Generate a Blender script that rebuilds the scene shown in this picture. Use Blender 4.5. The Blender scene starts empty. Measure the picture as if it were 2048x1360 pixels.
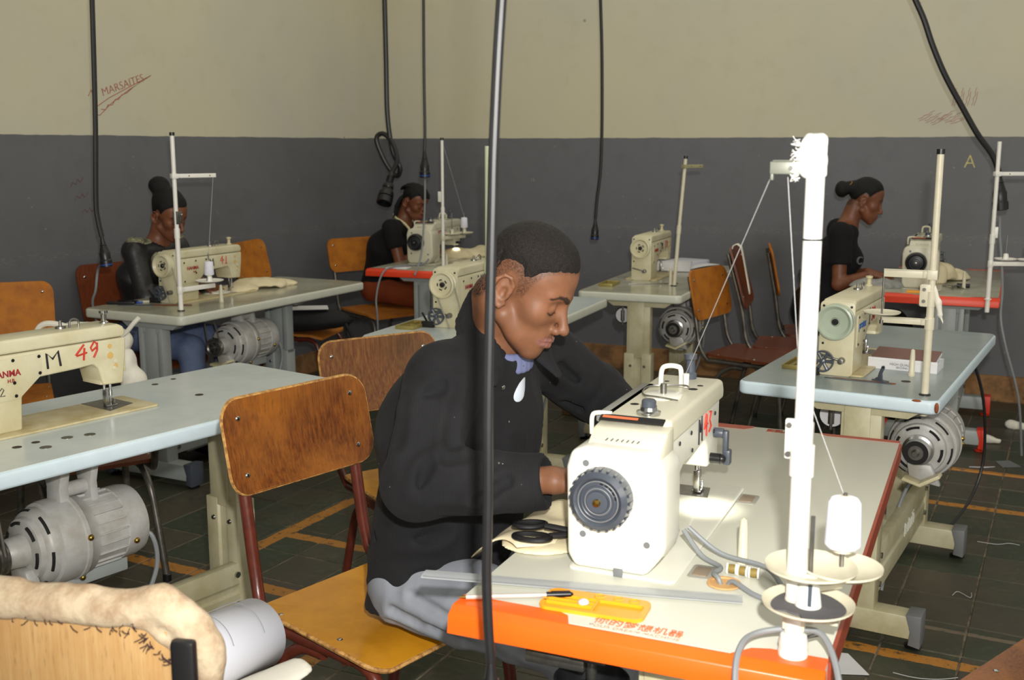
import bpy, bmesh, math, random
import numpy as np
from mathutils import Vector, Matrix, Euler

random.seed(7)
RNG = np.random.RandomState(3)
PI = math.pi
SC = bpy.context.scene
COL = SC.collection
def R(d): return math.radians(d)

# ------------------------------------------------------------------ camera
CAM_H = 1.46
cam_d = bpy.data.cameras.new('camera')
cam = bpy.data.objects.new('camera', cam_d)
COL.objects.link(cam)
cam.location = (0, 0, CAM_H)
cam.rotation_euler = (R(90 - 10.0), 0, 0)
cam_d.sensor_fit = 'HORIZONTAL'
cam_d.sensor_width = 36.0
cam_d.lens = 2200.0 / 2048.0 * 36.0
cam_d.clip_start = 0.05
cam_d.dof.use_dof = True
cam_d.dof.focus_distance = 2.6
cam_d.dof.aperture_fstop = 7.1
SC.camera = cam

# ------------------------------------------------------------------ world, lamps, exposure
SC.view_settings.view_transform = 'Standard'
SC.view_settings.look = 'None'
SC.view_settings.gamma = 1.0
SC.view_settings.use_curve_mapping = False
SC.view_settings.exposure = 0.0
world = bpy.data.worlds.new('daylight')
SC.world = world
world.use_nodes = True
bg = world.node_tree.nodes['Background']
bg.inputs[0].default_value = (1.0, 0.97, 0.90, 1)
bg.inputs[1].default_value = 0.48

def area(name, loc, aim, sx, sy, power, col):
    d = bpy.data.lights.new(name, 'AREA')
    d.shape = 'RECTANGLE'; d.size = sx; d.size_y = sy; d.energy = power; d.color = col
    o = bpy.data.objects.new(name, d)
    o.location = loc
    o.rotation_euler = (Vector(aim) - Vector(loc)).to_track_quat('-Z', 'Y').to_euler()
    COL.objects.link(o)
    return o
# camera flash: small, a hand above the lens
fl = bpy.data.lights.new('camera_flash', 'SPOT')
fl.energy = 262; fl.color = (1.0, 0.97, 0.93); fl.shadow_soft_size = 0.025
fl.spot_size = R(84); fl.spot_blend = 0.75
flo = bpy.data.objects.new('camera_flash', fl)
flo.location = (0.06, 0.0, CAM_H + 0.17)
flo.rotation_euler = (R(90 - 6), 0, 0)
COL.objects.link(flo)
# daylight from the windows behind the photographer
area('window_daylight', (1.5, -3.2, 2.2), (0.6, 6.0, 1.2), 5.0, 1.8, 130, (1.0, 0.96, 0.84))

area('ceiling_fill', (0.9, 4.4, 3.26), (0.9, 4.4, 0), 5.0, 6.0, 66, (1.0, 0.97, 0.88))  # added soft overhead fill to brighten the tabletops; stands for no known fitting

# ------------------------------------------------------------------ materials
MATS = {}
def newmat(name):
    m = bpy.data.materials.new(name); m.use_nodes = True
    nt = m.node_tree
    b = nt.nodes['Principled BSDF']
    return m, nt, b
def s2l(c):
    return tuple(((x / 255.0) / 12.92 if x / 255.0 <= 0.04045 else ((x / 255.0 + 0.055) / 1.055) ** 2.4) for x in c)
def pm(name, rgb, rough=0.5, metal=0.0, var=0.12, vscale=6.0, bump=0.0, bscale=80.0, spec=0.5, rgb2=None, coat=0.0, stretch=None, detail=4.0, sss=0.0):
    """procedural paint / plastic / metal: base colour (sRGB 0-255) varied by noise"""
    if name in MATS: return MATS[name]
    m, nt, b = newmat(name)
    N, L = nt.nodes, nt.links
    tc = N.new('ShaderNodeTexCoord')
    mp = N.new('ShaderNodeMapping')
    if stretch: mp.inputs['Scale'].default_value = stretch
    L.new(tc.outputs['Object'], mp.inputs['Vector'])
    nz = N.new('ShaderNodeTexNoise'); nz.inputs['Scale'].default_value = vscale; nz.inputs['Detail'].default_value = detail
    nz.inputs['Roughness'].default_value = 0.65
    L.new(mp.outputs[0], nz.inputs['Vector'])
    mx = N.new('ShaderNodeMix'); mx.data_type = 'RGBA'
    c = s2l(rgb)
    c2 = s2l(rgb2) if rgb2 else tuple(x * (1 - var) for x in c)
    cr = N.new('ShaderNodeValToRGB'); cr.color_ramp.elements[0].position = 0.38; cr.color_ramp.elements[1].position = 0.66
    L.new(nz.outputs['Fac'], cr.inputs[0]); L.new(cr.outputs[0], mx.inputs['Factor'])
    mx.inputs['A'].default_value = (*c, 1); mx.inputs['B'].default_value = (*c2, 1)
    L.new(mx.outputs['Result'], b.inputs['Base Color'])
    b.inputs['Roughness'].default_value = rough
    b.inputs['Metallic'].default_value = metal
    b.inputs['Specular IOR Level'].default_value = spec
    b.inputs['Coat Weight'].default_value = coat
    if sss: 
        b.inputs['Subsurface Weight'].default_value = sss
    if bump:
        nb = N.new('ShaderNodeTexNoise'); nb.inputs['Scale'].default_value = bscale; nb.inputs['Detail'].default_value = 3
        L.new(mp.outputs[0], nb.inputs['Vector'])
        bp = N.new('ShaderNodeBump'); bp.inputs['Strength'].default_value = bump; bp.inputs['Distance'].default_value = 0.004
        L.new(nb.outputs['Fac'], bp.inputs['Height']); L.new(bp.outputs[0], b.inputs['Normal'])
    MATS[name] = m
    return m

def ramp(nt, src, p0, p1, c0=(0, 0, 0, 1), c1=(1, 1, 1, 1)):
    cr = nt.nodes.new('ShaderNodeValToRGB')
    cr.color_ramp.elements[0].position = p0; cr.color_ramp.elements[1].position = p1
    cr.color_ramp.elements[0].color = c0; cr.color_ramp.elements[1].color = c1
    nt.links.new(src, cr.inputs[0]); return cr.outputs[0]
def mixc(nt, fac, a, b):
    mx = nt.nodes.new('ShaderNodeMix'); mx.data_type = 'RGBA'
    if isinstance(fac, (int, float)): mx.inputs['Factor'].default_value = fac
    else: nt.links.new(fac, mx.inputs['Factor'])
    for k, v in (('A', a), ('B', b)):
        if isinstance(v, tuple): mx.inputs[k].default_value = (*v[:3], 1)
        else: nt.links.new(v, mx.inputs[k])
    return mx.outputs['Result']
def mth(nt, op, a, b=None, c=None, clamp=False):
    n = nt.nodes.new('ShaderNodeMath'); n.operation = op; n.use_clamp = clamp
    for i, v in enumerate((a, b, c)):
        if v is None: continue
        if isinstance(v, (int, float)): n.inputs[i].default_value = v
        else: nt.links.new(v, n.inputs[i])
    return n.outputs[0]
def noise(nt, vec, scale, detail=4.0, rough=0.6, dist=0.0):
    n = nt.nodes.new('ShaderNodeTexNoise'); n.inputs['Scale'].default_value = scale
    n.inputs['Detail'].default_value = detail; n.inputs['Roughness'].default_value = rough; n.inputs['Distortion'].default_value = dist
    if vec is not None: nt.links.new(vec, n.inputs['Vector'])
    return n.outputs['Fac']
def mapping(nt, vec, scale=(1, 1, 1), rot=(0, 0, 0)):
    mp = nt.nodes.new('ShaderNodeMapping'); mp.inputs['Scale'].default_value = scale; mp.inputs['Rotation'].default_value = rot
    nt.links.new(vec, mp.inputs['Vector']); return mp.outputs[0]
def bumpn(nt, b, h, strength=0.3, dist=0.003):
    bp = nt.nodes.new('ShaderNodeBump'); bp.inputs['Strength'].default_value = strength; bp.inputs['Distance'].default_value = dist
    nt.links.new(h, bp.inputs['Height']); nt.links.new(bp.outputs[0], b.inputs['Normal'])

DADO_Z = 1.512
def wall_mat():
    m, nt, b = newmat('painted_plaster_wall'); N, L = nt.nodes, nt.links
    g = N.new('ShaderNodeNewGeometry'); pos = g.outputs['Position']
    sx = N.new('ShaderNodeSeparateXYZ'); L.new(pos, sx.inputs[0]); z = sx.outputs['Z']
    big = noise(nt, pos, 0.55, 3); mid = noise(nt, pos, 9, 6)
    cream = mixc(nt, ramp(nt, big, .35, .7), s2l((200, 194, 166)), s2l((188, 185, 170)))
    cream = mixc(nt, mth(nt, 'MULTIPLY', ramp(nt, mid, .55, .8), .25), cream, s2l((176, 164, 130)))
    spots = N.new('ShaderNodeTexVoronoi'); spots.inputs['Scale'].default_value = 2.3; L.new(pos, spots.inputs['Vector'])
    spot = ramp(nt, spots.outputs['Distance'], .012, .03, (1, 1, 1, 1), (0, 0, 0, 1))
    cream = mixc(nt, mth(nt, 'MULTIPLY', spot, .6), cream, s2l((90, 80, 55)))
    grey = mixc(nt, ramp(nt, big, .4, .65), s2l((104, 105, 110)), s2l((96, 97, 99)))
    grey = mixc(nt, mth(nt, 'MULTIPLY', ramp(nt, mid, .5, .75), .3), grey, s2l((80, 80, 82)))
    # chips of paint, scuffs where chair backs rub
    v2 = N.new('ShaderNodeTexVoronoi'); v2.inputs['Scale'].default_value = 11; v2.inputs['Randomness'].default_value = 1; L.new(mapping(nt, pos, (1, 1, 1.6)), v2.inputs['Vector'])
    chip = ramp(nt, v2.outputs['Distance'], .035, .085, (1, 1, 1, 1), (0, 0, 0, 1))
    chip = mth(nt, 'MULTIPLY', chip, ramp(nt, noise(nt, pos, 2.2, 2), .46, .54))
    fine = ramp(nt, noise(nt, mapping(nt, pos, (1, 1, 5)), 45, 5, .7), .53, .62)
    rubz = ramp(nt, mth(nt, 'ABSOLUTE', mth(nt, 'SUBTRACT', z, mth(nt, 'MULTIPLY_ADD', mid, .05, .915))), .004, .028, (1, 1, 1, 1), (0, 0, 0, 1))
    rub = mth(nt, 'MULTIPLY', fine, rubz)
    grey = mixc(nt, mth(nt, 'MULTIPLY', mth(nt, 'MAXIMUM', chip, mth(nt, 'MULTIPLY', rub, .7)), .62), grey, s2l((150, 148, 138)))
    edge = mth(nt, 'MULTIPLY_ADD', noise(nt, pos, 7, 3), .012, DADO_Z - .006)
    up = mth(nt, 'GREATER_THAN', z, edge)
    L.new(mixc(nt, up, grey, cream), b.inputs['Base Color'])
    b.inputs['Roughness'].default_value = .62
    L.new(mth(nt, 'MULTIPLY_ADD', up, .25, .55), b.inputs['Roughness'])
    bumpn(nt, b, noise(nt, pos, 60, 4), .25, .002)
    return m
M_WALL = wall_mat()

def floor_mat():
    """green-brown cement tile with painted guide lines; lines are paint at fixed places on the floor"""
    m, nt, b = newmat('cement_tile'); N, L = nt.nodes, nt.links
    g = N.new('ShaderNodeNewGeometry'); pos = g.outputs['Position']
    oi = N.new('ShaderNodeObjectInfo')
    n1 = noise(nt, pos, 5, 5); n2 = noise(nt, pos, 38, 4, .7)
    base = mixc(nt, ramp(nt, mth(nt, 'ADD', mth(nt, 'MULTIPLY', n1, .6), mth(nt, 'MULTIPLY', oi.outputs['Random'], .4)), .38, .62), s2l((50, 62, 46)), s2l((74, 68, 55)))
    base = mixc(nt, mth(nt, 'MULTIPLY', ramp(nt, n2, .5, .75), .6), base, s2l((98, 90, 72)))
    base = mixc(nt, mth(nt, 'MULTIPLY', ramp(nt, noise(nt, pos, 2.4, 6, .7), .42, .62), .55), base, s2l((58, 52, 42)))
    rot = mapping(nt, pos, (1, 1, 1), (0, 0, R(27)))
    sx = N.new('ShaderNodeSeparateXYZ'); L.new(rot, sx.inputs[0]); u, v = sx.outputs['X'], sx.outputs['Y']
    wob = mth(nt, 'MULTIPLY_ADD', noise(nt, pos, 18, 3), .018, -.009)
    tot = None
    #        axis, at, half width, from, to
    for ax, at, hw, a0, a1 in (('v', 3.185, .027, -2.6, 2.6), ('v', 2.735, .03, -3.4, -1.84), ('u', -1.865, .03, 1.2, 2.74), ('v', 5.265, .026, -.9, 2.2),
                               ('v', 4.715, .026, -.6, 2.4), ('v', 3.63, .026, -2.62, -2.2), ('u', -2.6, .03, 2.9, 3.63), ('u', .3, .02, 5.4, 6.6)):
        c, o_ = (v, u) if ax == 'v' else (u, v)
        k = mth(nt, 'LESS_THAN', mth(nt, 'ABSOLUTE', mth(nt, 'ADD', mth(nt, 'SUBTRACT', c, at), wob)), hw)
        k = mth(nt, 'MULTIPLY', k, mth(nt, 'GREATER_THAN', o_, a0)); k = mth(nt, 'MULTIPLY', k, mth(nt, 'LESS_THAN', o_, a1))
        tot = k if tot is None else mth(nt, 'MAXIMUM', tot, k)
    worn = ramp(nt, noise(nt, pos, 26, 6, .75), .36, .46)
    base = mixc(nt, mth(nt, 'MULTIPLY', tot, worn), base, s2l((176, 118, 44)))
    # old green and yellow lines beyond the right-hand table
    for at, hw, col, a0 in ((4.98, .03, (104, 100, 34), .2), (4.55, .03, (38, 92, 60), .2), (3.42, .012, (128, 112, 92), -.6)):
        k = mth(nt, 'LESS_THAN', mth(nt, 'ABSOLUTE', mth(nt, 'ADD', mth(nt, 'SUBTRACT', v, at), wob)), hw)
        k = mth(nt, 'MULTIPLY', k, mth(nt, 'GREATER_THAN', u, a0))
        base = mixc(nt, mth(nt, 'MULTIPLY', mth(nt, 'MULTIPLY', k, worn), .7), base, s2l(col))
    L.new(base, b.inputs['Base Color'])
    L.new(mth(nt, 'MULTIPLY_ADD', n2, .3, .30), b.inputs['Roughness'])
    bumpn(nt, b, noise(nt, pos, 90, 4, .7), .3, .002)
    return m
M_TILE = floor_mat()
M_GROUT = pm('grout', (122, 110, 88), .9, var=.4, vscale=14, rgb2=(62, 58, 46))

def wood_mat(name, rgb, rgb2, rgb3, rough=.38, vert=True, wear=.5):
    m, nt, b = newmat(name); N, L = nt.nodes, nt.links
    tc = N.new('ShaderNodeTexCoord'); oi = N.new('ShaderNodeObjectInfo')
    ad = N.new('ShaderNodeVectorMath'); ad.operation = 'ADD'; L.new(tc.outputs['Object'], ad.inputs[0])
    cb = N.new('ShaderNodeCombineXYZ'); L.new(mth(nt, 'MULTIPLY', oi.outputs['Random'], 9), cb.inputs[0]); L.new(cb.outputs[0], ad.inputs[1])
    v = mapping(nt, ad.outputs[0], (58, 58, 2.6) if vert else (2.2, 30, 26))
    g1 = noise(nt, v, 2.6, 7, .72, .25); g2 = noise(nt, ad.outputs[0], 6, 4)
    c = mixc(nt, ramp(nt, g1, .35, .62), s2l(rgb), s2l(rgb2))
    c = mixc(nt, mth(nt, 'MULTIPLY', ramp(nt, g2, .45, .7), wear), c, s2l(rgb3))
    fk = noise(nt, mapping(nt, ad.outputs[0], (190, 190, 16)), 1.6, 3, .6); c = mixc(nt, mth(nt, 'MULTIPLY', ramp(nt, fk, .60, .68), .6 * wear), c, s2l(tuple(x * .45 for x in rgb2)))
    L.new(c, b.inputs['Base Color']); b.inputs['Roughness'].default_value = rough; b.inputs['Coat Weight'].default_value = .25; b.inputs['Coat Roughness'].default_value = .25
    bumpn(nt, b, g1, .12, .002)
    MATS[name] = m
    return m
W_OLD = wood_mat('worn_brown_plywood', (132, 74, 24), (84, 42, 12), (158, 96, 32), .36, True, .7)
W_OLD2 = wood_mat('worn_brown_plywood_streaked', (140, 92, 40), (96, 48, 20), (74, 54, 24), .42, True, .6)
W_YEL = pm('yellow_varnished_seat', (194, 134, 28), .38, var=.12, vscale=9, rgb2=(176, 118, 22), coat=.2, bump=.05)
W_ORG = pm('orange_varnished_back', (184, 112, 22), .72, var=.15, vscale=12, rgb2=(156, 90, 20), bump=.05)
W_RED = wood_mat('red_brown_plywood', (118, 56, 26), (88, 40, 20), (128, 68, 34), .4, True, .5)
W_EDGE = pm('raw_ply_edge', (196, 150, 84), .7, var=.4, vscale=60, rgb2=(120, 76, 32))
W_PALE = wood_mat('bare_plywood', (200, 164, 112), (186, 144, 90), (170, 122, 66), .55, True, .5)
M_BROWNP = pm('brown_painted_tube', (96, 42, 30), .3, var=.3, vscale=30, coat=.3, bump=.1, bscale=50)
M_STEELT = pm('worn_steel_tube', (112, 108, 100), .35, metal=.6, var=.5, vscale=22)
M_CREAM = pm('old_cream_enamel', (206, 200, 170), .38, var=.1, vscale=7, rgb2=(190, 180, 142), bump=.03)
M_CREAM_D = pm('stained_cream_enamel', (204, 194, 158), .42, var=.1, vscale=10, rgb2=(176, 158, 112))
M_WHITE = pm('white_machine_enamel', (226, 225, 212), .32, var=.05, vscale=4, coat=.15)
M_IVORY = pm('ivory_machine_top', (212, 208, 186), .4, var=.06, vscale=6)
M_LAMB = pm('blue_white_laminate', (204, 212, 210), .22, var=.08, vscale=5, rgb2=(190, 200, 200), bump=.02)
M_LAMG = pm('grey_laminate', (150, 160, 160), .25, var=.1, vscale=5, rgb2=(138, 150, 150))
M_LAMC = pm('greyish_laminate', (176, 176, 158), .18, var=.1, vscale=5, rgb2=(152, 150, 128))
M_LAMW = pm('white_laminate', (196, 196, 182), .28, var=.04, vscale=3)
M_EDGEB = pm('pale_blue_edging', (202, 219, 227), .4, var=.06, vscale=20)
M_EDGEC = pm('cream_edging', (198, 200, 186), .4, var=.06, vscale=20)
M_ORANGE = pm('orange_edging', (238, 98, 20), .35, var=.05, vscale=10)
M_RUST = pm('red_brown_edging', (150, 62, 38), .45, var=.15, vscale=20)
M_REDE = pm('red_orange_edging', (226, 66, 34), .4, var=.06, vscale=10)
M_STANDC = pm('cream_stand_paint', (188, 182, 152), .42, var=.12, vscale=9, rgb2=(168, 160, 124))
M_STANDG = pm('grey_stand_paint', (156, 162, 160), .42, var=.1, vscale=9)
M_MOTOR = pm('silver_grey_motor_paint', (176, 176, 174), .42, metal=.05, var=.12, vscale=14, rgb2=(156, 152, 144), bump=.08, bscale=60)
M_DARK = pm('black_gap', (14, 13, 12), .8)
M_BLACK = pm('black_plastic', (22, 22, 24), .35, var=.2)
M_RUBBER = pm('cable_rubber', (30, 30, 31), .42, var=.3, vscale=20)
M_RUBGR = pm('grey_cable', (128, 132, 134), .5, var=.1)
M_BLUE = pm('blue_ring', (24, 66, 150), .4)
M_CHROME = pm('bright_steel', (190, 190, 188), .2, metal=1.0, var=.15)
M_STEEL = pm('dull_steel', (140, 138, 132), .35, metal=.9, var=.3, vscale=30)
M_BRASS = pm('brass', (170, 140, 70), .3, metal=1.0)
M_GREYP = pm('grey_plastic', (72, 78, 88), .38, var=.15)
M_DGREY = pm('dark_grey_wheel', (70, 76, 86), .28, var=.2, vscale=12, coat=.3)
M_CAPG = pm('grey_foot_cap', (112, 114, 116), .5)
M_REDCAP = pm('red_foot_cap', (226, 56, 34), .45)
M_POLE = pm('white_pole_paint', (232, 230, 222), .35, var=.05, vscale=30)
M_POLEC = pm('cream_pole_paint', (208, 202, 178), .4, var=.08, vscale=30)
M_THREAD = pm('white_thread', (228, 228, 240), .7, var=.06, vscale=60, bump=.2, bscale=300)
M_THR1 = pm('pale_thread', (190, 190, 190), .7)
M_CLOTH = pm('calico', (224, 212, 178), .85, var=.08, vscale=5, rgb2=(208, 194, 156), bump=.1, bscale=200)
M_CLOTHW = pm('white_cotton', (222, 218, 204), .85, var=.06, vscale=8, bump=.1, bscale=200)
M_PAPER = pm('pattern_paper', (226, 228, 238), .7, var=.02)
M_PAPERW = pm('white_paper', (216, 216, 218), .7, var=.04, vscale=12)
M_PAD = pm('white_foam_tape', (240, 238, 232), .8, var=.04, bump=.6, bscale=60)
M_BRUSHR = pm('red_brush_paint', (196, 52, 30), .6, var=.2, vscale=40)
M_BRUSHK = pm('black_brush_paint', (18, 18, 22), .5)
M_LOGOR = pm('dark_red_print', (150, 34, 42), .5)
M_LOGOB = pm('blue_print', (36, 84, 150), .5)
M_LOGOO = pm('orange_print', (232, 120, 80), .5)
M_LOGOG = pm('grey_print', (176, 146, 122), .6)
M_PENCIL = pm('pencil_line', (150, 150, 158), .8)
M_SCRIB = pm('red_crayon', (176, 88, 74), .9, var=.3, vscale=60)
M_SCRIBF = pm('faded_red_crayon', (120, 70, 72), .9, var=.3, vscale=60)
M_CHALK = pm('chalky_paint', (206, 196, 132), .9, var=.3, vscale=60)
M_TRAY = pm('orange_plastic_tray', (240, 160, 32), .35, var=.06)
M_BRASSY = pm('olive_tray', (160, 146, 84), .4, metal=.4, var=.2)

# ------------------------------------------------------------------ mesh helpers
def link(name, me, mat=None, parent=None, smooth=True, ang=35):
    o = bpy.data.objects.new(name, me)
    COL.objects.link(o)
    if mat is not None: me.materials.append(mat)
    if smooth and len(me.polygons):
        me.shade_smooth(); me.set_sharp_from_angle(angle=R(ang))
    if parent is not None: o.parent = parent
    return o
class G:
    """collects shapes into ONE mesh; every shape gets the current matrix"""
    def __init__(s): s.v = []; s.f = []; s.m = Matrix.Identity(4)
    def at(s, loc=(0, 0, 0), rot=(0, 0, 0)):
        s.m = Matrix.Translation(loc) @ Euler(rot).to_matrix().to_4x4(); return s
    def add(s, vs, fs):
        n = len(s.v); s.v += [tuple(s.m @ Vector(p)) for p in vs]; s.f += [tuple(i + n for i in f) for f in fs]; return s
    def box(s, c, d):
        x, y, z = c; a, b, e = d[0] / 2, d[1] / 2, d[2] / 2
        vs = [(x + i * a, y + j * b, z + k * e) for i in (-1, 1) for j in (-1, 1) for k in (-1, 1)]
        return s.add(vs, [(0, 1, 3, 2), (4, 6, 7, 5), (0, 4, 5, 1), (2, 3, 7, 6), (0, 2, 6, 4), (1, 5, 7, 3)])
    def prism(s, poly, t, axis='z', c=0.0):
        """polygon (counter-clockwise) pushed out along an axis, thickness t, centred on c"""
        n = len(poly)
        def P(a, b, h):
            return {'z': (a, b, h), 'x': (h, a, b), 'y': (a, h, b)}[axis]
        vs = [P(a, b, c - t / 2) for a, b in poly] + [P(a, b, c + t / 2) for a, b in poly]
        fs = [tuple(range(n))[::-1], tuple(range(n, 2 * n))] + [(i, (i + 1) % n, n + (i + 1) % n, n + i) for i in range(n)]
        if axis == 'y': fs = [f[::-1] for f in fs]
        return s.add(vs, fs)
    def lathe(s, prof, seg=32, axis='z', c=(0, 0, 0)):
        """prof: (radius, height) pairs from one end to the other"""
        vs = []; fs = []; k = len(prof)
        for i in range(seg):
            a = 2 * PI * i / seg; ca, sa = math.cos(a), math.sin(a)
            for r, h in prof:
                p = {'z': (r * ca, r * sa, h), 'x': (h, r * ca, r * sa), 'y': (r * sa, h, r * ca)}[axis]
                vs.append((p[0] + c[0], p[1] + c[1], p[2] + c[2]))
        for i in range(seg):
            j = (i + 1) % seg
            for q in range(k - 1): fs.append((i * k + q, j * k + q, j * k + q + 1, i * k + q + 1))
        ring = abs(prof[0][0] - prof[-1][0]) < 1e-9 and abs(prof[0][1] - prof[-1][1]) < 1e-9
        if ring: return s.add(vs, fs)
        if prof[0][0] > 1e-6: fs.append(tuple(i * k for i in range(seg))[::-1])
        if prof[-1][0] > 1e-6: fs.append(tuple(i * k + k - 1 for i in range(seg)))
        return s.add(vs, fs)
    def cyl(s, a, b, r, r2=None, seg=16):
        a, b = Vector(a), Vector(b); d = b - a; r2 = r if r2 is None else r2
        q = d.to_track_quat('Z', 'Y').to_matrix()
        vs = []
        for p, rr in ((a, r), (b, r2)):
            for i in range(seg):
                t = 2 * PI * i / seg; vs.append(tuple(p + q @ Vector((rr * math.cos(t), rr * math.sin(t), 0))))
        fs = [(i, (i + 1) % seg, seg + (i + 1) % seg, seg + i) for i in range(seg)] + [tuple(range(seg))[::-1], tuple(range(seg, 2 * seg))]
        return s.add(vs, fs)
    def ball(s, c, r, sc=(1, 1, 1), seg=16, rings=10):
        prof = [(max(r * math.sin(PI * i / rings), 0), -r * math.cos(PI * i / rings)) for i in range(rings + 1)]
        prof[0] = (0, -r); prof[-1] = (0, r)
        vs = []; fs = []; k = len(prof)
        for i in range(seg):
            a = 2 * PI * i / seg
            for rr, h in prof: vs.append((c[0] + rr * math.cos(a) * sc[0], c[1] + rr * math.sin(a) * sc[1], c[2] + h * sc[2]))
        for i in range(seg):
            j = (i + 1) % seg
            for q in range(k - 1): fs.append((i * k + q, j * k + q, j * k + q + 1, i * k + q + 1))
        return s.add(vs, fs)
    def tube(s, pts, r, seg=10, closed=False):
        pts = [Vector(p) for p in pts]; n = len(pts)
        rr = r if isinstance(r, (list, tuple)) else [r] * n
        up = None; vs = []
        for i in range(n):
            a = pts[(i - 1) % n] if (i > 0 or closed) else pts[i]; b = pts[(i + 1) % n] if (i < n - 1 or closed) else pts[i]
            t = (b - a).normalized()
            if up is None: up = t.orthogonal().normalized()
            up = (up - t * up.dot(t))
            up = up.normalized() if up.length > 1e-6 else t.orthogonal().normalized()
            w = t.cross(up)
            for j in range(seg):
                q = 2 * PI * j / seg; vs.append(tuple(pts[i] + (up * math.cos(q) + w * math.sin(q)) * rr[i]))
        fs = []
        for i in range(n if closed else n - 1):
            a = i * seg; b = ((i + 1) % n) * seg
            for j in range(seg): k = (j + 1) % seg; fs.append((a + j, a + k, b + k, b + j))
        if not closed: fs += [tuple(range(seg))[::-1], tuple(range((n - 1) * seg, n * seg))]
        return s.add(vs, fs)
    def make(s, name, mat, parent=None, bev=0.0, smooth=True, ang=35, bseg=2):
        me = bpy.data.meshes.new(name); me.from_pydata(s.v, [], s.f); me.update()
        if bev:
            bm = bmesh.new(); bm.from_mesh(me)
            bmesh.ops.remove_doubles(bm, verts=bm.verts, dist=1e-6)
            ed = [e for e in bm.edges if len(e.link_faces) == 2 and e.calc_face_angle(0) > R(28)]
            try: bmesh.ops.bevel(bm, geom=ed, offset=bev, segments=bseg, profile=.5, affect='EDGES', clamp_overlap=True)
            except Exception: pass
            bm.to_mesh(me); bm.free()
        me.validate()
        return link(name, me, mat, parent, smooth, ang)
def rrect(x0, y0, x1, y1, r, seg=5):
    out = []
    for cx, cy, a0 in ((x1 - r, y0 + r, -90), (x1 - r, y1 - r, 0), (x0 + r, y1 - r, 90), (x0 + r, y0 + r, 180)):
        for i in range(seg + 1):
            a = R(a0 + 90 * i / seg); out.append((cx + r * math.cos(a), cy + r * math.sin(a)))
    return out
def circ(cx, cy, r, n=20): return [(cx + r * math.cos(2 * PI * i / n), cy + r * math.sin(2 * PI * i / n)) for i in range(n)]
def smooth_path(pts, n=6):
    """Catmull-Rom through the points"""
    P = [Vector(p) for p in pts]; out = []
    for i in range(len(P) - 1):
        p0 = P[max(i - 1, 0)]; p1 = P[i]; p2 = P[i + 1]; p3 = P[min(i + 2, len(P) - 1)]
        for k in range(n):
            t = k / n
            out.append(0.5 * ((2 * p1) + (-p0 + p2) * t + (2 * p0 - 5 * p1 + 4 * p2 - p3) * t * t + (-p0 + 3 * p1 - 3 * p2 + p3) * t ** 3))
    out.append(P[-1]); return out
def empty(name, loc=(0, 0, 0), rz=0.0):
    o = bpy.data.objects.new(name, None); COL.objects.link(o); o.empty_display_size = .05
    o.location = loc; o.rotation_euler = (0, 0, R(rz)); return o
def tag(o, label=None, cat=None, group=None, kind=None):
    if label: o['label'] = label
    if cat: o['category'] = cat
    if group: o['group'] = group
    if kind: o['kind'] = kind
    return o
def thing(name, label, cat, loc=(0, 0, 0), rz=0.0, group=None):
    return tag(empty(name, loc, rz), label, cat, group)
def struct(name, o):
    o.name = name; o['kind'] = 'structure'; return o
def lettering(body, size, mat, parent, loc, rot, name='lettering', thick=.0006, shear=0.0, sx=1.0, off=0.0, align='CENTER'):
    cu = bpy.data.curves.new(name, 'FONT'); cu.body = body; cu.size = size; cu.extrude = thick; cu.shear = shear; cu.offset = off
    cu.align_x = align; cu.align_y = 'CENTER'; cu.resolution_u = 3
    t = bpy.data.objects.new(name, cu); COL.objects.link(t)
    bpy.context.view_layer.update()
    me = bpy.data.meshes.new_from_object(t.evaluated_get(bpy.context.evaluated_depsgraph_get()))
    bpy.data.objects.remove(t); bpy.data.curves.remove(cu)
    me.materials.clear()
    o = link(name, me, mat, parent, smooth=False)
    o.location = loc; o.rotation_euler = rot; o.scale = (sx, 1, 1)
    return o
def strokes(name, paths, r, mat, parent, to3d):
    """hand-painted marks: each path a polyline in 2-D, laid on a surface by to3d"""
    g = G()
    for p in paths: g.tube([to3d(a, b) for a, b in p], r, seg=6)
    return g.make(name, mat, parent)

# ------------------------------------------------------------------ implicit surfaces (bodies, cloth)
def smin(a, b, k):
    h = np.clip(.5 + .5 * (b - a) / k, 0, 1); return b * (1 - h) + a * h - k * h * (1 - h)
def smax(a, b, k): return -smin(-a, -b, k)
class Prim:
    def __init__(s, fn, c, rad, op='u', k=.01): s.fn, s.c, s.rad, s.op, s.k = fn, np.array(c, float), rad, op, k
def sph(c, r, op='u', k=.01):
    c = np.array(c, float); return Prim(lambda p: np.sqrt(((p - c) ** 2).sum(-1)) - r, c, r, op, k)
def ell(c, rad, op='u', k=.01, rot=None):
    c = np.array(c, float); rd = np.array(rad, float); Rm = None if rot is None else np.array(rot, float)
    def fn(p):
        q = p - c
        if Rm is not None: q = q @ Rm
        k0 = np.sqrt(((q / rd) ** 2).sum(-1)); k1 = np.sqrt(((q / rd ** 2) ** 2).sum(-1))
        return k0 * (k0 - 1) / np.maximum(k1, 1e-9)
    return Prim(fn, c, max(rad), op, k)
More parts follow.
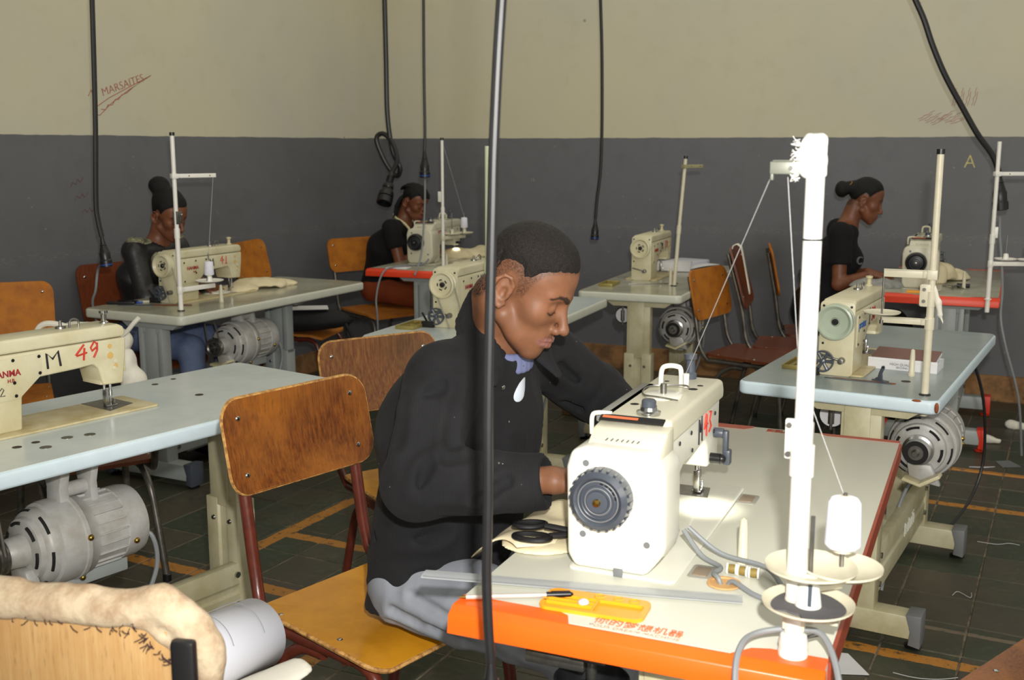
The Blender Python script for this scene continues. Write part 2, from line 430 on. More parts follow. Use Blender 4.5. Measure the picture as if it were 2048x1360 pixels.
def cap(a, b, ra, rb=None, op='u', k=.01, flat=None, lat=None, ls=1.0):
    """tapered capsule; lat/ls: stretched along an axis; flat: cut square at end 'b', 'a' or 'ab'"""
    a = np.array(a, float); b = np.array(b, float); rb = ra if rb is None else rb
    d = b - a; L = np.sqrt((d ** 2).sum()); dn = d / L
    if lat is not None: lt = np.array(lat, float); lt = lt / np.sqrt((lt ** 2).sum()); lt = lt - dn * (lt @ dn); lt = lt / np.sqrt((lt ** 2).sum())
    def fn(p):
        q = p - a
        t0 = q @ dn
        t = np.clip(t0 / L, 0, 1)
        w = q - t[..., None] * d
        if lat is not None:
            wl = w @ lt; w = w - lt * (wl * (1 - 1 / ls))[..., None]
        dd = np.sqrt((w ** 2).sum(-1)) - (ra + (rb - ra) * t)
        if flat:
            if 'b' in flat: dd = smax(dd, t0 - L, .004)
            if 'a' in flat: dd = smax(dd, -t0, .004)
        return dd
    return Prim(fn, (a + b) / 2, L / 2 + max(ra, rb) * max(ls, 1), op, k)
def frame_prim(fn, c, Rm, rad, op='u', k=.01, s=1.0):
    c = np.array(c, float); Rm = np.array(Rm, float)
    return Prim(lambda p: fn((p - c) @ Rm / s) * s, c, rad, op, k)
def ev(prims, p, c=None, br=None):
    d = None
    for q in prims:
        if c is not None and q.op != 'i':
            if math.sqrt(((q.c - c) ** 2).sum()) > q.rad + q.k + br: continue
        x = q.fn(p)
        if d is None:
            if q.op == 'u': d = x
            continue
        if q.op == 'u': d = smin(d, x, q.k)
        elif q.op == 's': d = smax(d, -x, q.k)
        else: d = smax(d, x, q.k)
    return d
def surf_mesh(prims, h, disp=None, n=12, relax=1):
    """naive surface nets over only those blocks the surface crosses"""
    us = [q for q in prims if q.op == 'u']
    lo = np.min([q.c - q.rad for q in us], 0) - 2 * h; hi = np.max([q.c + q.rad for q in us], 0) + 2 * h
    B = n * h; nb = np.ceil((hi - lo) / B).astype(int)
    br = B * .87 + 2 * h
    ii = np.stack(np.meshgrid(*[np.arange(k) for k in nb], indexing='ij'), -1).reshape(-1, 3)
    cen = lo + (ii + .5) * B
    near = np.zeros(len(ii), bool)
    for q in us: near |= np.sqrt(((cen - q.c) ** 2).sum(-1)) < q.rad + q.k + br
    ii = ii[near]; cen = cen[near]
    ax = np.arange(n + 1); gi = np.stack(np.meshgrid(ax, ax, ax, indexing='ij'), -1)
    dims = nb * n + 2
    mul = np.array([dims[1] * dims[2], dims[2], 1])
    VID = []; VP = []; QD = []
    co = np.array([[i, j, k] for i in (0, 1) for j in (0, 1) for k in (0, 1)])
    ed = [(a, b) for a in range(8) for b in range(a + 1, 8) if abs(co[a] - co[b]).sum() == 1]
    for bi, c in zip(ii, cen):
        dc = ev(prims, c[None], c, br)
        if dc is None or abs(dc[0]) > br * 1.35: continue
        g = gi + bi * n
        P = lo + g * h
        d = ev(prims, P, c, br)
        if d is None: continue
        if disp is not None: d = d + disp(P)
        ins = d < 0
        if ins.all() or not ins.any(): continue
        cs = [d[i:i + n, j:j + n, k:k + n] for i, j, k in co]
        cnt = sum((x < 0).astype(int) for x in cs)
        act = (cnt > 0) & (cnt < 8)
        idx = np.argwhere(act)
        vals = np.stack([x[act] for x in cs], -1)
        acc = np.zeros((len(idx), 3)); num = np.zeros(len(idx))
        for a, b in ed:
            va, vb = vals[:, a], vals[:, b]; cr = (va < 0) != (vb < 0)
            t = np.where(cr, va / np.where(cr, va - vb, 1), 0)
            acc += np.where(cr[:, None], co[a] + t[:, None] * (co[b] - co[a]), 0); num += cr
        pos = lo + (idx + bi * n + acc / num[:, None]) * h
        VID.append((idx + bi * n + 1) @ mul); VP.append(pos)
        for axn in range(3):
            sl0 = [slice(0, n)] * 3; sl1 = [slice(0, n)] * 3; sl1[axn] = slice(1, n + 1)
            s0 = ins[tuple(sl0)]; s1 = ins[tuple(sl1)]
            for flip, msk in ((False, s0 & ~s1), (True, ~s0 & s1)):
                e = np.argwhere(msk)
                if not len(e): continue
                e = e + bi * n + 1
                u = np.zeros(3, int); u[(axn + 1) % 3] = 1; v = np.zeros(3, int); v[(axn + 2) % 3] = 1
                qd = np.stack([e @ mul, (e - u) @ mul, (e - u - v) @ mul, (e - v) @ mul], -1)
                QD.append(qd[:, ::-1] if flip else qd)
    vid = np.concatenate(VID); vp = np.concatenate(VP); qd = np.concatenate(QD)
    o = np.argsort(vid); vid = vid[o]; vp = vp[o]
    w = np.clip(np.searchsorted(vid, qd), 0, len(vid) - 1)
    ok = (vid[w] == qd).all(1)
    w = w[ok]
    for _ in range(relax):
        acc = np.zeros_like(vp); num = np.zeros(len(vp))
        for a in range(4):
            for b in (1, 3):
                np.add.at(acc, w[:, a], vp[w[:, (a + b) % 4]]); np.add.at(num, w[:, a], 1)
        m = num > 0
        vp[m] = vp[m] * .5 + acc[m] / num[m][:, None] * .5
    return vp, w
def np_mesh(name, vp, w, origin=(0, 0, 0)):
    me = bpy.data.meshes.new(name)
    vp = vp - np.array(origin)
    me.vertices.add(len(vp)); me.vertices.foreach_set('co', vp.astype(np.float32).ravel())
    me.loops.add(len(w) * 4); me.loops.foreach_set('vertex_index', w.astype(np.int32).ravel())
    me.polygons.add(len(w)); me.polygons.foreach_set('loop_start', np.arange(0, len(w) * 4, 4, dtype=np.int32))
    me.update(calc_edges=True); me.validate()
    return me
def sdf_obj(name, prims, h, mat, parent=None, origin=(0, 0, 0), disp=None, relax=1, loc=True):
    vp, w = surf_mesh(prims, h, disp, relax=relax)
    me = np_mesh(name, vp, w, origin)
    o = link(name, me, mat, parent, True, 180)
    return o, vp
def vnoise(p, f, seed=0):
    """cheap smooth noise, -1..1, for soft folds"""
    r = np.random.RandomState(seed); out = 0
    for i in range(5):
        k = r.normal(size=3); k = k / np.sqrt((k ** 2).sum()) * f * (0.7 + .6 * r.rand())
        k2 = r.normal(size=3) * f * .5
        out = out + np.sin(p @ k + 1.5 * np.sin(p @ k2 + r.rand() * 6) + r.rand() * 6)
    return out / 3.2

# ------------------------------------------------------------------ the room
ROOM_A = -25.0
CORNER = (-0.90, 7.98)
U = Vector((math.cos(R(ROOM_A)), math.sin(R(ROOM_A)), 0)); V = Vector((-U.y, U.x, 0))
def room_pt(u, v, z=0.0):
    """u along the right-hand wall, v out of the corner towards the camera is negative"""
    p = Vector((CORNER[0], CORNER[1], 0)) + U * u + V * v; return Vector((p.x, p.y, z))
def wall_box(name, u0, u1, v0, v1, z0, z1, mat):
    g = G(); g.box(((u0 + u1) / 2, (v0 + v1) / 2, (z0 + z1) / 2), (u1 - u0, v1 - v0, z1 - z0))
    o = g.make(name, mat, smooth=False); o.location = (CORNER[0], CORNER[1], 0); o.rotation_euler = (0, 0, R(ROOM_A)); return struct(name, o)
wall_box('wall_right', -.2, 6.6, 0, .2, 0, 3.3, M_WALL)
wall_box('wall_left', -.2, 0, -9.6, 0, 0, 3.3, M_WALL)
wall_box('ceiling', -.2, 6.6, -9.6, .2, 3.3, 3.42, pm('ceiling_paint', (206, 204, 190), .8))
def skirt_mat():
    m, nt, b = newmat('bare_plaster_band'); pos = nt.nodes.new('ShaderNodeNewGeometry').outputs['Position']
    n = noise(nt, pos, 9, 6, .7); c = mixc(nt, ramp(nt, n, .4, .62), s2l((158, 116, 72)), s2l((112, 82, 52)))
    gsp = ramp(nt, noise(nt, pos, 3.3, 5, .7), .6, .66)
    sx = nt.nodes.new('ShaderNodeSeparateXYZ'); nt.links.new(pos, sx.inputs[0])
    c = mixc(nt, mth(nt, 'MULTIPLY', gsp, .8), c, s2l((40, 60, 40)))
    nt.links.new(c, b.inputs['Base Color']); b.inputs['Roughness'].default_value = .8; bumpn(nt, b, n, .4, .006); return m
M_SKIRT = skirt_mat()
wall_box('baseboard_right', 0, 4.3, -.018, 0.0, 0, .15, M_SKIRT)
wall_box('baseboard_left', 0.0, .018, -9.6, -.018, 0, .13, M_SKIRT)
# floor: one slab of mortar, tiles on it
TA = -27.0; TP = .2225; TU0 = -.195; TV0 = 3.697
tu = Vector((math.cos(R(TA)), math.sin(R(TA)), 0)); tv = Vector((-tu.y, tu.x, 0))
g = G(); g.box((2.0, -4.7, -.0525), (10, 9.9, .1))
floor = g.make('floor', M_GROUT, smooth=False); floor.location = (CORNER[0], CORNER[1], 0); floor.rotation_euler = (0, 0, R(ROOM_A)); floor['kind'] = 'structure'
def in_room(p):
    q = p - Vector((CORNER[0], CORNER[1], 0)); return -.05 < q.dot(U) < 4.6 and -8.6 < q.dot(V) < .08
cells = []
for i in range(-30, 30):
    for j in range(-20, 46):
        p = tu * (TU0 + (i + .5) * TP) + tv * (TV0 + (j + .5) * TP)
        if not in_room(p): continue
        d = p.y * math.cos(R(10)) + CAM_H * math.sin(R(10)); vis = False
        if d > .5:
            px = 1024 + 2200 * p.x / d; py = 680 + 2200 * (CAM_H * math.cos(R(10)) - p.y * math.sin(R(10))) / d
            vis = -60 < px < 2110 and 690 < py < 1420
        cells.append((0 if vis else 1, p.y, p))
cells.sort(key=lambda c: (c[0], c[1]))
def tile_geo(g, p, dz, rz):
    s = TP / 2 - .0022; c = .003
    g.at((p.x, p.y, dz), (0, 0, rz))
    vs = []
    for z, q in ((-.012, s), (-c, s), (0, s - c)): vs += [(q, q, z), (-q, q, z), (-q, -q, z), (q, -q, z)]
    fs = [(8, 9, 10, 11)] + [(a, (a + 1) % 4, 4 + (a + 1) % 4, 4 + a) for a in range(4)] + [(4 + a, 4 + (a + 1) % 4, 8 + (a + 1) % 4, 8 + a) for a in range(4)]
    g.add(vs, fs)
g = G(); tile_geo(g, Vector((0, 0, 0)), 0, 0)
tile_me = bpy.data.meshes.new('tile'); tile_me.from_pydata(g.v, [], g.f); tile_me.materials.append(M_TILE)
finv = Matrix.Rotation(-R(ROOM_A), 4, 'Z') @ Matrix.Translation((-CORNER[0], -CORNER[1], 0))
rest = G()
for n, (vv, dy, p) in enumerate(cells):
    rz = R(TA) + R(random.uniform(-.5, .5)); dz = random.uniform(-.0012, .0008)
    if vv == 0 and n < 300:
        o = bpy.data.objects.new('tile', tile_me); COL.objects.link(o); o.parent = floor
        q = finv @ Vector((p.x, p.y, dz)); o.location = q; o.rotation_euler = (0, 0, rz - R(ROOM_A))
    else: tile_geo(rest, p, dz, rz)
me = bpy.data.meshes.new('tile'); me.from_pydata([tuple(finv @ Vector(v)) for v in rest.v], [], rest.f)
o = link('tile', me, M_TILE, floor, False); o['kind'] = 'stuff'

# writing on the walls: painted/crayon marks lie on the plaster
def wall_frame(side):
    """returns (origin, along, normal-rotation z) to lay marks on a wall: 'R' right-hand wall, 'L' left-hand wall"""
    return {'R': (R(ROOM_A), U, room_pt(0, -.0012)), 'L': (R(ROOM_A) + PI / 2, V, room_pt(.0012, 0))}[side]
wr = bpy.data.objects['wall_right']; wl = bpy.data.objects['wall_left']
def on_wall(o, wall):
    """keep the place, hang it under the wall"""
    bpy.context.view_layer.update()
    o.parent = wall; o.matrix_parent_inverse = (Matrix.Translation(wall.location) @ wall.rotation_euler.to_matrix().to_4x4()).inverted(); return o
def write_wall(side, body, s, z, size, mat, tilt=0.0, shear=0.0, sx=1.0, name='wall_writing'):
    rz, d, o0 = wall_frame(side)
    p = (o0 + d * s); 
    m = Matrix.Rotation(rz, 4, 'Z') @ Matrix.Rotation(PI / 2, 4, 'X') @ Matrix.Rotation(R(tilt), 4, 'Z')
    o = lettering(body, size, mat, None, (p.x, p.y, z), m.to_euler(), name, thick=.0005, shear=shear, sx=sx, off=-.001)
    return on_wall(o, wr if side == 'R' else wl)
def scrawl_wall(side, s, z, w, h, mat, paths, tilt=0.0, r=.0015, name='wall_scribble'):
    rz, d, o0 = wall_frame(side)
    def f(a, b):
        a, b = a * w, b * h; ca, sa = math.cos(R(tilt)), math.sin(R(tilt)); p = o0 + d * (s + a * ca - b * sa); return (p.x, p.y, z + a * sa + b * ca)
    return on_wall(strokes(name, paths, r, mat, None, f), wr if side == 'R' else wl)
write_wall('L', 'MARSAITES', -2.52, 1.763, .056, M_SCRIB, 17, 0, 1.1)
scrawl_wall('L', -2.52, 1.74, .36, .1, M_SCRIB, [[(-.62, -.15), (-.55, -.3), (-.3, -.12), (.6, .2), (.1, -.1), (-.3, -.42), (-.55, -.75), (-.66, -.6), (-.62, -.15)], [(-.5, -.5), (-.42, -.6), (-.36, -.42), (-.28, -.5), (-.2, -.3), (-.14, -.36), (-.06, -.2), (.05, -.2), (.2, -.04)], [(-.66, .3), (-.58, .55), (-.56, .1)]], 17, .0016)
for k, (s, z) in enumerate(((-2.86, 1.28), (-2.84, 1.21), (-2.8, 1.14))):
    scrawl_wall('L', s, z, .09, .03, M_SCRIBF, [[(-.5, 0), (-.3, .6), (-.1, 0), (.1, .7), (.2, 0), (.5, .5)]], 20 - 8 * k, .0014, 'faded_scribble')
for k in range(6):
    a = k * .035
    scrawl_wall('R', 3.62 + a, 1.64 - (k % 3) * .012, .02, .1, M_SCRIB, [[(0, -.5), (.3, -.3), (0, -.1), (.4, .1), (.1, .3), (.3, .5)], [(.7, -.5), (.9, -.1), (.7, .3)]], -60 if k < 5 else -70, .0009, 'crayon_tally')
for k in range(4):
    scrawl_wall('R', 3.76 + k * .035, 1.735, .02, .1, M_SCRIB, [[(0, -.5), (.3, -.3), (0, -.1), (.4, .1), (.1, .3), (.3, .5)], [(.7, -.5), (.9, -.1), (.7, .3)]], -10, .0009, 'crayon_tally')
write_wall('R', 'A', 3.87, 1.37, .105, M_CHALK, 0, 0, .9)
write_wall('R', '15.', 1.15, 1.235, .035, M_THR1, 0, 0, 1.0, 'chalk_number')

# ------------------------------------------------------------------ tables
TAB = {'main': ((.425, 1.392), 66.5, 1.28, .56), 'nine': ((-1.18, 2.21), 53.5, 1.25, .58), 'one': ((-1.376, 4.521), 63.2, 1.35, .57), 'eight': ((1.186, 2.979), 60, 1.3, .58),
       'forty': ((-.054, 3.846), 68, 1.35, .56), 'redtwo': ((-.314, 6.164), 69.5, 1.23, .56), 'back': ((.801, 5.171), 68, 1.42, .52), 'right': ((2.263, 5.067), 65.5, 1.3, .56), 'left': ((-2.62, 2.83), 55, 1.28, .58)}
ZT = .76
def tf(k, x, y, z=ZT):
    (ox, oy), th, L, W = TAB[k]; a = R(th)
    return (ox + math.cos(a) * x - math.sin(a) * y, oy + math.sin(a) * x + math.cos(a) * y, z)
def trz(k): return TAB[k][1]
# materials: top, edge, stand, foot cap
def make_table(k, label, top, edge, stand, capm, style='round', legx=(.06, .9), group='sewing tables', thick=.04, legstyle='plain'):
    (ox, oy), th, L, W = TAB[k]
    t = thing('sewing_table', label, 'table', (ox, oy, 0), th, group)
    T = ZT
    if style == 'orange':
        # square-cornered top with a broad sloping coloured band on the near edge
        G().box((L / 2, W / 2, T - thick / 2), (L - .001, W, thick)).make('tabletop', top, t, .0015)
        g = G()
        g.prism([(0.0, T + .0002), (-.005, T), (-.022, T - .010), (-.027, T - thick), (0.0, T - thick)][::-1], W + .004, 'y', W / 2)
        # prism on 'y' uses (x, z) pairs
        g.make('edge_band', edge, t, .002)
        G().box((L / 2, -.002, T - thick / 2), (L - .05, .006, thick)).make('side_band', M_RUST if edge is M_ORANGE else edge, t)
        for (y0, y1, q) in ((W - .19, W - .0, 1), (0.0, .11, 0)):
            pl = [(.0, y0), (.02, y0), (.06, y0 + .03), (.065, y0 + .05), (.065, y1), (0.0, y1)] if q else [(0, 0), (.065, 0), (.065, y1 - .05), (.06, y1 - .02), (.03, y1 + .02), (0, y1 + .03)]
            if q: pl = [(-.004, y0), (.025, y0 + .012), (.034, y0 + .03), (.034, y1), (-.004, y1)]
            else: pl = [(-.004, 0), (.034, 0), (.034, y1 - .03), (.026, y1 - .005), (-.004, y1 + .02)]
            G().prism(pl, .0008, 'z', T + .0003).make('corner_patch', edge, t, smooth=False)
        G().prism([(L - .035, W - .19), (L - .012, W - .21), (L - .0, W - .21), (L - .0, W), (L - .035, W)], .0008, 'z', T + .0003).make('corner_patch', M_RUST if edge is M_ORANGE else edge, t, smooth=False)
        G().prism([(L - .02, 0), (L, 0), (L, .19), (L - .006, .19), (L - .02, .165)], .0008, 'z', T + .0003).make('corner_patch', M_RUST if edge is M_ORANGE else edge, t, smooth=False)
    else:
        pl = rrect(0, 0, L, W, .03, 6)
        g = G(); g.prism(rrect(.007, .007, L - .007, W - .007, .024, 6), .002, 'z', T - .001); g.make('tabletop', top, t)
        g = G(); g.prism(pl, thick, 'z', T - thick / 2 - .0015); g.make('edge_band', edge, t, .009, bseg=3)
    # stand
    b = T - thick
    yc = .215; wy = .135
    for q, x in enumerate(legx):
        g = G()
        if legstyle == 'slot':
            # wide upper channel with two long slots, sliding in a wider lower one
            g.box((x, yc - wy / 2 + .012, b - .14), (.05, .024, .26)); g.box((x, yc + wy / 2 - .012, b - .14), (.05, .024, .26)); g.box((x - .012, yc, b - .14), (.02, wy - .07, .26))
            g.box((x, yc, b - .265), (.05, wy, .02))
            g.box((x - .004, yc - wy / 2 + .0295, b - .03), (.04, .012, .04)); g.box((x - .004, yc + wy / 2 - .0295, b - .03), (.04, .012, .04))
            g.box((x + .004, yc - wy / 2 + .030, b - .14), (.02, .013, .26)); g.box((x + .004, yc + wy / 2 - .030, b - .14), (.02, .013, .26))
        else:
            g.box((x, yc, b - .14), (.05, wy - .02, .28)); g.box((x - .028, yc + .01, b - .14), (.006, wy - .06, .28))
        g.make('upper_leg', stand, t, .002)
        g = G()
        pl = [(x - .032, yc - wy / 2), (x - .032, yc - .02), (x - .024, yc - .016), (x - .024, yc + .016), (x - .032, yc + .02), (x - .032, yc + wy / 2), (x + .032, yc + wy / 2), (x + .032, yc - wy / 2)]
        g.prism(pl[::-1], b - .26 - .06, 'z', (b - .26 + .06) / 2); lo = g.make('leg', stand, t, .0015)
        for yy in (-.035, .035): G().lathe([(.006, -.004), (.008, 0), (.006, .004)], 10, 'x', (x - .034, yc + yy, b - .32)).make('bolt', M_CHROME, lo)
        G().prism([(yc - .17, b), (yc + .17, b), (yc + .13, b - .028), (yc - .13, b - .028)][::-1], .055, 'x', x).make('top_bracket', stand, t, .002)
        # foot runner with end caps
        g = G(); g.prism([(.035, .035), (.50, .035), (.48, .105), (.05, .105)], .07, 'x', x); ft = g.make('foot', stand, t, .004)
        for y0, sgn in ((.035, -1), (.49, 1)):
            G().prism([(y0 + .02 * -sgn, .11), (y0 + sgn * .025, .112), (y0 + sgn * .025, .012), (y0 - sgn * .01, .018), (y0 - sgn * .005, .06)][::(1 if sgn < 0 else -1)], .078, 'x', x).make('foot_cap', capm, ft, .003)
            G().lathe([(.024, 0), (.026, .006), (.01, .012), (.01, .03)], 16, 'z', (x, y0, 0.001)).make('levelling_foot', M_BLACK if capm is not M_REDCAP else M_REDCAP, ft)
    # long cross member with folded lips
    x0, x1 = legx[0] + .03, legx[1] - .03; yy = yc - wy / 2 + .004
    g = G(); g.prism([(yy, .13), (yy + .03, .13), (yy + .03, .138), (yy + .008, .145), (yy + .008, .265), (yy + .03, .272), (yy + .03, .28), (yy, .28), (yy - .001, .22), (yy + .004, .212), (yy + .004, .198), (yy - .001, .19)], x1 - x0 + .02, 'x', (x0 + x1) / 2)
    cb = g.make('cross_member', stand, t, .0015)
    for xx in (x0 + .01, x1 - .01):
        for z in (.16, .25): G().lathe([(.009, -.006), (.009, 0), (.004, .004)], 10, 'y', (xx, yy - .002, z)).make('bolt', M_CHROME, cb)
    if k in ('eight', 'forty', 'main'):
        mx = (x0 + x1) / 2
        strokes('stencilled_mark', [[(mx + i * .022 + sl, .19), (mx + i * .022, .225 if i % 3 else .235)] for i, sl in enumerate((-.004, 0, .004, 0, 0, -.003, 0, .003))] + [[(mx + .01, .208), (mx + .03, .208)], [(mx + .12, .235), (mx + .15, .238)]], .0022, M_EDGEC, cb, lambda a, b: (a, yy - .003, b))
    # thin return from cross member to treadle
    g = G(); g.box(((x0 + x1) / 2 - .05, .36, .085), (.32, .2, .012))
    for n in range(5): g.box(((x0 + x1) / 2 - .05, .28 + n * .04, .094), (.3, .014, .008))
    g.make('treadle', stand if capm is not M_REDCAP else M_STANDG, t, .003)
    return t
make_table('main', 'long white-topped table with bright orange edge where the man sews', M_LAMW, M_ORANGE, M_STANDC, M_CAPG, 'orange')
make_table('nine', 'pale blue-edged table at the left under the machine marked 49', M_LAMB, M_EDGEB, M_STANDC, M_CAPG)
make_table('one', 'grey table at left where the woman with the high bun sews', M_LAMC, M_EDGEC, M_STANDG, M_GREYP, legstyle='slot')
make_table('eight', 'grey-blue table with chipped pale blue edge under the machine marked 38', M_LAMG, M_EDGEB, M_STANDC, M_CAPG)
make_table('forty', 'pale table behind the man under the machine marked 40', M_LAMB, M_EDGEC, M_STANDC, M_CAPG)
make_table('redtwo', 'red-edged table by the back corner where the woman in braids sews', M_LAMC, M_REDE, M_STANDG, M_REDCAP, 'orange', legstyle='slot')
make_table('back', 'cream-edged table by the back wall with papers lying on its far end', M_LAMC, M_EDGEC, M_STANDC, M_CAPG, legx=(.06, .98))
make_table('right', 'red-edged table at the far right where the woman in black t-shirt sews', M_LAMC, M_REDE, M_STANDG, M_REDCAP, 'orange', legstyle='slot', legx=(.1, .9))
make_table('left', 'blue-grey table at left edge, only its corner showing behind the 49 machine', M_LAMG, M_EDGEB, M_STANDG, M_CAPG)
# printing on the orange table
tb = [o for o in bpy.data.objects if o.get('label', '').startswith('long white-topped')][0]
lettering('你的梦想机器', .024, M_LOGOO, tb, (.026, .272, ZT + .0006), (0, 0, R(-90)), 'printed_lettering', sx=.95, off=-.0001)
lettering('YOUR DREAM MACHINE', .011, M_LOGOG, tb, (.008, .274, ZT + .0006), (0, 0, R(-90)), 'printed_lettering', sx=1.15, off=-.0004)
lettering('JOYEE', .03, M_RUST, tb, (TAB['main'][2] - .022, .262, ZT + .0006), (0, 0, R(90)), 'printed_lettering', sx=1.3, off=.001)
# broken corner and rust on the 38 table, hole and stain on the 49 table
t38 = [o for o in bpy.data.objects if o.get('label', '').startswith('grey-blue table with chipped')][0]
t49 = [o for o in bpy.data.objects if o.get('label', '').startswith('pale blue-edged')][0]
M_CHIP = pm('bare_board_chip', (146, 78, 40), .9, var=.4, vscale=50)
M_HOLE = pm('oil_hole', (60, 48, 36), .8, var=.4, vscale=40)
g = G(); g.ball((.006, .06, ZT - .005), .014, (.5, 1.1, .25)); g.make('chip', M_CHIP, t38)
g = G(); g.ball((.006, .006, ZT - .02), .012, (.5, .5, 1.3)); g.make('chip', M_CHIP, t38)
for x, y in ((.235, .132), (.44, .094)): G().lathe([(.0, 0), (.014, 0), (.014, .0008), (0, .0008)], 16, 'z', (x, y, ZT)).make('drilled_hole', M_HOLE, t38)
G().prism(rrect(.17, .15, .19, .34, .009), .001, 'z', ZT + .0004).make('belt_slot', M_CHIP, t38)
G().prism(rrect(.165, .16, .178, .36, .005), .0016, 'z', ZT + .0008).make('slot_cover', M_GREYP, t38)
for x, y, r in ((.37, .155, .014), (.42, .137, .014), (.29, .115, .014), (.25, .17, .011), (.30, .175, .010), (.86, .28, .012), (.87, .5, .01), (.95, .52, .008)):
    G().lathe([(.0, 0), (r, 0), (r, .0008), (0, .0008)], 16, 'z', (x, y, ZT)).make('drilled_hole', M_HOLE if r < .014 else M_STEEL, t49)
# trays let into the operator's side of the tops
def tray(k, x, y, w, d, label, m, rz=0.0):
    t = thing('parts_tray', label, 'tray', tf(k, x, y), trz(k) + rz)
    g = G(); h = .014
    g.box((0, 0, .002), (w, d, .003)); 
    for sx in (-1, 1): g.box((sx * w / 2, 0, h / 2), (.004, d + .004, h)); g.box((0, sx * d / 2, h / 2), (w, .004, h))
    g.make('tray_body', m, t, .001)
    g = G(); g.box((0, d * .12, h / 2), (w, .003, h * .8)); g.box((-w * .1, -d * .2, h / 2), (.003, d * .55, h * .8)); g.make('divider', m, t)
    return t
tray('eight', .32, .475, .15, .075, 'olive metal parts tray on the 38 table', M_BRASSY)
tray('forty', .27, .47, .15, .075, 'olive metal parts tray on the table behind the man', M_BRASSY)
tray('back', .28, .44, .14, .07, 'small cream parts tray on the table by the back wall', M_BRASSY)

# ------------------------------------------------------------------ sewing machines
def screwheads(parent, pts, y, r=.0045, mat=None, axis='y'):
    for p in pts:
        c = (p[0], y, p[1]) if axis == 'y' else (y, p[0], p[1])
        s = -1
        G().lathe([(r, .002 * s), (r * .8, .0035 * s)][::-1] if s < 0 else [(r, 0), (r, .003)], 10, axis, c).make('screw', mat or M_BLACK, parent)
def needle_unit(t, x, y, top, foot=True):
    g = G(); g.cyl((x - .012, y, top), (x - .012, y, .055), .0042); g.make('presser_bar', M_CHROME, t)
    g = G(); g.cyl((x + .006, y, top), (x + .006, y, .05), .004); g.cyl((x + .006, y, .05), (x + .006, y, .036), .006); g.cyl((x + .006, y, .036), (x + .006, y, .004), .0012); g.make('needle_bar', M_CHROME, t)
    g = G(); g.box((x - .008, y, .03), (.012, .012, .045)); g.box((x + .004, y, .009), (.034, .018, .003)); g.box((x + .012, y, .018), (.004, .016, .018)); g.make('presser_foot', M_CHROME, t, .001)
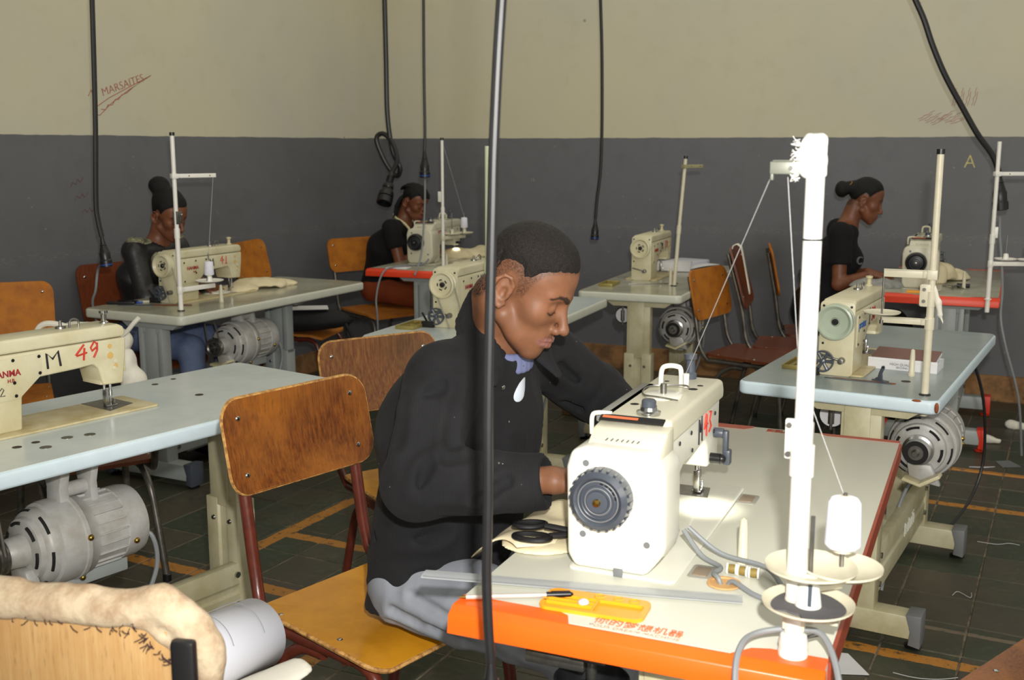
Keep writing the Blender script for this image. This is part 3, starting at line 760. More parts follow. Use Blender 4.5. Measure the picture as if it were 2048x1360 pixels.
def oldmachine(k, dx, label, rows, num, maker=None, makerm=None, sub=None, paint=None, wheel='slot', bodyx=1.0, wound=True, belt=True, lever=True, numx=.315, marks=True, group='old cream sewing machines'):
    """flat-bed machine; local x: 0 = plate at the hand-wheel end, needle at .41; y: middle of the arm; z from the table top"""
    t = thing('sewing_machine', label, 'sewing machine', tf(k, .2 + dx, .34), trz(k), group)
    P = paint or M_CREAM
    bw = .05
    # bed let into the table
    G().prism(rrect(.0, -.085, .51, .09, .012), .006, 'z', .003).make('bed', M_CREAM_D, t, .002)
    g = G(); g.prism([(.38, -.05), (.47, -.02), (.47, .085), (.38, .085)], .001, 'z', .0067); g.make('needle_plate', M_STEEL, t)
    needle_unit(t, .41, 0, .085)
    # arm and pillar in one casting
    pl = [(.0, .005), (.135, .005), (.14, .085), (.148, .108), (.165, .124), (.19, .13), (.30, .134), (.34, .138), (.355, .125), (.366, .078), (.425, .075), (.437, .15), (.44, .198), (0, .198)]
    g = G(); g.prism(pl[::-1], bw * 2, 'y', 0); arm = g.make('arm', P, t, .006, bseg=3)
    g = G(); g.prism([(.005, .2), (.437, .2), (.441, .215), (.435, .228), (.42, .235), (.02, .235), (.006, .228)][::-1], bw * 2 - .0, 'y', 0); g.make('top_cover', P, t, .013, bseg=3)
    # end plate by the wheel
    g = G(); g.prism(rrect(-bw - .003, .0, bw + .003, .232, .014), .008, 'x', -.004); ep = g.make('end_plate', P, t, .002)
    screwheads(ep, [(-.042, .217), (.042, .217), (.04, .1)], -.008, .004, axis='x')
    # service plate on the near side
    g = G(); g.prism([(.035, .085), (.13, .085), (.195, .138), (.195, .192), (.035, .187)][::-1], .003, 'y', -bw - .0015); sp = g.make('side_plate', P, t, .001)
    screwheads(sp, [(.045, .095), (.122, .095), (.188, .142), (.188, .184), (.12, .184), (.045, .18), (.12, .128)], -bw - .003, .0045)
    screwheads(arm, [(.40, .12), (.405, .138)], -bw, .006, P)
    g = G(); g.lathe([(.009, 0), (.009, -.0015)][::-1], 16, 'y', (.39, -bw, .155)); g.lathe([(.006, 0), (.006, -.0015)][::-1], 16, 'y', (.39, -bw, .18)); g.lathe([(.006, 0), (.006, -.0015)][::-1], 16, 'y', (.405, -bw, .125)); g.make('oil_plug', pm('yellowed_plug', (206, 170, 100), .5), arm)
    # face of the needle end
    g = G(); g.prism([(.36, .078), (.425, .074), (.425, .13), (.405, .135), (.38, .14)][::-1], bw * 1.7, 'y', 0); g.make('face_plate', P, t, .004)
    # hand wheel with rim and belt groove
    wz = .172; r = .055 if wheel != 'slot' else .052
    g = G(); g.lathe([(.0, -.03), (.012, -.03), (.014, -.034), (r * .72, -.036), (r * .9, -.046), (r, -.044), (r, -.03), (r - .006, -.026), (r - .006, -.021), (r, -.018), (r, -.011), (.014, -.011), (.012, 0), (0, 0)], 36, 'x', (0, 0, wz))
    hw = g.make('hand_wheel', M_CREAM if wheel == 'slot' else pm('pale_green_wheel', (168, 180, 160), .3, coat=.3), t)
    G().lathe([(0, -.038), (.006, -.038), (.010, -.034), (.010, -.028)], 16, 'x', (-.003, 0, wz)).make('wheel_hub', M_BLACK, hw)
    if wheel == 'slot':
        for i in range(5):
            a = 2 * PI * i / 5; g = G()
            g.tube([(-.0365, .02 * math.cos(a + u), wz + .02 * math.sin(a + u)) for u in (-.3, 0, .3)], .0022, 6).make('wheel_slot', M_DARK, hw)
    # belt and its guard
    if belt:
        g = G(); x = -.0235
        for s in (-1, 1): g.tube([(x, s * (r - .006), wz - .005), (x, s * .034 - .06, .0)], .0028, 6)
        g.make('belt', pm('grey_belt', (150, 146, 130), .6), t)
    if wound:
        g = G(); n = 24; c = (-.02, .035, .045)
        g.lathe([(.034, -.006), (.034, .006), (.029, .006), (.029, -.006), (.034, -.006)], 30, 'x', c)
        g.lathe([(.008, -.006), (.008, .006), (.0, .008)], 14, 'x', c); g.lathe([(0, -.009), (.008, -.006)], 14, 'x', c)
        for i in range(6):
            a = i * PI / 3; g.cyl((c[0], c[1] + .007 * math.cos(a), c[2] + .007 * math.sin(a)), (c[0], c[1] + .031 * math.cos(a), c[2] + .031 * math.sin(a)), .0045, .006, 8)
        w = g.make('winder_wheel', M_DGREY, t)
        g = G(); g.box((-.02, .07, .012), (.02, .05, .024)); g.cyl((-.02, .075, .024), (-.04, .085, .06), .004); g.make('winder_bracket', M_DARK, t, .002)
    # reverse lever
    if lever:
        g = G(); g.cyl((-.005, -.02, .05), (-.03, -.02, .05), .011, .009); g.cyl((-.02, -.015, .052), (-.02, .045, .066), .0035); g.make('stitch_lever', M_STEEL, t, .001)
    # top fittings: thread post, guides
    g = G(); g.lathe([(.013, .23), (.012, .238), (.0075, .241), (.0075, .258), (.0115, .262), (.0115, .268), (.0, .27)], 18, 'z', (.41, 0, 0)); g.make('pressure_screw', M_CHROME if wheel == 'none' else M_CREAM, t)
    g = G(); g.tube(smooth_path([(.31, 0, .232), (.31, 0, .25), (.32, 0, .256), (.335, 0, .25), (.335, 0, .232)], 4), .0028, 8); g.lathe([(.014, .233), (.013, .24), (0, .242)], 14, 'z', (.29, .01, 0)); g.lathe([(.004, .24), (.004, .255), (0, .256)], 10, 'z', (.29, .01, 0)); g.make('thread_guide', M_STEEL, t)
    # tension lever at the needle end
    g = G(); g.cyl((.437, -.005, .135), (.455, -.005, .135), .008); g.box((.458, -.005, .122), (.007, .012, .05)); g.make('lifting_lever', M_CREAM, t, .002)
    # brush-painted numbers
    tx = lambda a, b: (a, -bw - .0012, b)
    if rows:
        for (s, x, z, sz, mt) in rows: lettering(s, sz, mt, t, (x, -bw - .0034, z), (PI / 2, 0, 0), 'painted_number', shear=.05, sx=.85)
    if num == '49':
        strokes('painted_letter', [[(.212, .148), (.21, .187), (.226, .171), (.242, .189), (.247, .15)]], .0030, M_BRUSHK, t, tx)
        strokes('painted_number', [[(.315, .195), (.29, .17), (.293, .168), (.322, .173)], [(.316, .186), (.312, .154)], [(.352, .192), (.345, .199), (.334, .184), (.337, .175), (.352, .184), (.353, .195), (.352, .175), (.341, .157)]], .0027, M_BRUSHR, t, tx)
        strokes('painted_number', [[(.07, .098), (.072, .118)], [(.082, .114), (.087, .12), (.092, .115), (.082, .1), (.094, .1)]], .0011, M_BRUSHK, t, lambda a, b: (a, -bw - .004, b))
    if num == '41':
        strokes('painted_letter', [[(.218, .146), (.217, .182), (.228, .168), (.239, .183), (.243, .148)]], .0022, M_BRUSHK, t, tx)
        strokes('painted_number', [[(.304, .19), (.287, .167), (.312, .17)], [(.303, .182), (.301, .152)], [(.328, .188), (.327, .153)], [(.32, .153), (.334, .153)]], .002, M_BRUSHR, t, tx)
    if num == '40':
        strokes('painted_letter', [[(.225, .148), (.224, .186), (.236, .162), (.242, .186), (.247, .144)]], .0022, M_BRUSHK, t, tx)
        strokes('painted_number', [[(.285, .188), (.276, .165), (.30, .17)], [(.293, .184), (.293, .15)], [(.322, .186), (.313, .17), (.322, .152), (.333, .168), (.322, .186)]], .002, M_BRUSHR, t, tx)
    if num == '38':
        strokes('painted_number', [[(.237, .186), (.252, .186), (.243, .168), (.253, .154), (.24, .144)], [(.275, .186), (.266, .178), (.28, .16), (.27, .146), (.264, .158), (.28, .176), (.275, .186)]], .002, M_LOGOR, t, tx)
        strokes('painted_letter', [[(.208, .19), (.208, .14)]], .0016, M_BRUSHK, t, tx)
    if num == '39':
        strokes('painted_number', [[(.297, .186), (.312, .186), (.303, .17), (.313, .156), (.30, .148)], [(.338, .17), (.328, .175), (.334, .187), (.341, .178), (.338, .15)]], .002, M_LOGOR, t, tx)
        strokes('painted_letter', [[(.218, .146), (.217, .182), (.228, .168), (.239, .183), (.243, .148)]], .0018, M_BRUSHK, t, tx)
    if maker: lettering(maker, .022 if len(maker) < 6 else .036, makerm, t, (.1, -bw - .0036, .152), (PI / 2, 0, 0), 'maker_name', sx=.95, off=.0005)
    if sub: lettering(sub, .012, makerm, t, (.112, -bw - .0036, .134), (PI / 2, 0, 0), 'maker_name', off=.0002)
    return t
oldmachine('nine', 0, 'cream sewing machine painted M 49 on the pale blue-edged table at left', None, '49', 'HANMA', M_LOGOR, 'H.B', wheel='none')
oldmachine('one', .09, 'cream sewing machine painted M 41 with the high-bun woman behind it', None, '41', 'HANMA', M_LOGOR, 'H.B')
oldmachine('forty', .1, 'cream sewing machine painted M 40 just behind the man\'s shoulder', None, '40', 'HANMA', M_LOGOR, 'H.B')
oldmachine('eight', 0.02, 'cream sewing machine with large green-grey wheel, painted 38, on the grey-blue table', None, '38', 'protex', M_LOGOB, None, wheel='plain', belt=False)
oldmachine('back', .33, 'small cream sewing machine on the table by the back wall', None, '39', 'HANMA', M_LOGOR, None, belt=False, wound=False)

def newmachine(k, dx, label, main=False):
    """boxy white machine with vented motor on its end"""
    t = thing('sewing_machine', label, 'sewing machine', tf(k, .2 + dx, .36), trz(k), 'boxy white sewing machines')
    P = M_WHITE if main else pm('off_white_enamel', (206, 202, 180), .36, var=.06)
    T2 = M_IVORY if main else P
    # bed
    G().prism(rrect(.0, -.095, .555, .09, .014), .004, 'z', .002).make('bed', P, t, .0015)
    G().prism([(.455, -.04), (.52, -.03), (.52, .075), (.455, .075)], .001, 'z', .0047).make('needle_plate', M_STEEL, t)
    # motor cover: shield outline with cut corners
    pl = [(-.062, .028), (-.045, .006), (.078, .006), (.091, .028), (.094, .178), (.086, .206), (.058, .216), (-.05, .214), (-.076, .186), (-.078, .05)]
    g = G(); g.prism(pl, .10, 'x', .05); cov = g.make('motor_cover', P, t, .010, bseg=3)
    g = G(); g.box((-.0005, .0, .0075), (.003, .016, .014)); g.make('cable_notch', M_CAPG, cov, .001)
    for y, z in ((.058, .188), (.062, .066), (-.048, .062)): G().lathe([(0, -.0012), (.0055, -.0012), (.0055, .002)], 14, 'x', (0, y, z)).make('screw_hole', M_CAPG, cov)
    for i in range(7): G().box((-.0002, .03 - i * .008, .045 - .001 * abs(3 - i)), (.0012, .0016, .05)).make('rib', P, cov)
    # sloping shoulder up to the arm
    pl2 = [(.02, .209), (.06, .236), (.10, .24), (.10, .18), (.02, .18)]
    g = G(); g.prism(pl2, .13, 'y', .002); sh = g.make('shoulder', T2, t, .006)
    for i in range(7): G().box((.036, .034 - i * .009, .2225), (.016, .0018, .0015)).at().make('vent_slot', M_CAPG, sh)
    # pillar + arm
    pl = [(.098, .005), (.165, .005), (.168, .10), (.18, .128), (.21, .14), (.37, .146), (.385, .13), (.395, .085), (.475, .085), (.482, .15), (.482, .23), (.098, .23)]
    g = G(); g.prism(pl[::-1], .112, 'y', .004); arm = g.make('arm', P, t, .006, bseg=3)
    g = G(); g.prism([(.085, .205), (.486, .205), (.488, .225), (.478, .243), (.46, .248), (.10, .248), (.088, .24)][::-1], .126, 'y', .004); top = g.make('top_cover', T2, t, .014, bseg=3)
    G().prism([(.10, .248), (.37, .248), (.37, .232), (.1, .232)], .03, 'y', .062).make('rear_panel', pm('grey_panel', (132, 132, 126), .4), t, .004)
    G().tube(smooth_path([(.085, .078, .215), (.085, .078, .245), (.088, .07, .252), (.092, .045, .252)], 5), .004, 8).make('panel_rail', P, t)
    # display strip
    g = G(); g.box((0, 0, 0), (.016, .112, .004)); o = g.make('display_strip', M_DARK, t, .001); o.location = (.082, .006, .2475); o.rotation_euler = (0, R(-20), 0)
    g = G(); g.box((-.001, .02, .0022), (.006, .062, .001)); g.make('indicator', pm('orange_lamp_strip', (214, 104, 60), .3), o)
    # winder post and spool seat on top
    g = G(); g.lathe([(.02, .248), (.021, .254), (.015, .256), (.014, .262), (.009, .263)], 22, 'z', (.125, -.01, 0)); g.make('winder_base', M_CHROME, t)
    g = G(); g.lathe([(.0125, .26), (.0125, .272), (.010, .275), (.0, .275)], 18, 'z', (.125, -.01, 0)); g.make('winder_knob', M_GREYP, t)
    g = G(); g.lathe([(.034, .248), (.035, .252), (.03, .254), (.0, .254)], 26, 'z', (.27, .005, 0)); g.make('spool_seat', P, t)
    g = G(); g.lathe([(.006, .254), (.006, .272), (.0, .273)], 12, 'z', (.27, .005, 0)); g.make('spool_pin', M_STEEL, t)
    g = G(); g.lathe([(.005, .254), (.006, .28), (.0, .281)], 12, 'z', (.335, -.02, 0)); g.make('thread_post', P, t)
    g = G(); g.tube(smooth_path([(.24, -.03, .25), (.22, .0, .258), (.24, .035, .256), (.3, .04, .258), (.315, -.02, .262), (.30, -.035, .262)], 5), .0015, 6); g.make('thread_wire', M_STEEL, t)
    # thread loop handle
    g = G(); g.tube(smooth_path([(.352, .034, .24), (.355, .033, .278), (.358, .024, .287), (.362, .006, .287), (.364, -.002, .279), (.364, -.003, .24)], 5), .0048, 10); g.make('thread_loop', P, t)
    g = G(); g.lathe([(.012, .246), (.013, .258), (.009, .262), (.009, .285), (.0125, .288), (.0125, .297), (.0, .3)], 18, 'z', (.445, 0, 0)); g.make('pressure_screw', M_GREYP, t)
    for x, y, r in ((.38, .0, .006), (.40, .035, .005), (.35, -.03, .009), (.385, -.035, .006), (.19, .035, .008), (.19, .0, .006)): G().lathe([(0, .2484), (r, .2484), (r, .2475)][::-1], 14, 'z', (x, y, 0)).make('oil_port', M_DARK, t)
    # needle side and levers
    needle_unit(t, .485, -.012, .09)
    g = G(); g.prism([(.39, .088), (.47, .085), (.47, .14), (.40, .148)][::-1], .1, 'y', .004); g.make('face_plate', P, t, .004)
    screwheads(arm, [(.17, .19), (.25, .19), (.26, .155), (.43, .15), (.435, .185), (.175, .03)], -.052, .0045)
    g = G(); g.cyl((.44, -.05, .145), (.44, -.072, .145), .010); g.box((.44, -.076, .12), (.018, .010, .062)); g.box((.44, -.08, .098), (.020, .014, .03)); g.make('reverse_lever', M_GREYP, t, .003)
    g = G(); g.cyl((.415, -.052, .1), (.415, -.072, .1), .010); g.ball((.415, -.074, .1), .009); g.make('tension_knob', M_BLACK, t)
    # vented hand wheel
    wc = (0, .027, .134); r = .051
    g = G(); g.lathe([(.0, .004), (r, .004), (r + .001, -.010), (r - .002, -.026), (r - .010, -.032), (r - .014, -.029), (r - .016, -.0245), (.02, -.0275), (0, -.0275)][::-1], 48, 'x', wc); hw = g.make('hand_wheel', M_DGREY if main else M_BLACK, t)
    if main:
        for q, rr in enumerate((.040, .034, .028, .022)):
            g = G(); pts = [(-.0285, wc[1] + rr * math.cos(a), wc[2] + rr * math.sin(a)) for a in [2 * PI * i / 40 for i in range(40)]]
            g.tube(pts, .0013, 5, True); g.make('wheel_ring', M_CAPG if q % 2 else M_GREYP, hw)
        for i in range(24):
            a = 2 * PI * i / 24; G().box((-.013, 0, 0), (.018, .0045, .002)).make('grip_rib', M_DGREY, hw).matrix_local = Matrix.Translation((0, wc[1], wc[2])) @ Matrix.Rotation(a, 4, 'X') @ Matrix.Translation((0, 0, r + .0005))
        for i in range(5):
            a = R(100 + 16 * i); g = G(); g.box((-.0275, 0, 0), (.003, .004, .004)); g.make('vent', M_DARK, hw).location = (0, wc[1] + .031 * math.cos(a), wc[2] + .031 * math.sin(a))
    else:
        for rr in (.040, .030, .020):
            G().tube([(-.0285, wc[1] + rr * math.cos(a), wc[2] + rr * math.sin(a)) for a in [2 * PI * i / 32 for i in range(32)]], .0013, 5, True).make('wheel_ring', M_GREYP, hw)
    g = G(); g.lathe([(.019, -.024), (.018, -.033), (.008, -.034), (0, -.033)][::-1], 24, 'x', wc); hb = g.make('wheel_hub', M_GREYP if main else M_BLACK, hw)
    G().lathe([(0, -.039), (.006, -.038), (.007, -.03)], 14, 'x', wc).make('hub_screw', M_BRASS if main else M_STEEL, hb)
    if main:
        tx = lambda a, b: (a, -.0535, b)
        strokes('painted_letter', [[(.312, .152), (.312, .2), (.322, .174), (.332, .202), (.336, .154)]], .0013, M_BRUSHK, t, tx)
        strokes('painted_number', [[(.366, .2), (.353, .172), (.378, .178)], [(.370, .196), (.370, .155)], [(.390, .198), (.406, .196), (.396, .18), (.408, .166), (.391, .158)]], .0015, M_BRUSHR, t, tx)
        lettering('JOYEE', .024, M_GREYP, t, (.135, -.0528, .155), (PI / 2, 0, 0), 'maker_name', sx=1.0, off=.0004)
    else:
        lettering('JO', .024, M_BRUSHR, t, (.155, -.0528, .185), (PI / 2, 0, 0), 'maker_name', off=.0006)
        lettering('YEE', .024, M_LOGOB, t, (.2, -.0528, .185), (PI / 2, 0, 0), 'maker_name', off=.0006)
    return t
nm = newmachine('main', 0, 'large boxy white sewing machine painted M 43 in front of the man', True)
newmachine('redtwo', .1, 'boxy off-white sewing machine with lit needle in front of the woman in braids')
newmachine('right', .0, 'boxy off-white sewing machine with black wheel in front of the woman in black t-shirt')
# recessed clips beside the big machine's bed
for x, y in ((.69, .245), (.275, .235)):
    t = thing('bed_clip', 'steel clip let into the orange-edged table by the bed end near the ' + ('needle' if x > .5 else 'wheel'), 'clip', tf('main', x, y, ZT), trz('main'), 'bed clips')
    G().prism(rrect(-.03, -.018, .03, .022, .008), .0012, 'z', .0006).make('clip_plate', pm('clip_steel', (170, 168, 158), .4, metal=.3), t, .0004)
    G().prism(rrect(-.02, -.010, .02, .016, .004), .002, 'z', .0014).make('clip_tongue', pm('oiled_tongue', (150, 132, 112), .4, metal=.2), t, .0005)
# lamps under the arms that give off light
def needle_lamp(k, x, y, e):
    d = bpy.data.lights.new('needle_lamp', 'SPOT'); d.energy = e; d.spot_size = R(100); d.shadow_soft_size = .008; d.color = (1, .97, .82); d.spot_blend = .6
    o = bpy.data.objects.new('needle_lamp', d); COL.objects.link(o); o.location = tf(k, x, y, ZT + .083)
needle_lamp('main', .6, .31, .8)
needle_lamp('redtwo', .74, .32, .35)

# ------------------------------------------------------------------ clutch motors under the tops
def motor(k, x0, yc, zc, label, big=True, pulley=True, cable=True):
    t = thing('clutch_motor', label, 'motor', tf(k, x0, yc, zc), trz(k), 'clutch motors')
    P = M_MOTOR
    g = G(); g.lathe([(0, 0), (.065, 0), (.075, .004), (.078, .016), (.086, .02), (.092, .03), (.094, .045), (.101, .05), (.104, .06), (.104, .105), (.107, .108), (.107, .118), (.103, .122), (.098, .145), (0, .145)][::-1], 44, 'x'); hs = g.make('clutch_housing', P, t)
    for i in range(6):
        a0 = i * PI / 3 + .2
        for rr, xx in ((.066, -.001), (.089, .027)):
            w = .3 if rr < .07 else .28
            g = G(); g.tube([(xx, rr * math.cos(a0 + u), rr * math.sin(a0 + u)) for u in np.linspace(-w, w, 7)], .0042, 6); g.make('vent_slot', M_DARK, hs)
    g = G(); g.lathe([(0, -.05), (.03, -.05), (.036, -.04), (.04, 0), (.05, .004)], 28, 'x'); g.make('bearing_nose', P, t)
    g = G(); g.prism([(-.07, -.105), (.02, -.09), (.03, -.04), (-.04, -.04)], .03, 'x', -.005); g.make('lever_lug', P, t, .006)
    g = G(); g.lathe([(0, .14), (.088, .14), (.09, .15), (.09, .23), (.093, .232), (.093, .27), (.088, .29), (.07, .302), (0, .304)], 40, 'x'); by = g.make('motor_body', P, t)
    for i in range(22):
        a = 2 * PI * i / 22; o = G().box((.188, 0, .091), (.082, .003, .009)).make('cooling_fin', P, by, .001); o.rotation_euler = (a, 0, 0)
    # hanger up to the table
    g = G(); g.prism([(-.035, .05), (.035, .05), (.028, .13), (.05, ZT - .04 - zc), (-.05, ZT - .04 - zc), (-.028, .13)], .025, 'x', .1); g.prism([(-.035, .05), (.035, .05), (.028, .13), (.05, ZT - .04 - zc), (-.05, ZT - .04 - zc), (-.028, .13)], .02, 'x', .18); g.cyl((.09, 0, .118), (.19, 0, .118), .018)
    g.box((.14, 0, ZT - .045 - zc), (.13, .13, .01)); g.make('hanger', P, t, .003)
    g = G(); g.box((.16, -.01, -.118), (.2, .035, .012)); g.box((.16, -.026, -.105), (.2, .006, .03)); g.make('clutch_arm', M_STANDG, t, .002)
    if pulley:
        g = G(); g.lathe([(.0, -.085), (.008, -.085), (.009, -.078), (.009, -.072), (.03, -.068), (.035, -.074), (.042, -.074), (.042, -.068), (.036, -.064), (.036, -.060), (.042, -.056), (.042, -.05), (0, -.05)], 32, 'x'); pu = g.make('pulley', M_STEEL, t)
        for i in range(4):
            a = i * PI / 2 + .4; g = G(); g.tube([(-.0695, .02 * math.cos(a + u), .02 * math.sin(a + u)) for u in (-.35, 0, .35)], .005, 6); g.make('pulley_hole', M_DARK, pu)
        g = G(); z1 = ZT - .03 - zc
        g.tube([(-.062, -.038, .01), (-.055, -.0 + .02, z1)], .0035, 6); g.tube([(-.062, .038, .01), (-.055, .05 + .02, z1)], .0035, 6); g.make('belt', pm('dark_belt', (84, 78, 70), .6), t)
    else:
        g = G(); g.lathe([(.046, -.004), (.046, -.02), (.038, -.022), (.036, -.004), (.046, -.004)], 32, 'x'); pr_ = g.make('pulley_ring', M_CHROME, t); G().lathe([(0, -.051), (.036, -.051), (.036, -.049), (0, -.049)], 28, 'x').make('pulley_well', M_DARK, pr_); G().lathe([(0, -.07), (.008, -.07), (.012, -.052), (.022, -.052), (.022, -.05)], 20, 'x').make('shaft_end', M_STEEL, pr_)
    g = G(); g.prism([(-.075, -.065), (-.02, -.10), (.035, -.085), (.03, -.075), (-.015, -.09), (-.068, -.056)], .05, 'x', -.04); g.make('belt_guard', M_CREAM, t, .002)
    g = G(); g.tube(smooth_path([(.27, -.03, -.04), (.30, .0, -.05), (.3, .05, -.15), (.28, .1, -.3), (.2, .12, -zc + .012)] if not cable else [(.27, -.03, -.04), (.30, -.075, -.03), (.31, -.08, -.12), (.26, -.06, -.24), (.2, -.02, -.35), (.12, .02, -zc + .012), (-.05, .06, -zc + .012)], 6), .006, 8); g.make('power_cable', M_RUBGR, t)
    for p in ((.115, -.105, .02), (.25, -.089, -.03), (.12, -.05, -.095)): G().ball(p, .008, seg=10, rings=6).make('bolt', M_BRASS, hs)
    return t
motor('nine', .232, .15, .515, 'large silver-grey clutch motor under the pale blue-edged 49 table')
motor('one', .42, .15, .56, 'silver-grey clutch motor with ribs under the high-bun woman\'s table')
motor('eight', .22, .08, .56, 'round silver-grey clutch motor under the chipped corner of the 38 table', pulley=False, cable=False)
motor('back', .32, .1, .55, 'silver-grey clutch motor with spring under the table by the back wall', pulley=False)
motor('forty', .4, .15, .55, 'silver-grey clutch motor under the table behind the man')
# knee-lifter pads
for k, x, y, z, lb in (('back', .15, .324, .629, 'round white knee lifter pad hanging under the table by the back wall'), ('eight', .2, .337, .64, 'round knee lifter pad hanging under the 38 table')):
    t = thing('knee_lifter', lb, 'knee lifter', tf(k, x, y, z), trz(k))
    G().lathe([(0, -.012), (.036, -.012), (.038, -.006), (.038, .0)], 26, 'x').make('pad', M_PAPERW, t)
    G().lathe([(.038, -.002), (.043, 0), (.043, .012), (0, .012)], 26, 'x').make('pad_rim', M_BLACK, t)
    g = G(); g.cyl((-.014, 0, -.045), (-.014, 0, ZT - .04 - z), .005); g.cyl((-.014, 0, -.026), (-.014, 0, .026), .010); g.make('rod', M_STEEL, t)
# oil pan and knee bracket under the orange table
t = thing('oil_pan', 'black round oil pan with metal clamp under the orange-edged table', 'oil pan', tf('main', .075, .36, .60), trz('main'))
G().lathe([(.0, .0), (.05, .0), (.058, .01), (.06, .04), (.056, .04), (.05, .012), (0, .008)], 32, 'z').make('pan', M_BLACK, t)
g = G(); g.box((0, .06, .06), (.02, .1, .02)); g.cyl((0, 0, .03), (0, 0, .11), .008); g.box((0, 0, .09), (.05, .06, .03)); g.make('clamp', M_STEEL, t, .003)

# ------------------------------------------------------------------ thread stands
def cone_spool(k, x, y, z, label, group='white thread spools', s=1.0):
    t = thing('thread_spool', label, 'spool', tf(k, x, y, z), 0, group)
    G().lathe([(0, 0), (.019 * s, 0), (.0215 * s, .004), (.0205 * s, .030 * s), (.019 * s, .056 * s), (.016 * s, .06 * s), (0, .06 * s)], 24).make('thread', M_THREAD, t)
    G().lathe([(.0, -.006), (.012 * s, -.006), (.011 * s, .001), (.005 * s, .0605 * s), (.005 * s, .064 * s), (0, .064 * s)], 16).make('spool_core', M_POLEC, t)
    return t
def stand_base(k, x, y, h, label, pole=None, r=.0085, cap=True, joint=.35, tilt=(0, 0)):
    P = pole or M_POLE
    t = thing('thread_stand', label, 'thread stand', tf(k, x, y), trz(k), 'thread stands on the tables')
    tx, ty = tilt
    q = lambda z: (tx * z / h, ty * z / h, z)
    G().cyl((0, 0, -.06), q(h * joint), r * 1.12).make('lower_pole', P, t)
    G().cyl(q(h * joint), q(h), r).make('pole', P, t)
    G().cyl(q(h * joint - .03), q(h * joint + .012), r * 1.35).make('joint_sleeve', P, t)
    G().lathe([(.0, -.001), (.016, -.001), (.016, .003), (.011, .005), (0, .005)], 20).make('pole_foot', M_BLACK if cap else P, t)
    if cap: G().cyl(q(h - .002), q(h + .012), r * 1.2).make('pole_cap', M_BLACK, t)
    t['q'] = 0
    return t, q
def guide_arm(t, z, ang, L, P, r0=.0085, w=.016, drop=0.0):
    a = R(ang); ca, sa = math.cos(a), math.sin(a)
    o = empty('guide_arm', (0, 0, z)); bpy.data.objects.remove(o)
    g = G(); m = Matrix.Translation((0, 0, z)) @ Matrix.Rotation(a, 4, 'Z')
    g.m = m
    g.box((L / 2, 0, 0), (L, .003, w)); g.box((L / 2, .005, w / 2), (L, .012, .002)); ar = g.make('guide_arm', P, t, .0006)
    g = G(); g.m = m; g.box((0, 0, 0), (r0 * 3.2, r0 * 3.0, w * 1.25)); g.box((r0 * 2.2, 0, 0), (r0 * 1.6, .008, w)); g.make('clamp', P, t, .0015)
    for xx in (L * .35, L * .85):
        g = G(); g.m = m; g.lathe([(0, -.0028), (.003, -.0028), (.003, 0)], 10, 'y', (xx, 0, 0)); g.make('screw', M_BRASS, ar)
    return (L * .93 * ca, L * .93 * sa, z - w * .4)
def spool_tray(t, z, ang, L, P, discs=((1.0, 0.0),), pins=True, dr=.05, cone=True, dz=.012, armw=.018, pinh=.1):
    a = R(ang); m = Matrix.Translation((0, 0, z)) @ Matrix.Rotation(a, 4, 'Z')
    g = G(); g.m = m; g.box((L / 2, 0, 0), (L, .004, armw)); g.box((L / 2, .006, armw / 2), (L, .014, .002)); g.make('spool_arm', P, t, .0006)
    g = G(); g.m = m; g.cyl((0, 0, -armw * .8), (0, 0, armw * .8), .0125); g.box((.014, 0, 0), (.016, .012, armw)); g.make('clamp', P, t, .001)
    out = []
    for fx, oy in discs:
        g = G(); g.m = m; c = (L * fx, oy, dz)
        g.lathe([(.0, 0), (dr * .3, 0), (dr * .9, .005), (dr, .009), (dr, .011), (dr * .88, .0075), (dr * .3, .003), (0, .003)], 40, 'z', c); d = g.make('spool_disc', P, t)
        if cone:
            g = G(); g.m = m; g.lathe([(.015, .003), (.011, .03), (.007, .034), (0, .034)], 16, 'z', c); g.make('spool_cone', P, d)
            g = G(); g.m = m; g.box((c[0] - .012, c[1], c[2] + .017), (.006, .003, .022)); g.make('cone_slot', M_GREYP, d)
        if pins:
            g = G(); g.m = m; g.cyl((c[0], c[1], -.006), (c[0], c[1], c[2] + pinh), .0028); g.cyl((c[0], c[1], -.012), (c[0], c[1], -.002), .006); g.make('spool_pin', M_STEEL, d)
        out.append(tuple(m @ Vector((c[0], c[1], c[2] + .003))))
    return out
def thread(label, pts, r=.0006, cat='thread', group='threads between the stands and the machines'):
    g = G(); g.tube(pts, r, 5); o = g.make('sewing_thread', M_THR1); return tag(o, label, cat)
def W(k, t_local, x, y):  # stand-local point to world
    return Vector(tf(k, x + t_local[0], y + t_local[1], ZT + t_local[2]))
# main stand, wrapped in white cloth at the top
t, q = stand_base('main', .028, .048, .70, 'tall thick white stand in front with cloth-wrapped top and loose threads', M_POLE, .0122, cap=False, joint=.415)
G().lathe([(.0, -.002), (.020, -.002), (.021, .008), (.0195, .012), (.0205, .018), (.018, .03), (.0135, .033)], 26).make('pole_collar', M_POLE, t)
G().cyl((.012, -.012, .022), (.03, -.03, .024), .004).make('collar_screw', M_CHROME, t)
g = G(); g.box((0, .012, .31), (.008, .024, .056)); g.box((0, -.002, .31), (.022, .022, .05)); cl = g.make('joint_clamp', M_POLE, t, .003)
for z in (.29, .33): G().lathe([(0, -.006), (.004, -.006), (.004, 0)], 12, 'x', (-.002, .018, z)).make('screw', M_STEEL, cl)
G().cyl((0, 0, .5785), (0, 0, .581), .0125).make('pole_ring', M_DARK, t)
prims = [cap((0, 0, .66), (0, 0, .715), .0138, .0148, flat='ab'), ell((.002, .010, .69), (.011, .012, .022), 'u', .008), ell((-.002, .016, .676), (.009, .010, .014), 'u', .008)]
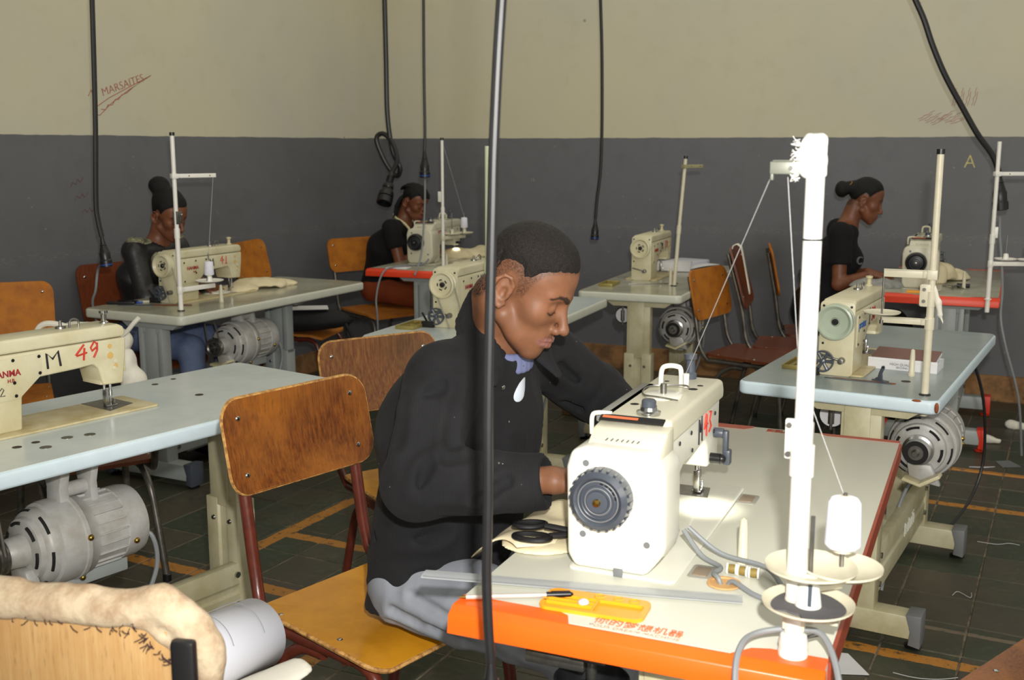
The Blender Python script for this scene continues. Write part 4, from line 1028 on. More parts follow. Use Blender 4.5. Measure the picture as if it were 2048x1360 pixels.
o, vp = sdf_obj('cloth_wrap', prims, .0022, M_PAD, t, disp=lambda p: vnoise(p, 240, 2) * .0016)
g = G()
for i in range(60):
    a = random.uniform(1.2, 2.6); z = random.uniform(.655, .71); r0 = .016; d = random.uniform(.003, .009)
    p = Vector((r0 * math.cos(a) * .6, .014 + r0 * math.sin(a) * .5, z)); g.tube([p, p + Vector((random.uniform(-.5, .2) * d, d * .8, random.uniform(-.4, .4) * d)), p + Vector((random.uniform(-.8, .3) * d, d * 1.3, random.uniform(-.9, .6) * d))], .0004, 4)
fz = g.make('loose_threads', M_PAD, t); fz['kind'] = 'stuff'
g = G(); g.box((0.0, .035, .672), (.014, .045, .016)); g.box((.0, .034, .681), (.02, .04, .002)); g.box((.0, .055, .668), (.012, .004, .024)); ga = g.make('guide_arm', pm('grey_guide', (128, 130, 118), .4, metal=.4), t, .001)
G().lathe([(0, -.010), (.003, -.010), (.003, 0)], 10, 'x', (-.001, .03, .672)).make('screw', M_CHROME, ga)
# lower disc with foam, two upper dishes
g = G(); g.cyl((0, 0, .06), (0, 0, .085), .0145); g.box((-.01, -.03, .062), (.016, .06, .004)); g.box((-.004, .0, .055), (.01, .03, .03)); g.make('spool_arm', M_POLEC, t, .001)
def dish(c, r, label, foam=False, cone=False, pin=.0):
    g = G(); g.lathe([(0, 0), (r * .3, 0), (r * .85, .007), (r, .013), (r, .016), (r * .97, .0155), (r * .82, .009), (r * .3, .0035), (0, .0035)], 44, 'z', c); d = g.make('spool_disc', M_POLEC, t)
    if foam:
        pts = []; 
        for i in range(36):
            a = 2 * PI * i / 36; rr = r * .80 * (1 + .05 * math.sin(3 * a + 1) - (.28 if 2.3 < a < 3.0 or .4 < a < .8 else 0)); pts.append((c[0] + rr * math.cos(a), c[1] + rr * math.sin(a)))
        G().prism(pts, .004, 'z', c[2] + .008).make('foam_pad', pm('grey_foam', (84, 82, 84), .9, bump=.3), d)
    if cone:
        G().lathe([(.018, .01), (.013, .045), (.010, .05), (0, .05)], 20, 'z', c).make('spool_cone', M_POLE, d)
        G().box((c[0] - .015, c[1] - .004, c[2] + .03), (.006, .005, .03)).make('cone_slot', M_GREYP, d)
    if pin: G().cyl((c[0], c[1], c[2] - .01), (c[0], c[1], c[2] + pin), .0032).make('spool_pin', M_STEEL, d)
    return d
dish((-.012, -.019, .072), .062, '', foam=True, cone=True)
dish((.005, -.018, .118), .062, '', pin=.085)
dish((.035, -.055, .112), .056, '', pin=.12)
G().cyl((.005, -.018, .10), (.035, -.055, .10), .006).make('disc_link', M_POLEC, t)
cone_spool('main', .028 + .035, .048 - .055, ZT + .155, 'white thread spool on the tall front stand', s=1.15)
top = Vector(tf('main', .028, .048 + .055, ZT + .665))
mk = Vector(tf('main', .565, .35, ZT + .27))
thread('thread slanting from the front stand down to the man\'s machine', [top, mk], .0007)
sp = Vector(tf('main', .063, -.007, ZT + .225))
thread('thread hanging from the front stand past the grey-blue table to the spool', [Vector(tf('main', .028, .048 + .035, ZT + .66)), Vector(tf('main', .045, .06, ZT + .40)), sp], .0005)

t, q = stand_base('eight', .071, .05, .68, 'cream stand with black cap on the grey-blue 38 table', M_POLEC, .0095, joint=.42)
G().cyl((0, 0, .19), (0, 0, .222), .0135).make('pole_collar', M_POLEC, t)
spool_tray(t, .21, 94, .13, M_POLEC, ((1.0, 0),), dr=.052, cone=False, pinh=.12)
guide_arm(t, .345, 96, .13, M_POLEC, w=.022)
g = G(); g.prism(rrect(.001, .255, .030, .318, .006), .004, 'x', -.008); pl = g.make('joint_clamp', M_POLEC, t, .001)
for z in (.27, .303): G().lathe([(0, -.003), (.005, -.003), (.005, 0)], 12, 'x', (-.01, .018, z)).make('screw', M_STEEL, pl)
prims = [cap((0, -.006, .315), (-.004, -.02, .27), .004, .007), cap((-.004, -.02, .27), (0, -.026, .235), .009, .008, k=.008), cap((0, -.026, .235), (0, -.04, .20), .004, .0012, k=.006)]
o, vp = sdf_obj('tied_rag', prims, .0025, M_CLOTHW, t, disp=lambda p: vnoise(p, 160, 4) * .0015)

t, q = stand_base('one', .128, .12, .745, 'white stand with black cap and arm on the high-bun woman\'s table', M_POLE, .009, joint=.46)
p1 = guide_arm(t, .575, -22, .19, M_POLE)
d1 = spool_tray(t, .09, -5, .20, M_POLE, ((.98, .03),), dr=.062, pinh=.13)
for z in (.40,): 
    g = G(); g.box((0, 0, z), (.014, .024, .055)); g.box((.018, -.004, z), (.022, .006, .05)); cl = g.make('joint_clamp', M_STEEL, t, .001); G().ball((.022, -.01, z + .012), .005).make('screw', M_CHROME, cl)
s1 = W('one', d1[0], .128, .12); cone_spool('one', .128 + d1[0][0], .12 + d1[0][1], ZT + d1[0][2] + .03, 'white thread spool on the high-bun woman\'s table')
thread('thread from stand arm to spool beside the high-bun woman', [W('one', p1, .128, .12), s1 + Vector((0, 0, .11))], .0009)

t, q = stand_base('back', .359, .124, .64, 'leaning cream stand with top arm on the table by the back wall', M_POLEC, .0085, joint=.46, tilt=(.0, -.045))
a = guide_arm(t, .60, -35, .12, pm('olive_guide', (150, 146, 110), .45)); 
for o in t.children:
    if o.name.startswith(('guide_arm', 'clamp')): o.location = (0, -.042, 0)
t, q = stand_base('right', -.0, .05, .72, 'white stand at the far right with arm and two spool cones', M_POLE, .009, cap=False, joint=.4)
t.location = tf('right', -.035, .047)
p2 = guide_arm(t, .575, -60, .17, M_POLE)
d2 = spool_tray(t, .165, -70, .17, M_POLE, ((.45, .03), (1.0, .0)), dr=.05, pinh=.12)
g = G(); g.box((.0, -.012, .31), (.006, .02, .05)); g.make('joint_clamp', M_POLE, t, .001)
cone_spool('right', -.035 + d2[1][0], .047 + d2[1][1], ZT + d2[1][2] + .03, 'white thread spool on the far right stand')
thread('thread from far right stand arm to its spool', [W('right', p2, -.035, .047), W('right', d2[1], -.035, .047) + Vector((0, 0, .09))], .0008)
t, q = stand_base('redtwo', .215, .175, .735, 'slim white stand with black cap on the table of the woman in braids', M_POLE, .0085, joint=.46)
d3 = spool_tray(t, .17, -18, .20, M_POLEC, ((.45, .01), (1.0, .01)), dr=.055, pinh=.13)
g = G(); g.box((0, .016, .41), (.006, .026, .06)); g.make('joint_clamp', M_POLE, t, .002)
cone_spool('redtwo', .215 + d3[1][0], .175 + d3[1][1], ZT + d3[1][2] + .035, 'white thread spool on the stand of the woman in braids')
thread('thread from the slim stand to the spool near the woman in braids', [W('redtwo', (0, -.01, .70), .215, .175), W('redtwo', d3[1], .215, .175) + Vector((0, 0, .1))], .0008)
t, q = stand_base('forty', .30, .16, .70, 'pale greenish stand rising behind the man\'s head', pm('greenish_pole', (206, 212, 180), .4), .0125, cap=False, joint=.36)
g = G(); g.box((0, 0, .19), (.02, .03, .07)); g.make('joint_clamp', M_STEEL, t, .002)

# pegs that prop a tilted machine
def peg(k, x, y, h, label, m=None):
    t = tag(G().lathe([(.0, 0), (.0105, 0), (.0105, .006), (.009, .008), (.0075, h * .75), (.006, h - .004), (.0, h)], 18).make('rest_peg', m or M_POLEC), label, 'peg', 'machine rest pegs')
    t.location = tf(k, x, y); return t
peg('main', .346, .185, .080, 'ivory rest peg on the orange-edged table beside the bobbins')
peg('eight', .328, .133, .085, 'ivory rest peg on the grey-blue table in front of the cards box')
peg('one', .422, .155, .08, 'cream rest peg on the high-bun woman\'s table')
peg('right', .324, .167, .09, 'cream rest peg on the far right red-edged table')
peg('back', .392, .148, .09, 'cream rest peg on the table by the back wall')
peg('redtwo', .32, .2, .07, 'cream rest peg on the braided woman\'s table')

# ------------------------------------------------------------------ chairs
def make_chair(name, label, loc, face, seat_m, back_m, tube_m, r=.0125, sw=.41, back=(.64, .875), bw=.41, tilt=12, round_back=.05, group=None, z0=.44, edge=None, holes=True, label_parts=None):
    """x forward, y to the sitter's left; origin on the floor under the seat centre"""
    t = thing(name, label, 'chair', (loc[0], loc[1], 0), face, group)
    pl = []
    d = .40
    for i in range(9): a = R(-90 + 90 * i / 8); pl.append((d / 2 - .05 + .05 * math.cos(a), -sw / 2 + .05 + .05 * math.sin(a)))
    for i in range(9): a = R(0 + 90 * i / 8); pl.append((d / 2 - .05 + .05 * math.cos(a), sw / 2 - .05 + .05 * math.sin(a)))
    for i in range(7): a = R(90 + 90 * i / 6); pl.append((-d / 2 + .03 + .03 * math.cos(a), sw / 2 - .055 + .03 * math.sin(a)))
    for i in range(7): a = R(180 + 90 * i / 6); pl.append((-d / 2 + .03 + .03 * math.cos(a), -sw / 2 + .055 + .03 * math.sin(a)))
    # curved plywood seat: grid clipped to the outline, front edge rolling down
    def bend(x, y, z): return (x, y, z + z0 + .010 * (1 - (y / sw * 2) ** 2) * -1 + (-(max(x - .11, 0)) ** 2 * 2.6) + .012 * max(-x - .1, 0) * 4)
    g = G(); n = len(pl); rings = 6; vs = []; fs = []
    for side, dz in ((0, .012), (1, 0)):
        for q in range(rings):
            s = (q + 1) / rings
            for x, y in pl: vs.append(bend(x * s, y * s, dz))
        vs.append(bend(0, 0, dz))
    per = rings * n + 1
    for side in (0, 1):
        b = side * per
        for q in range(rings - 1):
            for i in range(n): j = (i + 1) % n; f = (b + q * n + i, b + q * n + j, b + (q + 1) * n + j, b + (q + 1) * n + i); fs.append(f if side else f[::-1])
        for i in range(n): j = (i + 1) % n; f = (b + per - 1, b + i, b + j); fs.append(f if not side else f[::-1])
    for i in range(n): j = (i + 1) % n; a = (rings - 1) * n; fs.append((a + i, a + j, per + a + j, per + a + i))
    g.add(vs, fs); seat = g.make('seat', seat_m, t)
    if edge: 
        g = G(); g.tube([Vector(bend(x * 1.0, y * 1.0, .006)) for x, y in pl], .0058, 6, True); g.make('seat_edge', edge, seat)
    # back: rounded plywood panel, slightly wrapped, leaning
    g = G(); out = rrect(-bw / 2, -(back[1] - back[0]) / 2, bw / 2, (back[1] - back[0]) / 2, round_back, 7); n = len(out); vs = []; fs = []
    zc = (back[0] + back[1]) / 2; xb = -d / 2 - .03 - (zc - z0) * math.tan(R(tilt)) * .55
    def bb(a, b, off): return (xb - b * math.tan(R(tilt)) + off - .018 * (1 - (a / bw * 2) ** 2), a, zc + b)
    for off in (0.0, .010):
        for q in range(5):
            s = (q + 1) / 5
            for a, b in out: vs.append(bb(a * s, b * s, off))
        vs.append(bb(0, 0, off))
    per = 5 * n + 1
    for side in (0, 1):
        b0 = side * per
        for q in range(4):
            for i in range(n): j = (i + 1) % n; f = (b0 + q * n + i, b0 + q * n + j, b0 + (q + 1) * n + j, b0 + (q + 1) * n + i); fs.append(f)
        for i in range(n): j = (i + 1) % n; fs.append((b0 + per - 1, b0 + i, b0 + j))
    for i in range(n): j = (i + 1) % n; a = 4 * n; fs.append((a + i, a + j, per + a + j, per + a + i))
    g.add(vs, fs); bk = g.make('backrest', back_m, t, ang=50)
    if edge:
        g = G(); g.tube([Vector(bb(a, b, .005)) for a, b in out], .0048, 6, True); g.make('back_edge', edge if edge is not M_BROWNP else edge, bk)
    for sy in (-1, 1):
        y = sy * (bw / 2 - .045); ys = sy * (sw / 2 - .035)
        top = bb(y, (back[1] - back[0]) / 2 - .03, -.012); mid = bb(y, -(back[1] - back[0]) / 2, -.014)
        g = G(); g.tube(smooth_path([top, mid, (-d / 2 - .035, y * 1.02, z0 + .05), (-d / 2 + .01, ys, z0 - .016), (-d / 2 + .06, ys, z0 - .022), (d / 2 - .10, ys, z0 - .024)], 6), r, 12); g.make('back_post', tube_m, t)
        g = G(); g.tube(smooth_path([(d / 2 - .14, ys, z0 - .024), (d / 2 - .07, ys, z0 - .026), (d / 2 - .025, ys * 1.02, z0 - .06), (d / 2 - .005, ys * 1.06, z0 - .16), (d / 2 + .02, ys * 1.1, .012)], 6), r, 12); lg = g.make('leg', tube_m, t)
        G().lathe([(r + .003, 0), (r + .003, .022), (r, .024)], 12, 'z', (d / 2 + .02, ys * 1.1, .001)).make('leg_tip', M_BLACK, lg)
        g = G(); g.tube(smooth_path([(.0, ys * .95, z0 - .045), (-.07, ys * .97, z0 - .05), (-.13, ys, z0 - .10), (-.16, ys * 1.04, z0 - .2), (-.21, ys * 1.1, .012)], 6), r, 12); lg = g.make('leg', tube_m, t)
        G().lathe([(r + .003, 0), (r + .003, .022), (r, .024)], 12, 'z', (-.21, ys * 1.1, .001)).make('leg_tip', M_BLACK, lg)
        for b in (-.3, .3):
            c = bb(y, b * (back[1] - back[0]), .011); G().ball(c, .0065, (.5, 1, 1), 10, 6).make('rivet', M_CHROME, bk)
        for xx in (-.13, .06):
            c = bend(xx, ys, .0125); G().ball(c, .0065, (1, 1, .35), 10, 6).make('rivet', M_CHROME, seat)
    g = G()
    for xx in (-.03, .07): g.tube([(xx, -sw / 2 + .035, z0 - .035), (xx, sw / 2 - .035, z0 - .035)], r * .8, 10)
    g.make('cross_tube', tube_m, t)
    return t
man_chair = make_chair('school_chair', 'worn brown-backed chair with mustard yellow seat the man sits on', (-.285, 2.33), -39, W_YEL, W_OLD, M_BROWNP, .0145, edge=W_EDGE, sw=.45, bw=.425, back=(.695, .905))
make_chair('school_chair', 'streaked brown-backed chair standing behind the man\'s chair', (-.280, 3.335), -55, W_YEL, W_OLD2, M_BROWNP, .0135, edge=W_EDGE, bw=.43, back=(.61, .84), z0=.41)
GR = 'school chairs round the room'
make_chair('school_chair', 'orange-backed chair at left edge against the grey wall', (-2.09, 4.40), -70, W_ORG, W_ORG, M_STEELT, .011, group=GR, back=(.66, .885), bw=.42)
make_chair('school_chair', 'dark red-brown chair the high-bun woman sits on', (-1.76, 5.28), -38, W_RED, W_RED, M_BROWNP, .011, group=GR, back=(.60, .89))
make_chair('school_chair', 'orange-backed chair behind the 41 machine holding a black bag', (-1.20, 6.12), -12, W_ORG, W_ORG, M_BROWNP, .011, group=GR, back=(.70, .935))
make_chair('school_chair', 'orange-backed chair with steel legs the woman in braids sits on', (-.83, 6.88), -48, W_ORG, W_ORG, M_STEELT, .011, group=GR, back=(.67, .88))
make_chair('school_chair', 'orange-backed steel chair beside the table by the back wall', (1.215, 5.36), -36, W_RED, W_ORG, M_STEELT, .011, group=GR, back=(.61, .855))
make_chair('school_chair', 'brown steel chair with a cloth strip over its back', (1.47, 5.62), -18, W_RED, W_RED, M_STEELT, .011, group=GR, back=(.64, .95), tilt=16)
make_chair('school_chair', 'steel chair the woman in black t-shirt sits on', (1.72, 6.02), -12, W_RED, W_ORG, M_STEELT, .011, group=GR, back=(.66, .92))
make_chair('school_chair', 'chair between the front left table and the high-bun woman\'s table', (-1.45, 3.62), 125, W_RED, W_RED, M_STEELT, .012, group=GR, back=(.50, .60), z0=.42)

# chair in the front left corner: bare plywood back bound with stuffed calico, black flat-iron frame
t = thing('repaired_chair', 'bare plywood chair back bound with stitched padded calico, front left corner', 'chair', (-.612, 1.50, 0), 80)
# local x forward (away from the camera), y left
bw = .45; zb0, zb1 = .55, .862
out = []
for a, b in rrect(-bw / 2, zb0, bw / 2, zb1, .085, 8): out.append((a, b))
g = G(); g.prism(out, .012, 'x', -.10); pn = g.make('backrest', W_PALE, t, .002)
MP = pm('stuffed_calico', (196, 178, 150), .9, var=.25, vscale=22, rgb2=(158, 132, 104), bump=.5, bscale=90)
path = [(-.085, y, z) for y, z in rrect(-bw / 2 + .004, zb0 - .3, bw / 2 - .004, zb1 - .004, .085, 8)]
prims = []
ring = [p for p in path if p[2] > zb0 - .1]
pp = [p for a, p in sorted([(math.atan2(p[2] - .6, p[1]), p) for p in ring if p[2] > .6])]
pp = [(-.085, bw / 2 - .006, .50)] + pp + [(-.085, -bw / 2 + .006, .50)]
cs = smooth_path(pp, 3)
for i in range(len(cs) - 1):
    w = .019 + .002 * math.sin(i * 1.7) + .002 * math.sin(i * .6)
    prims.append(cap(tuple(cs[i]), tuple(cs[i + 1]), w, w, k=.012))
# the wider gathered patch at the near top corner
prims.append(cap((-.100, -.14, .836), (-.100, -.185, .805), .009, .007, k=.010)); prims.append(cap((-.102, -.13, .850), (-.102, .22, .850), .015, .015, k=.012)); prims.append(cap((-.104, -.13, .838), (-.104, .22, .838), .009, .008, k=.014))
o, vp = sdf_obj('stuffed_binding', prims, .0045, MP, t, disp=lambda p: vnoise(p, 60, 5) * .0018 + vnoise(p, 190, 6) * .0008)
M_STITCH = pm('dark_stitching', (58, 36, 44), .9)
g = G()
for i in range(90):
    y = random.choice([random.gauss(-.16, .03), random.gauss(-.20, .02), random.uniform(-.2, .24)]); z = .832 + random.gauss(0, .004) - max(0, (-y - .13)) * .8
    p = Vector((-.114, y, z)); d = Vector((-.002, random.uniform(-.012, .012), random.uniform(-.01, .01))); g.tube([p, p + d * .5 + Vector((-.002, 0, 0)), p + d], .0006, 4)
st = g.make('stitches', M_STITCH, t); st['kind'] = 'stuff'
for y in (-.208, .208):
    g = G(); g.box((-.122, y, .427), (.016, .034, .80)); fr = g.make('back_upright', M_BLACK, t, .006)
    for z in (.765, .6): G().lathe([(0, -.0105), (.007, -.0105), (.007, -.006)], 14, 'x', (-.122, y, z)).make('screw', M_BRASS, fr)
    g = G(); g.tube([(-.12, y, .05), (-.16, y, .012)], .014, 10); g.tube([(.2, y, .42), (.24, y, .012)], .014, 10); g.make('leg', M_BLACK, t)
for y, z in ((.11, .71), (-.12, .735), (.0, .69)): G().ball((-.107, y, z), .006, (.3, 1, 1), 10, 6).make('nail_mark', pm('nail_rust', (150, 100, 60), .6), pn)
prims = [ell((.06, .0, .455), (.25, .235, .045)), ell((.06, 0, .44), (.25, .235, .03), k=.02)]
o, vp = sdf_obj('seat_cushion', prims, .008, M_CLOTHW, t, disp=lambda p: vnoise(p, 30, 8) * .003)
# roll of pattern paper lying across that seat
t = thing('pattern_roll', 'thick roll of white pattern paper with pencil lines lying on the repaired chair', 'paper roll', (-.60, 1.835, .545), 52)
prof = []
for i in range(40):
    a = 2 * PI * i / 40; r = .075; prof.append((r * math.cos(a) * 1.12, r * math.sin(a) * .88))
g = G(); L_ = .36; vs = []; fs = []; n = 40
turn = 3.62; N_ = 140
for k in range(2):
    for i in range(N_):
        a = turn * 2 * PI * i / (N_ - 1); r = .028 + .047 * i / (N_ - 1); vs.append((-L_ / 2 + L_ * k + (.012 * math.sin(a) if k else 0), r * math.cos(a) * 1.15, r * math.sin(a) * .86))
fs = [(i, i + 1, N_ + i + 1, N_ + i) for i in range(N_ - 1)]
g.add(vs, fs); pr = g.make('paper_sheet', M_PAPER, t, smooth=True, ang=60)
m_ = pr.modifiers.new('thickness', 'SOLIDIFY'); m_.thickness = .0008
g = G()
for xx in (-.03, .06, .13): g.tube([(xx + .02 * math.sin(a), .0757 * math.cos(a) * 1.15, .0757 * math.sin(a) * .86) for a in np.linspace(-.9, 2.6, 24)], .0006, 4)
for a in (.55, 1.25): g.tube([(-.17, .0757 * math.cos(a) * 1.15, .0757 * math.sin(a) * .86), (.17, .0757 * math.cos(a) * 1.15, .0757 * math.sin(a) * .86)], .0005, 4)
g.make('pencil_lines', M_PENCIL, t)
t = thing('cream_cushion', 'cream flat cushion wedge under the pattern paper roll', 'cushion', (-.535, 1.80, .47), 50)
prims = [cap((-.16, -.02, 0), (.17, -.05, .045), .028, .010, lat=(0, 1, 0), ls=3.2)]
o, vp = sdf_obj('cushion_cover', prims, .006, M_CLOTHW, t)
# wooden board at the lower right corner
make_chair('school_chair', 'brown chair at the lower right corner, only a seat corner showing', (1.11, 1.93), 225, W_OLD, W_OLD, M_BROWNP, .012)

# ------------------------------------------------------------------ hanging sockets and cords
def plug(parent, p, d, s, ring=True, big=False, blue=True):
    """socket body hanging along direction d from point p"""
    d = Vector(d).normalized(); m = Matrix.Translation(p) @ d.to_track_quat('Z', 'Y').to_matrix().to_4x4()
    g = G(); g.m = m
    if big: g.lathe([(0, 0), (.011, 0), (.013, .02), (.014, .05), (.022, .06), (.024, .075), (.021, .08), (.024, .085), (.031, .1), (.032, .118), (.028, .12), (.033, .124), (.033, .15), (.027, .152), (.027, .128), (0, .128)][::1], 28)
    else: g.lathe([(0, 0), (.006, 0), (.008, .01), (.011, .03), (.019, .06), (.021, .064), (.021, .09), (.024, .094), (.024, .118), (.021, .12), (.021, .106), (0, .106)], 28)
    g.v = [tuple(Vector(p) + (Vector(v) - Vector(p)) * s) for v in g.v]
    b = g.make('socket_body', M_BLACK, parent)
    if blue and not big:
        g = G(); g.m = m; g.lathe([(.0236, .108), (.0248, .108), (.0248, .1125), (.0236, .1125)], 28); g.v = [tuple(Vector(p) + (Vector(v) - Vector(p)) * s) for v in g.v]; g.make('socket_ring', M_BLUE, b)
    g = G(); g.m = m
    for z in ((.03, .038, .046) if not big else (.02, .03, .04)): g.lathe([(.0125, z), (.0145, z + .002), (.0125, z + .004)] if not big else [(.0145, z), (.0165, z + .003), (.0145, z + .006)], 20)
    g.v = [tuple(Vector(p) + (Vector(v) - Vector(p)) * s) for v in g.v]; g.make('grip_rings', M_BLACK, b)
    return b
def cord(label, pts, r, end_dir=None, s=1.0, big=False, blue=True, mat=None, group='black cords hanging from the ceiling', plugit=True):
    p0 = Vector(pts[0]); t = thing('hanging_cord', label, 'cord', (p0.x, p0.y, 3.3), 0, group)
    loc = [Vector(p) - Vector((p0.x, p0.y, 3.3)) for p in pts]
    up_ = loc[0] + (loc[0] - loc[1]) * .6; g = G(); g.tube([(up_.x * 1.3, up_.y, 0), (up_.x * 1.15, up_.y, up_.z * .5)] + smooth_path([up_] + loc, 7), r, 10); g.make('cable', mat or M_RUBBER, t)
    if plugit: plug(t, tuple(loc[-1]), end_dir or (0, 0, -1), s, big=big, blue=blue)
    return t
cord('thick black cord hanging right in front of the man, closest to the camera', [(-0.013, 1.4, 1.636), (-0.018, 1.4, 1.559), (-0.023, 1.4, 1.455), (-0.025, 1.4, 1.38), (-0.028, 1.4, 1.265), (-0.031, 1.4, 1.134), (-0.032, 1.4, 0.998), (-0.034, 1.4, 0.893), (-0.032, 1.4, 0.821), (-0.029, 1.4, 0.768)], .0068, s=.8)
cord('leftmost hanging cord ending in a black socket with blue ring', [(-1.691, 4.6, 2.039), (-1.70, 4.6, 1.785), (-1.711, 4.6, 1.525), (-1.728, 4.6, 1.239), (-1.725, 4.6, 1.157), (-1.713, 4.6, 1.086)], .0105, (.1, 0, -1), 1.05)
cord('thick looped cord with big ribbed socket near the room corner', [(-0.792, 7.1, 2.354), (-0.79, 7.1, 1.992), (-0.788, 7.1, 1.653), (-0.76, 7.1, 1.435), (-0.714, 7.1, 1.325), (-0.741, 7.12, 1.272), (-0.809, 7.13, 1.357), (-0.864, 7.13, 1.498), (-0.822, 7.12, 1.538), (-0.759, 7.09, 1.482), (-0.729, 7.07, 1.372), (-0.763, 7.06, 1.294)], .0155, (-.17, -.5, -.8), 1.5, big=True)
cord('thin cord with black socket above the woman in braids', [(-0.511, 6.6, 2.291), (-0.514, 6.6, 1.869), (-0.513, 6.6, 1.553), (-0.517, 6.6, 1.431)], .0085, (0, 0, -1), 1.3)
cord('cord with black blue-ringed socket hanging against the right wall behind the man\'s head', [(0.496, 6.4, 2.266), (0.508, 6.4, 1.967), (0.514, 6.4, 1.578), (0.509, 6.4, 1.324), (0.491, 6.4, 1.153), (0.484, 6.4, 1.044)], .0095, (-.03, 0, -1), 1.0)
cord('slanting cord with long black socket at the right beside the letter A', [(1.907, 5.4, 2.14), (1.954, 5.4, 2.049), (2.001, 5.4, 1.934), (2.07, 5.4, 1.795), (2.165, 5.4, 1.642), (2.246, 5.4, 1.517), (2.326, 5.4, 1.417), (2.363, 5.4, 1.337)], .014, (.12, 0, -1), 1.55, blue=False)
def lead(label, pts, r, mat=M_RUBGR):
    g = G(); g.tube(smooth_path(pts, 6), r, 8); return tag(g.make('power_lead', mat), label, 'cable')
lead('grey lead dropping from the leftmost socket behind the table corner', [(-1.700, 4.6, .97), (-1.83, 4.85, .93), (-1.853, 4.86, .83), (-1.885, 4.9, .74), (-1.87, 5.0, .5)], .0055)
lead('grey lead dropping from the socket in front of the woman in braids', [(-0.517, 6.6, 1.28), (-0.515, 6.55, 1.143), (-0.52, 6.5, 0.995), (-0.522, 6.3, 0.84), (-.55, 6.18, .74)], .0055)
lead('grey lead looping off the red-edged table edge by the woman in braids', [tf('redtwo', .34, .30, ZT + .09), tf('redtwo', .27, .32, ZT + .012), tf('redtwo', .1, .39, ZT + .012), tf('redtwo', -.03, .44, ZT - .01), tf('redtwo', -.07, .47, ZT - .15), tf('redtwo', -.08, .46, ZT - .3), tf('redtwo', -.05, .47, .02)], .0055)
lead('grey lead hanging from the long socket across the far right table edge', [(2.385, 5.4, 1.12), (2.37, 5.35, 1.031), (2.345, 5.25, 0.908), (2.30, 5.12, 0.79), (2.265, 5.04, 0.68), (2.28, 5.0, 0.55), (2.36, 5.0, .3), (2.42, 5.05, .012)], .0055)
lead('dark lead sagging behind the far end of the 38 table', [tf('eight', 1.22, .08, .70), tf('eight', 1.30, .03, .5), tf('eight', 1.36, .02, .25), tf('eight', 1.30, .05, .10), tf('eight', 1.15, .1, .02)], .006, M_RUBBER)
lead('grey cable running from the big machine into the hole beside the bobbins', [tf('main', .33, .285, ZT + .05), tf('main', .32, .25, ZT + .012), tf('main', .29, .21, ZT + .008), tf('main', .255, .213, ZT + .01), tf('main', .235, .2, ZT + .008), tf('main', .24, .19, ZT - .03)], .0042)
lead('grey cable from the cable hole across the table to the front stand', [tf('main', .345, .28, ZT + .05), tf('main', .335, .22, ZT + .015), tf('main', .31, .14, ZT + .012), tf('main', .25, .10, ZT + .006), tf('main', .205, .07, ZT + .006), tf('main', .15, .04, ZT + .006)], .0042)
lead('grey cable lying from the cable hole under the spool dishes', [tf('main', .235, .19, ZT - .02), tf('main', .236, .18, ZT + .008), tf('main', .205, .14, ZT + .006), tf('main', .175, .09, ZT + .006), tf('main', .14, .04, ZT + .006)], .0042)
lead('grey cable looping round the foot of the front stand over the orange edge', [tf('main', -.09, .09, ZT - .12), tf('main', -.055, .11, ZT - .02), tf('main', -.02, .112, ZT + .02), tf('main', .02, .095, ZT + .028), tf('main', .04, .04, ZT + .035), tf('main', .03, .005, ZT + .03), tf('main', -.015, -.022, ZT - .02), tf('main', -.06, -.03, ZT - .13)], .0046)
G().lathe([(0, 0), (.0005, 0)], 6)
t = tag(G().lathe([(.0, .001), (.026, .001), (.028, .002), (.027, .004), (.022, .004), (.0215, .002), (0, .002)], 30).make('cable_grommet', pm('bare_hole_wood', (206, 160, 104), .7)), 'round bare-wood cable hole in the white top beside the bobbins', 'cable hole'); t.location = tf('main', .238, .192)
# ruler, pen, tray, bobbins, scissors, needle on the orange table
def glassy():
    m, nt, b = newmat('clear_ruler_plastic'); b.inputs['Base Color'].default_value = (*s2l((190, 194, 196)), 1); b.inputs['Roughness'].default_value = .15
    b.inputs['Alpha'].default_value = .5; return m
a = Vector(tf('main', .074, .655)); b_ = Vector(tf('main', .179, .15)); ang = math.degrees(math.atan2((b_ - a).y, (b_ - a).x)); mid = (a + b_) / 2
t = thing('ruler', 'clear plastic ruler sticking out over the table edge towards the man\'s lap', 'ruler', (mid.x, mid.y, ZT + .004), ang)
Lr = (b_ - a).length
g = G(); g.prism([(-.016, 0), (.016, 0), (.016, .0016), (.01, .0028), (-.01, .0028), (-.016, .0016)][::-1], Lr, 'x', 0); g.make('blade', glassy(), t)
g = G()
for i in range(int(Lr / .002)):
    h = .008 if i % 5 == 0 else .0045; g.box((-Lr / 2 + .004 + i * .002, -.0155 + h / 2, .0024), (.0004, h, .0004))
tk = g.make('tick_marks', M_GREYP, t, smooth=False); tk['kind'] = 'stuff'
a = Vector(tf('main', .014, .548)); b_ = Vector(tf('main', .088, .397)); ang = math.degrees(math.atan2((b_ - a).y, (b_ - a).x))
t = thing('ballpoint_pen', 'clear ballpoint pen with black cap lying across the orange corner', 'pen', (a.x, a.y, ZT + .006), ang)
Lp = (b_ - a).length
G().cyl((0, 0, 0), (Lp - .04, 0, .001), .0036, seg=6).make('barrel', pm('clear_barrel', (200, 186, 176), .15, coat=.5), t)
G().cyl((-.004, 0, 0), (Lp - .045, 0, .001), .0016).make('ink_tube', M_DARK, t)
G().cyl((-.012, 0, 0), (0, 0, 0), .0008, .003).make('tip', M_BRASS, t)
g = G(); g.cyl((Lp - .042, 0, .001), (Lp - .004, 0, .0015), .0048, .0042); g.cyl((Lp - .004, 0, .0015), (Lp, 0, .0015), .0042, .002); g.box((Lp - .02, 0, .006), (.03, .003, .0018)); g.make('cap', M_BLACK, t)
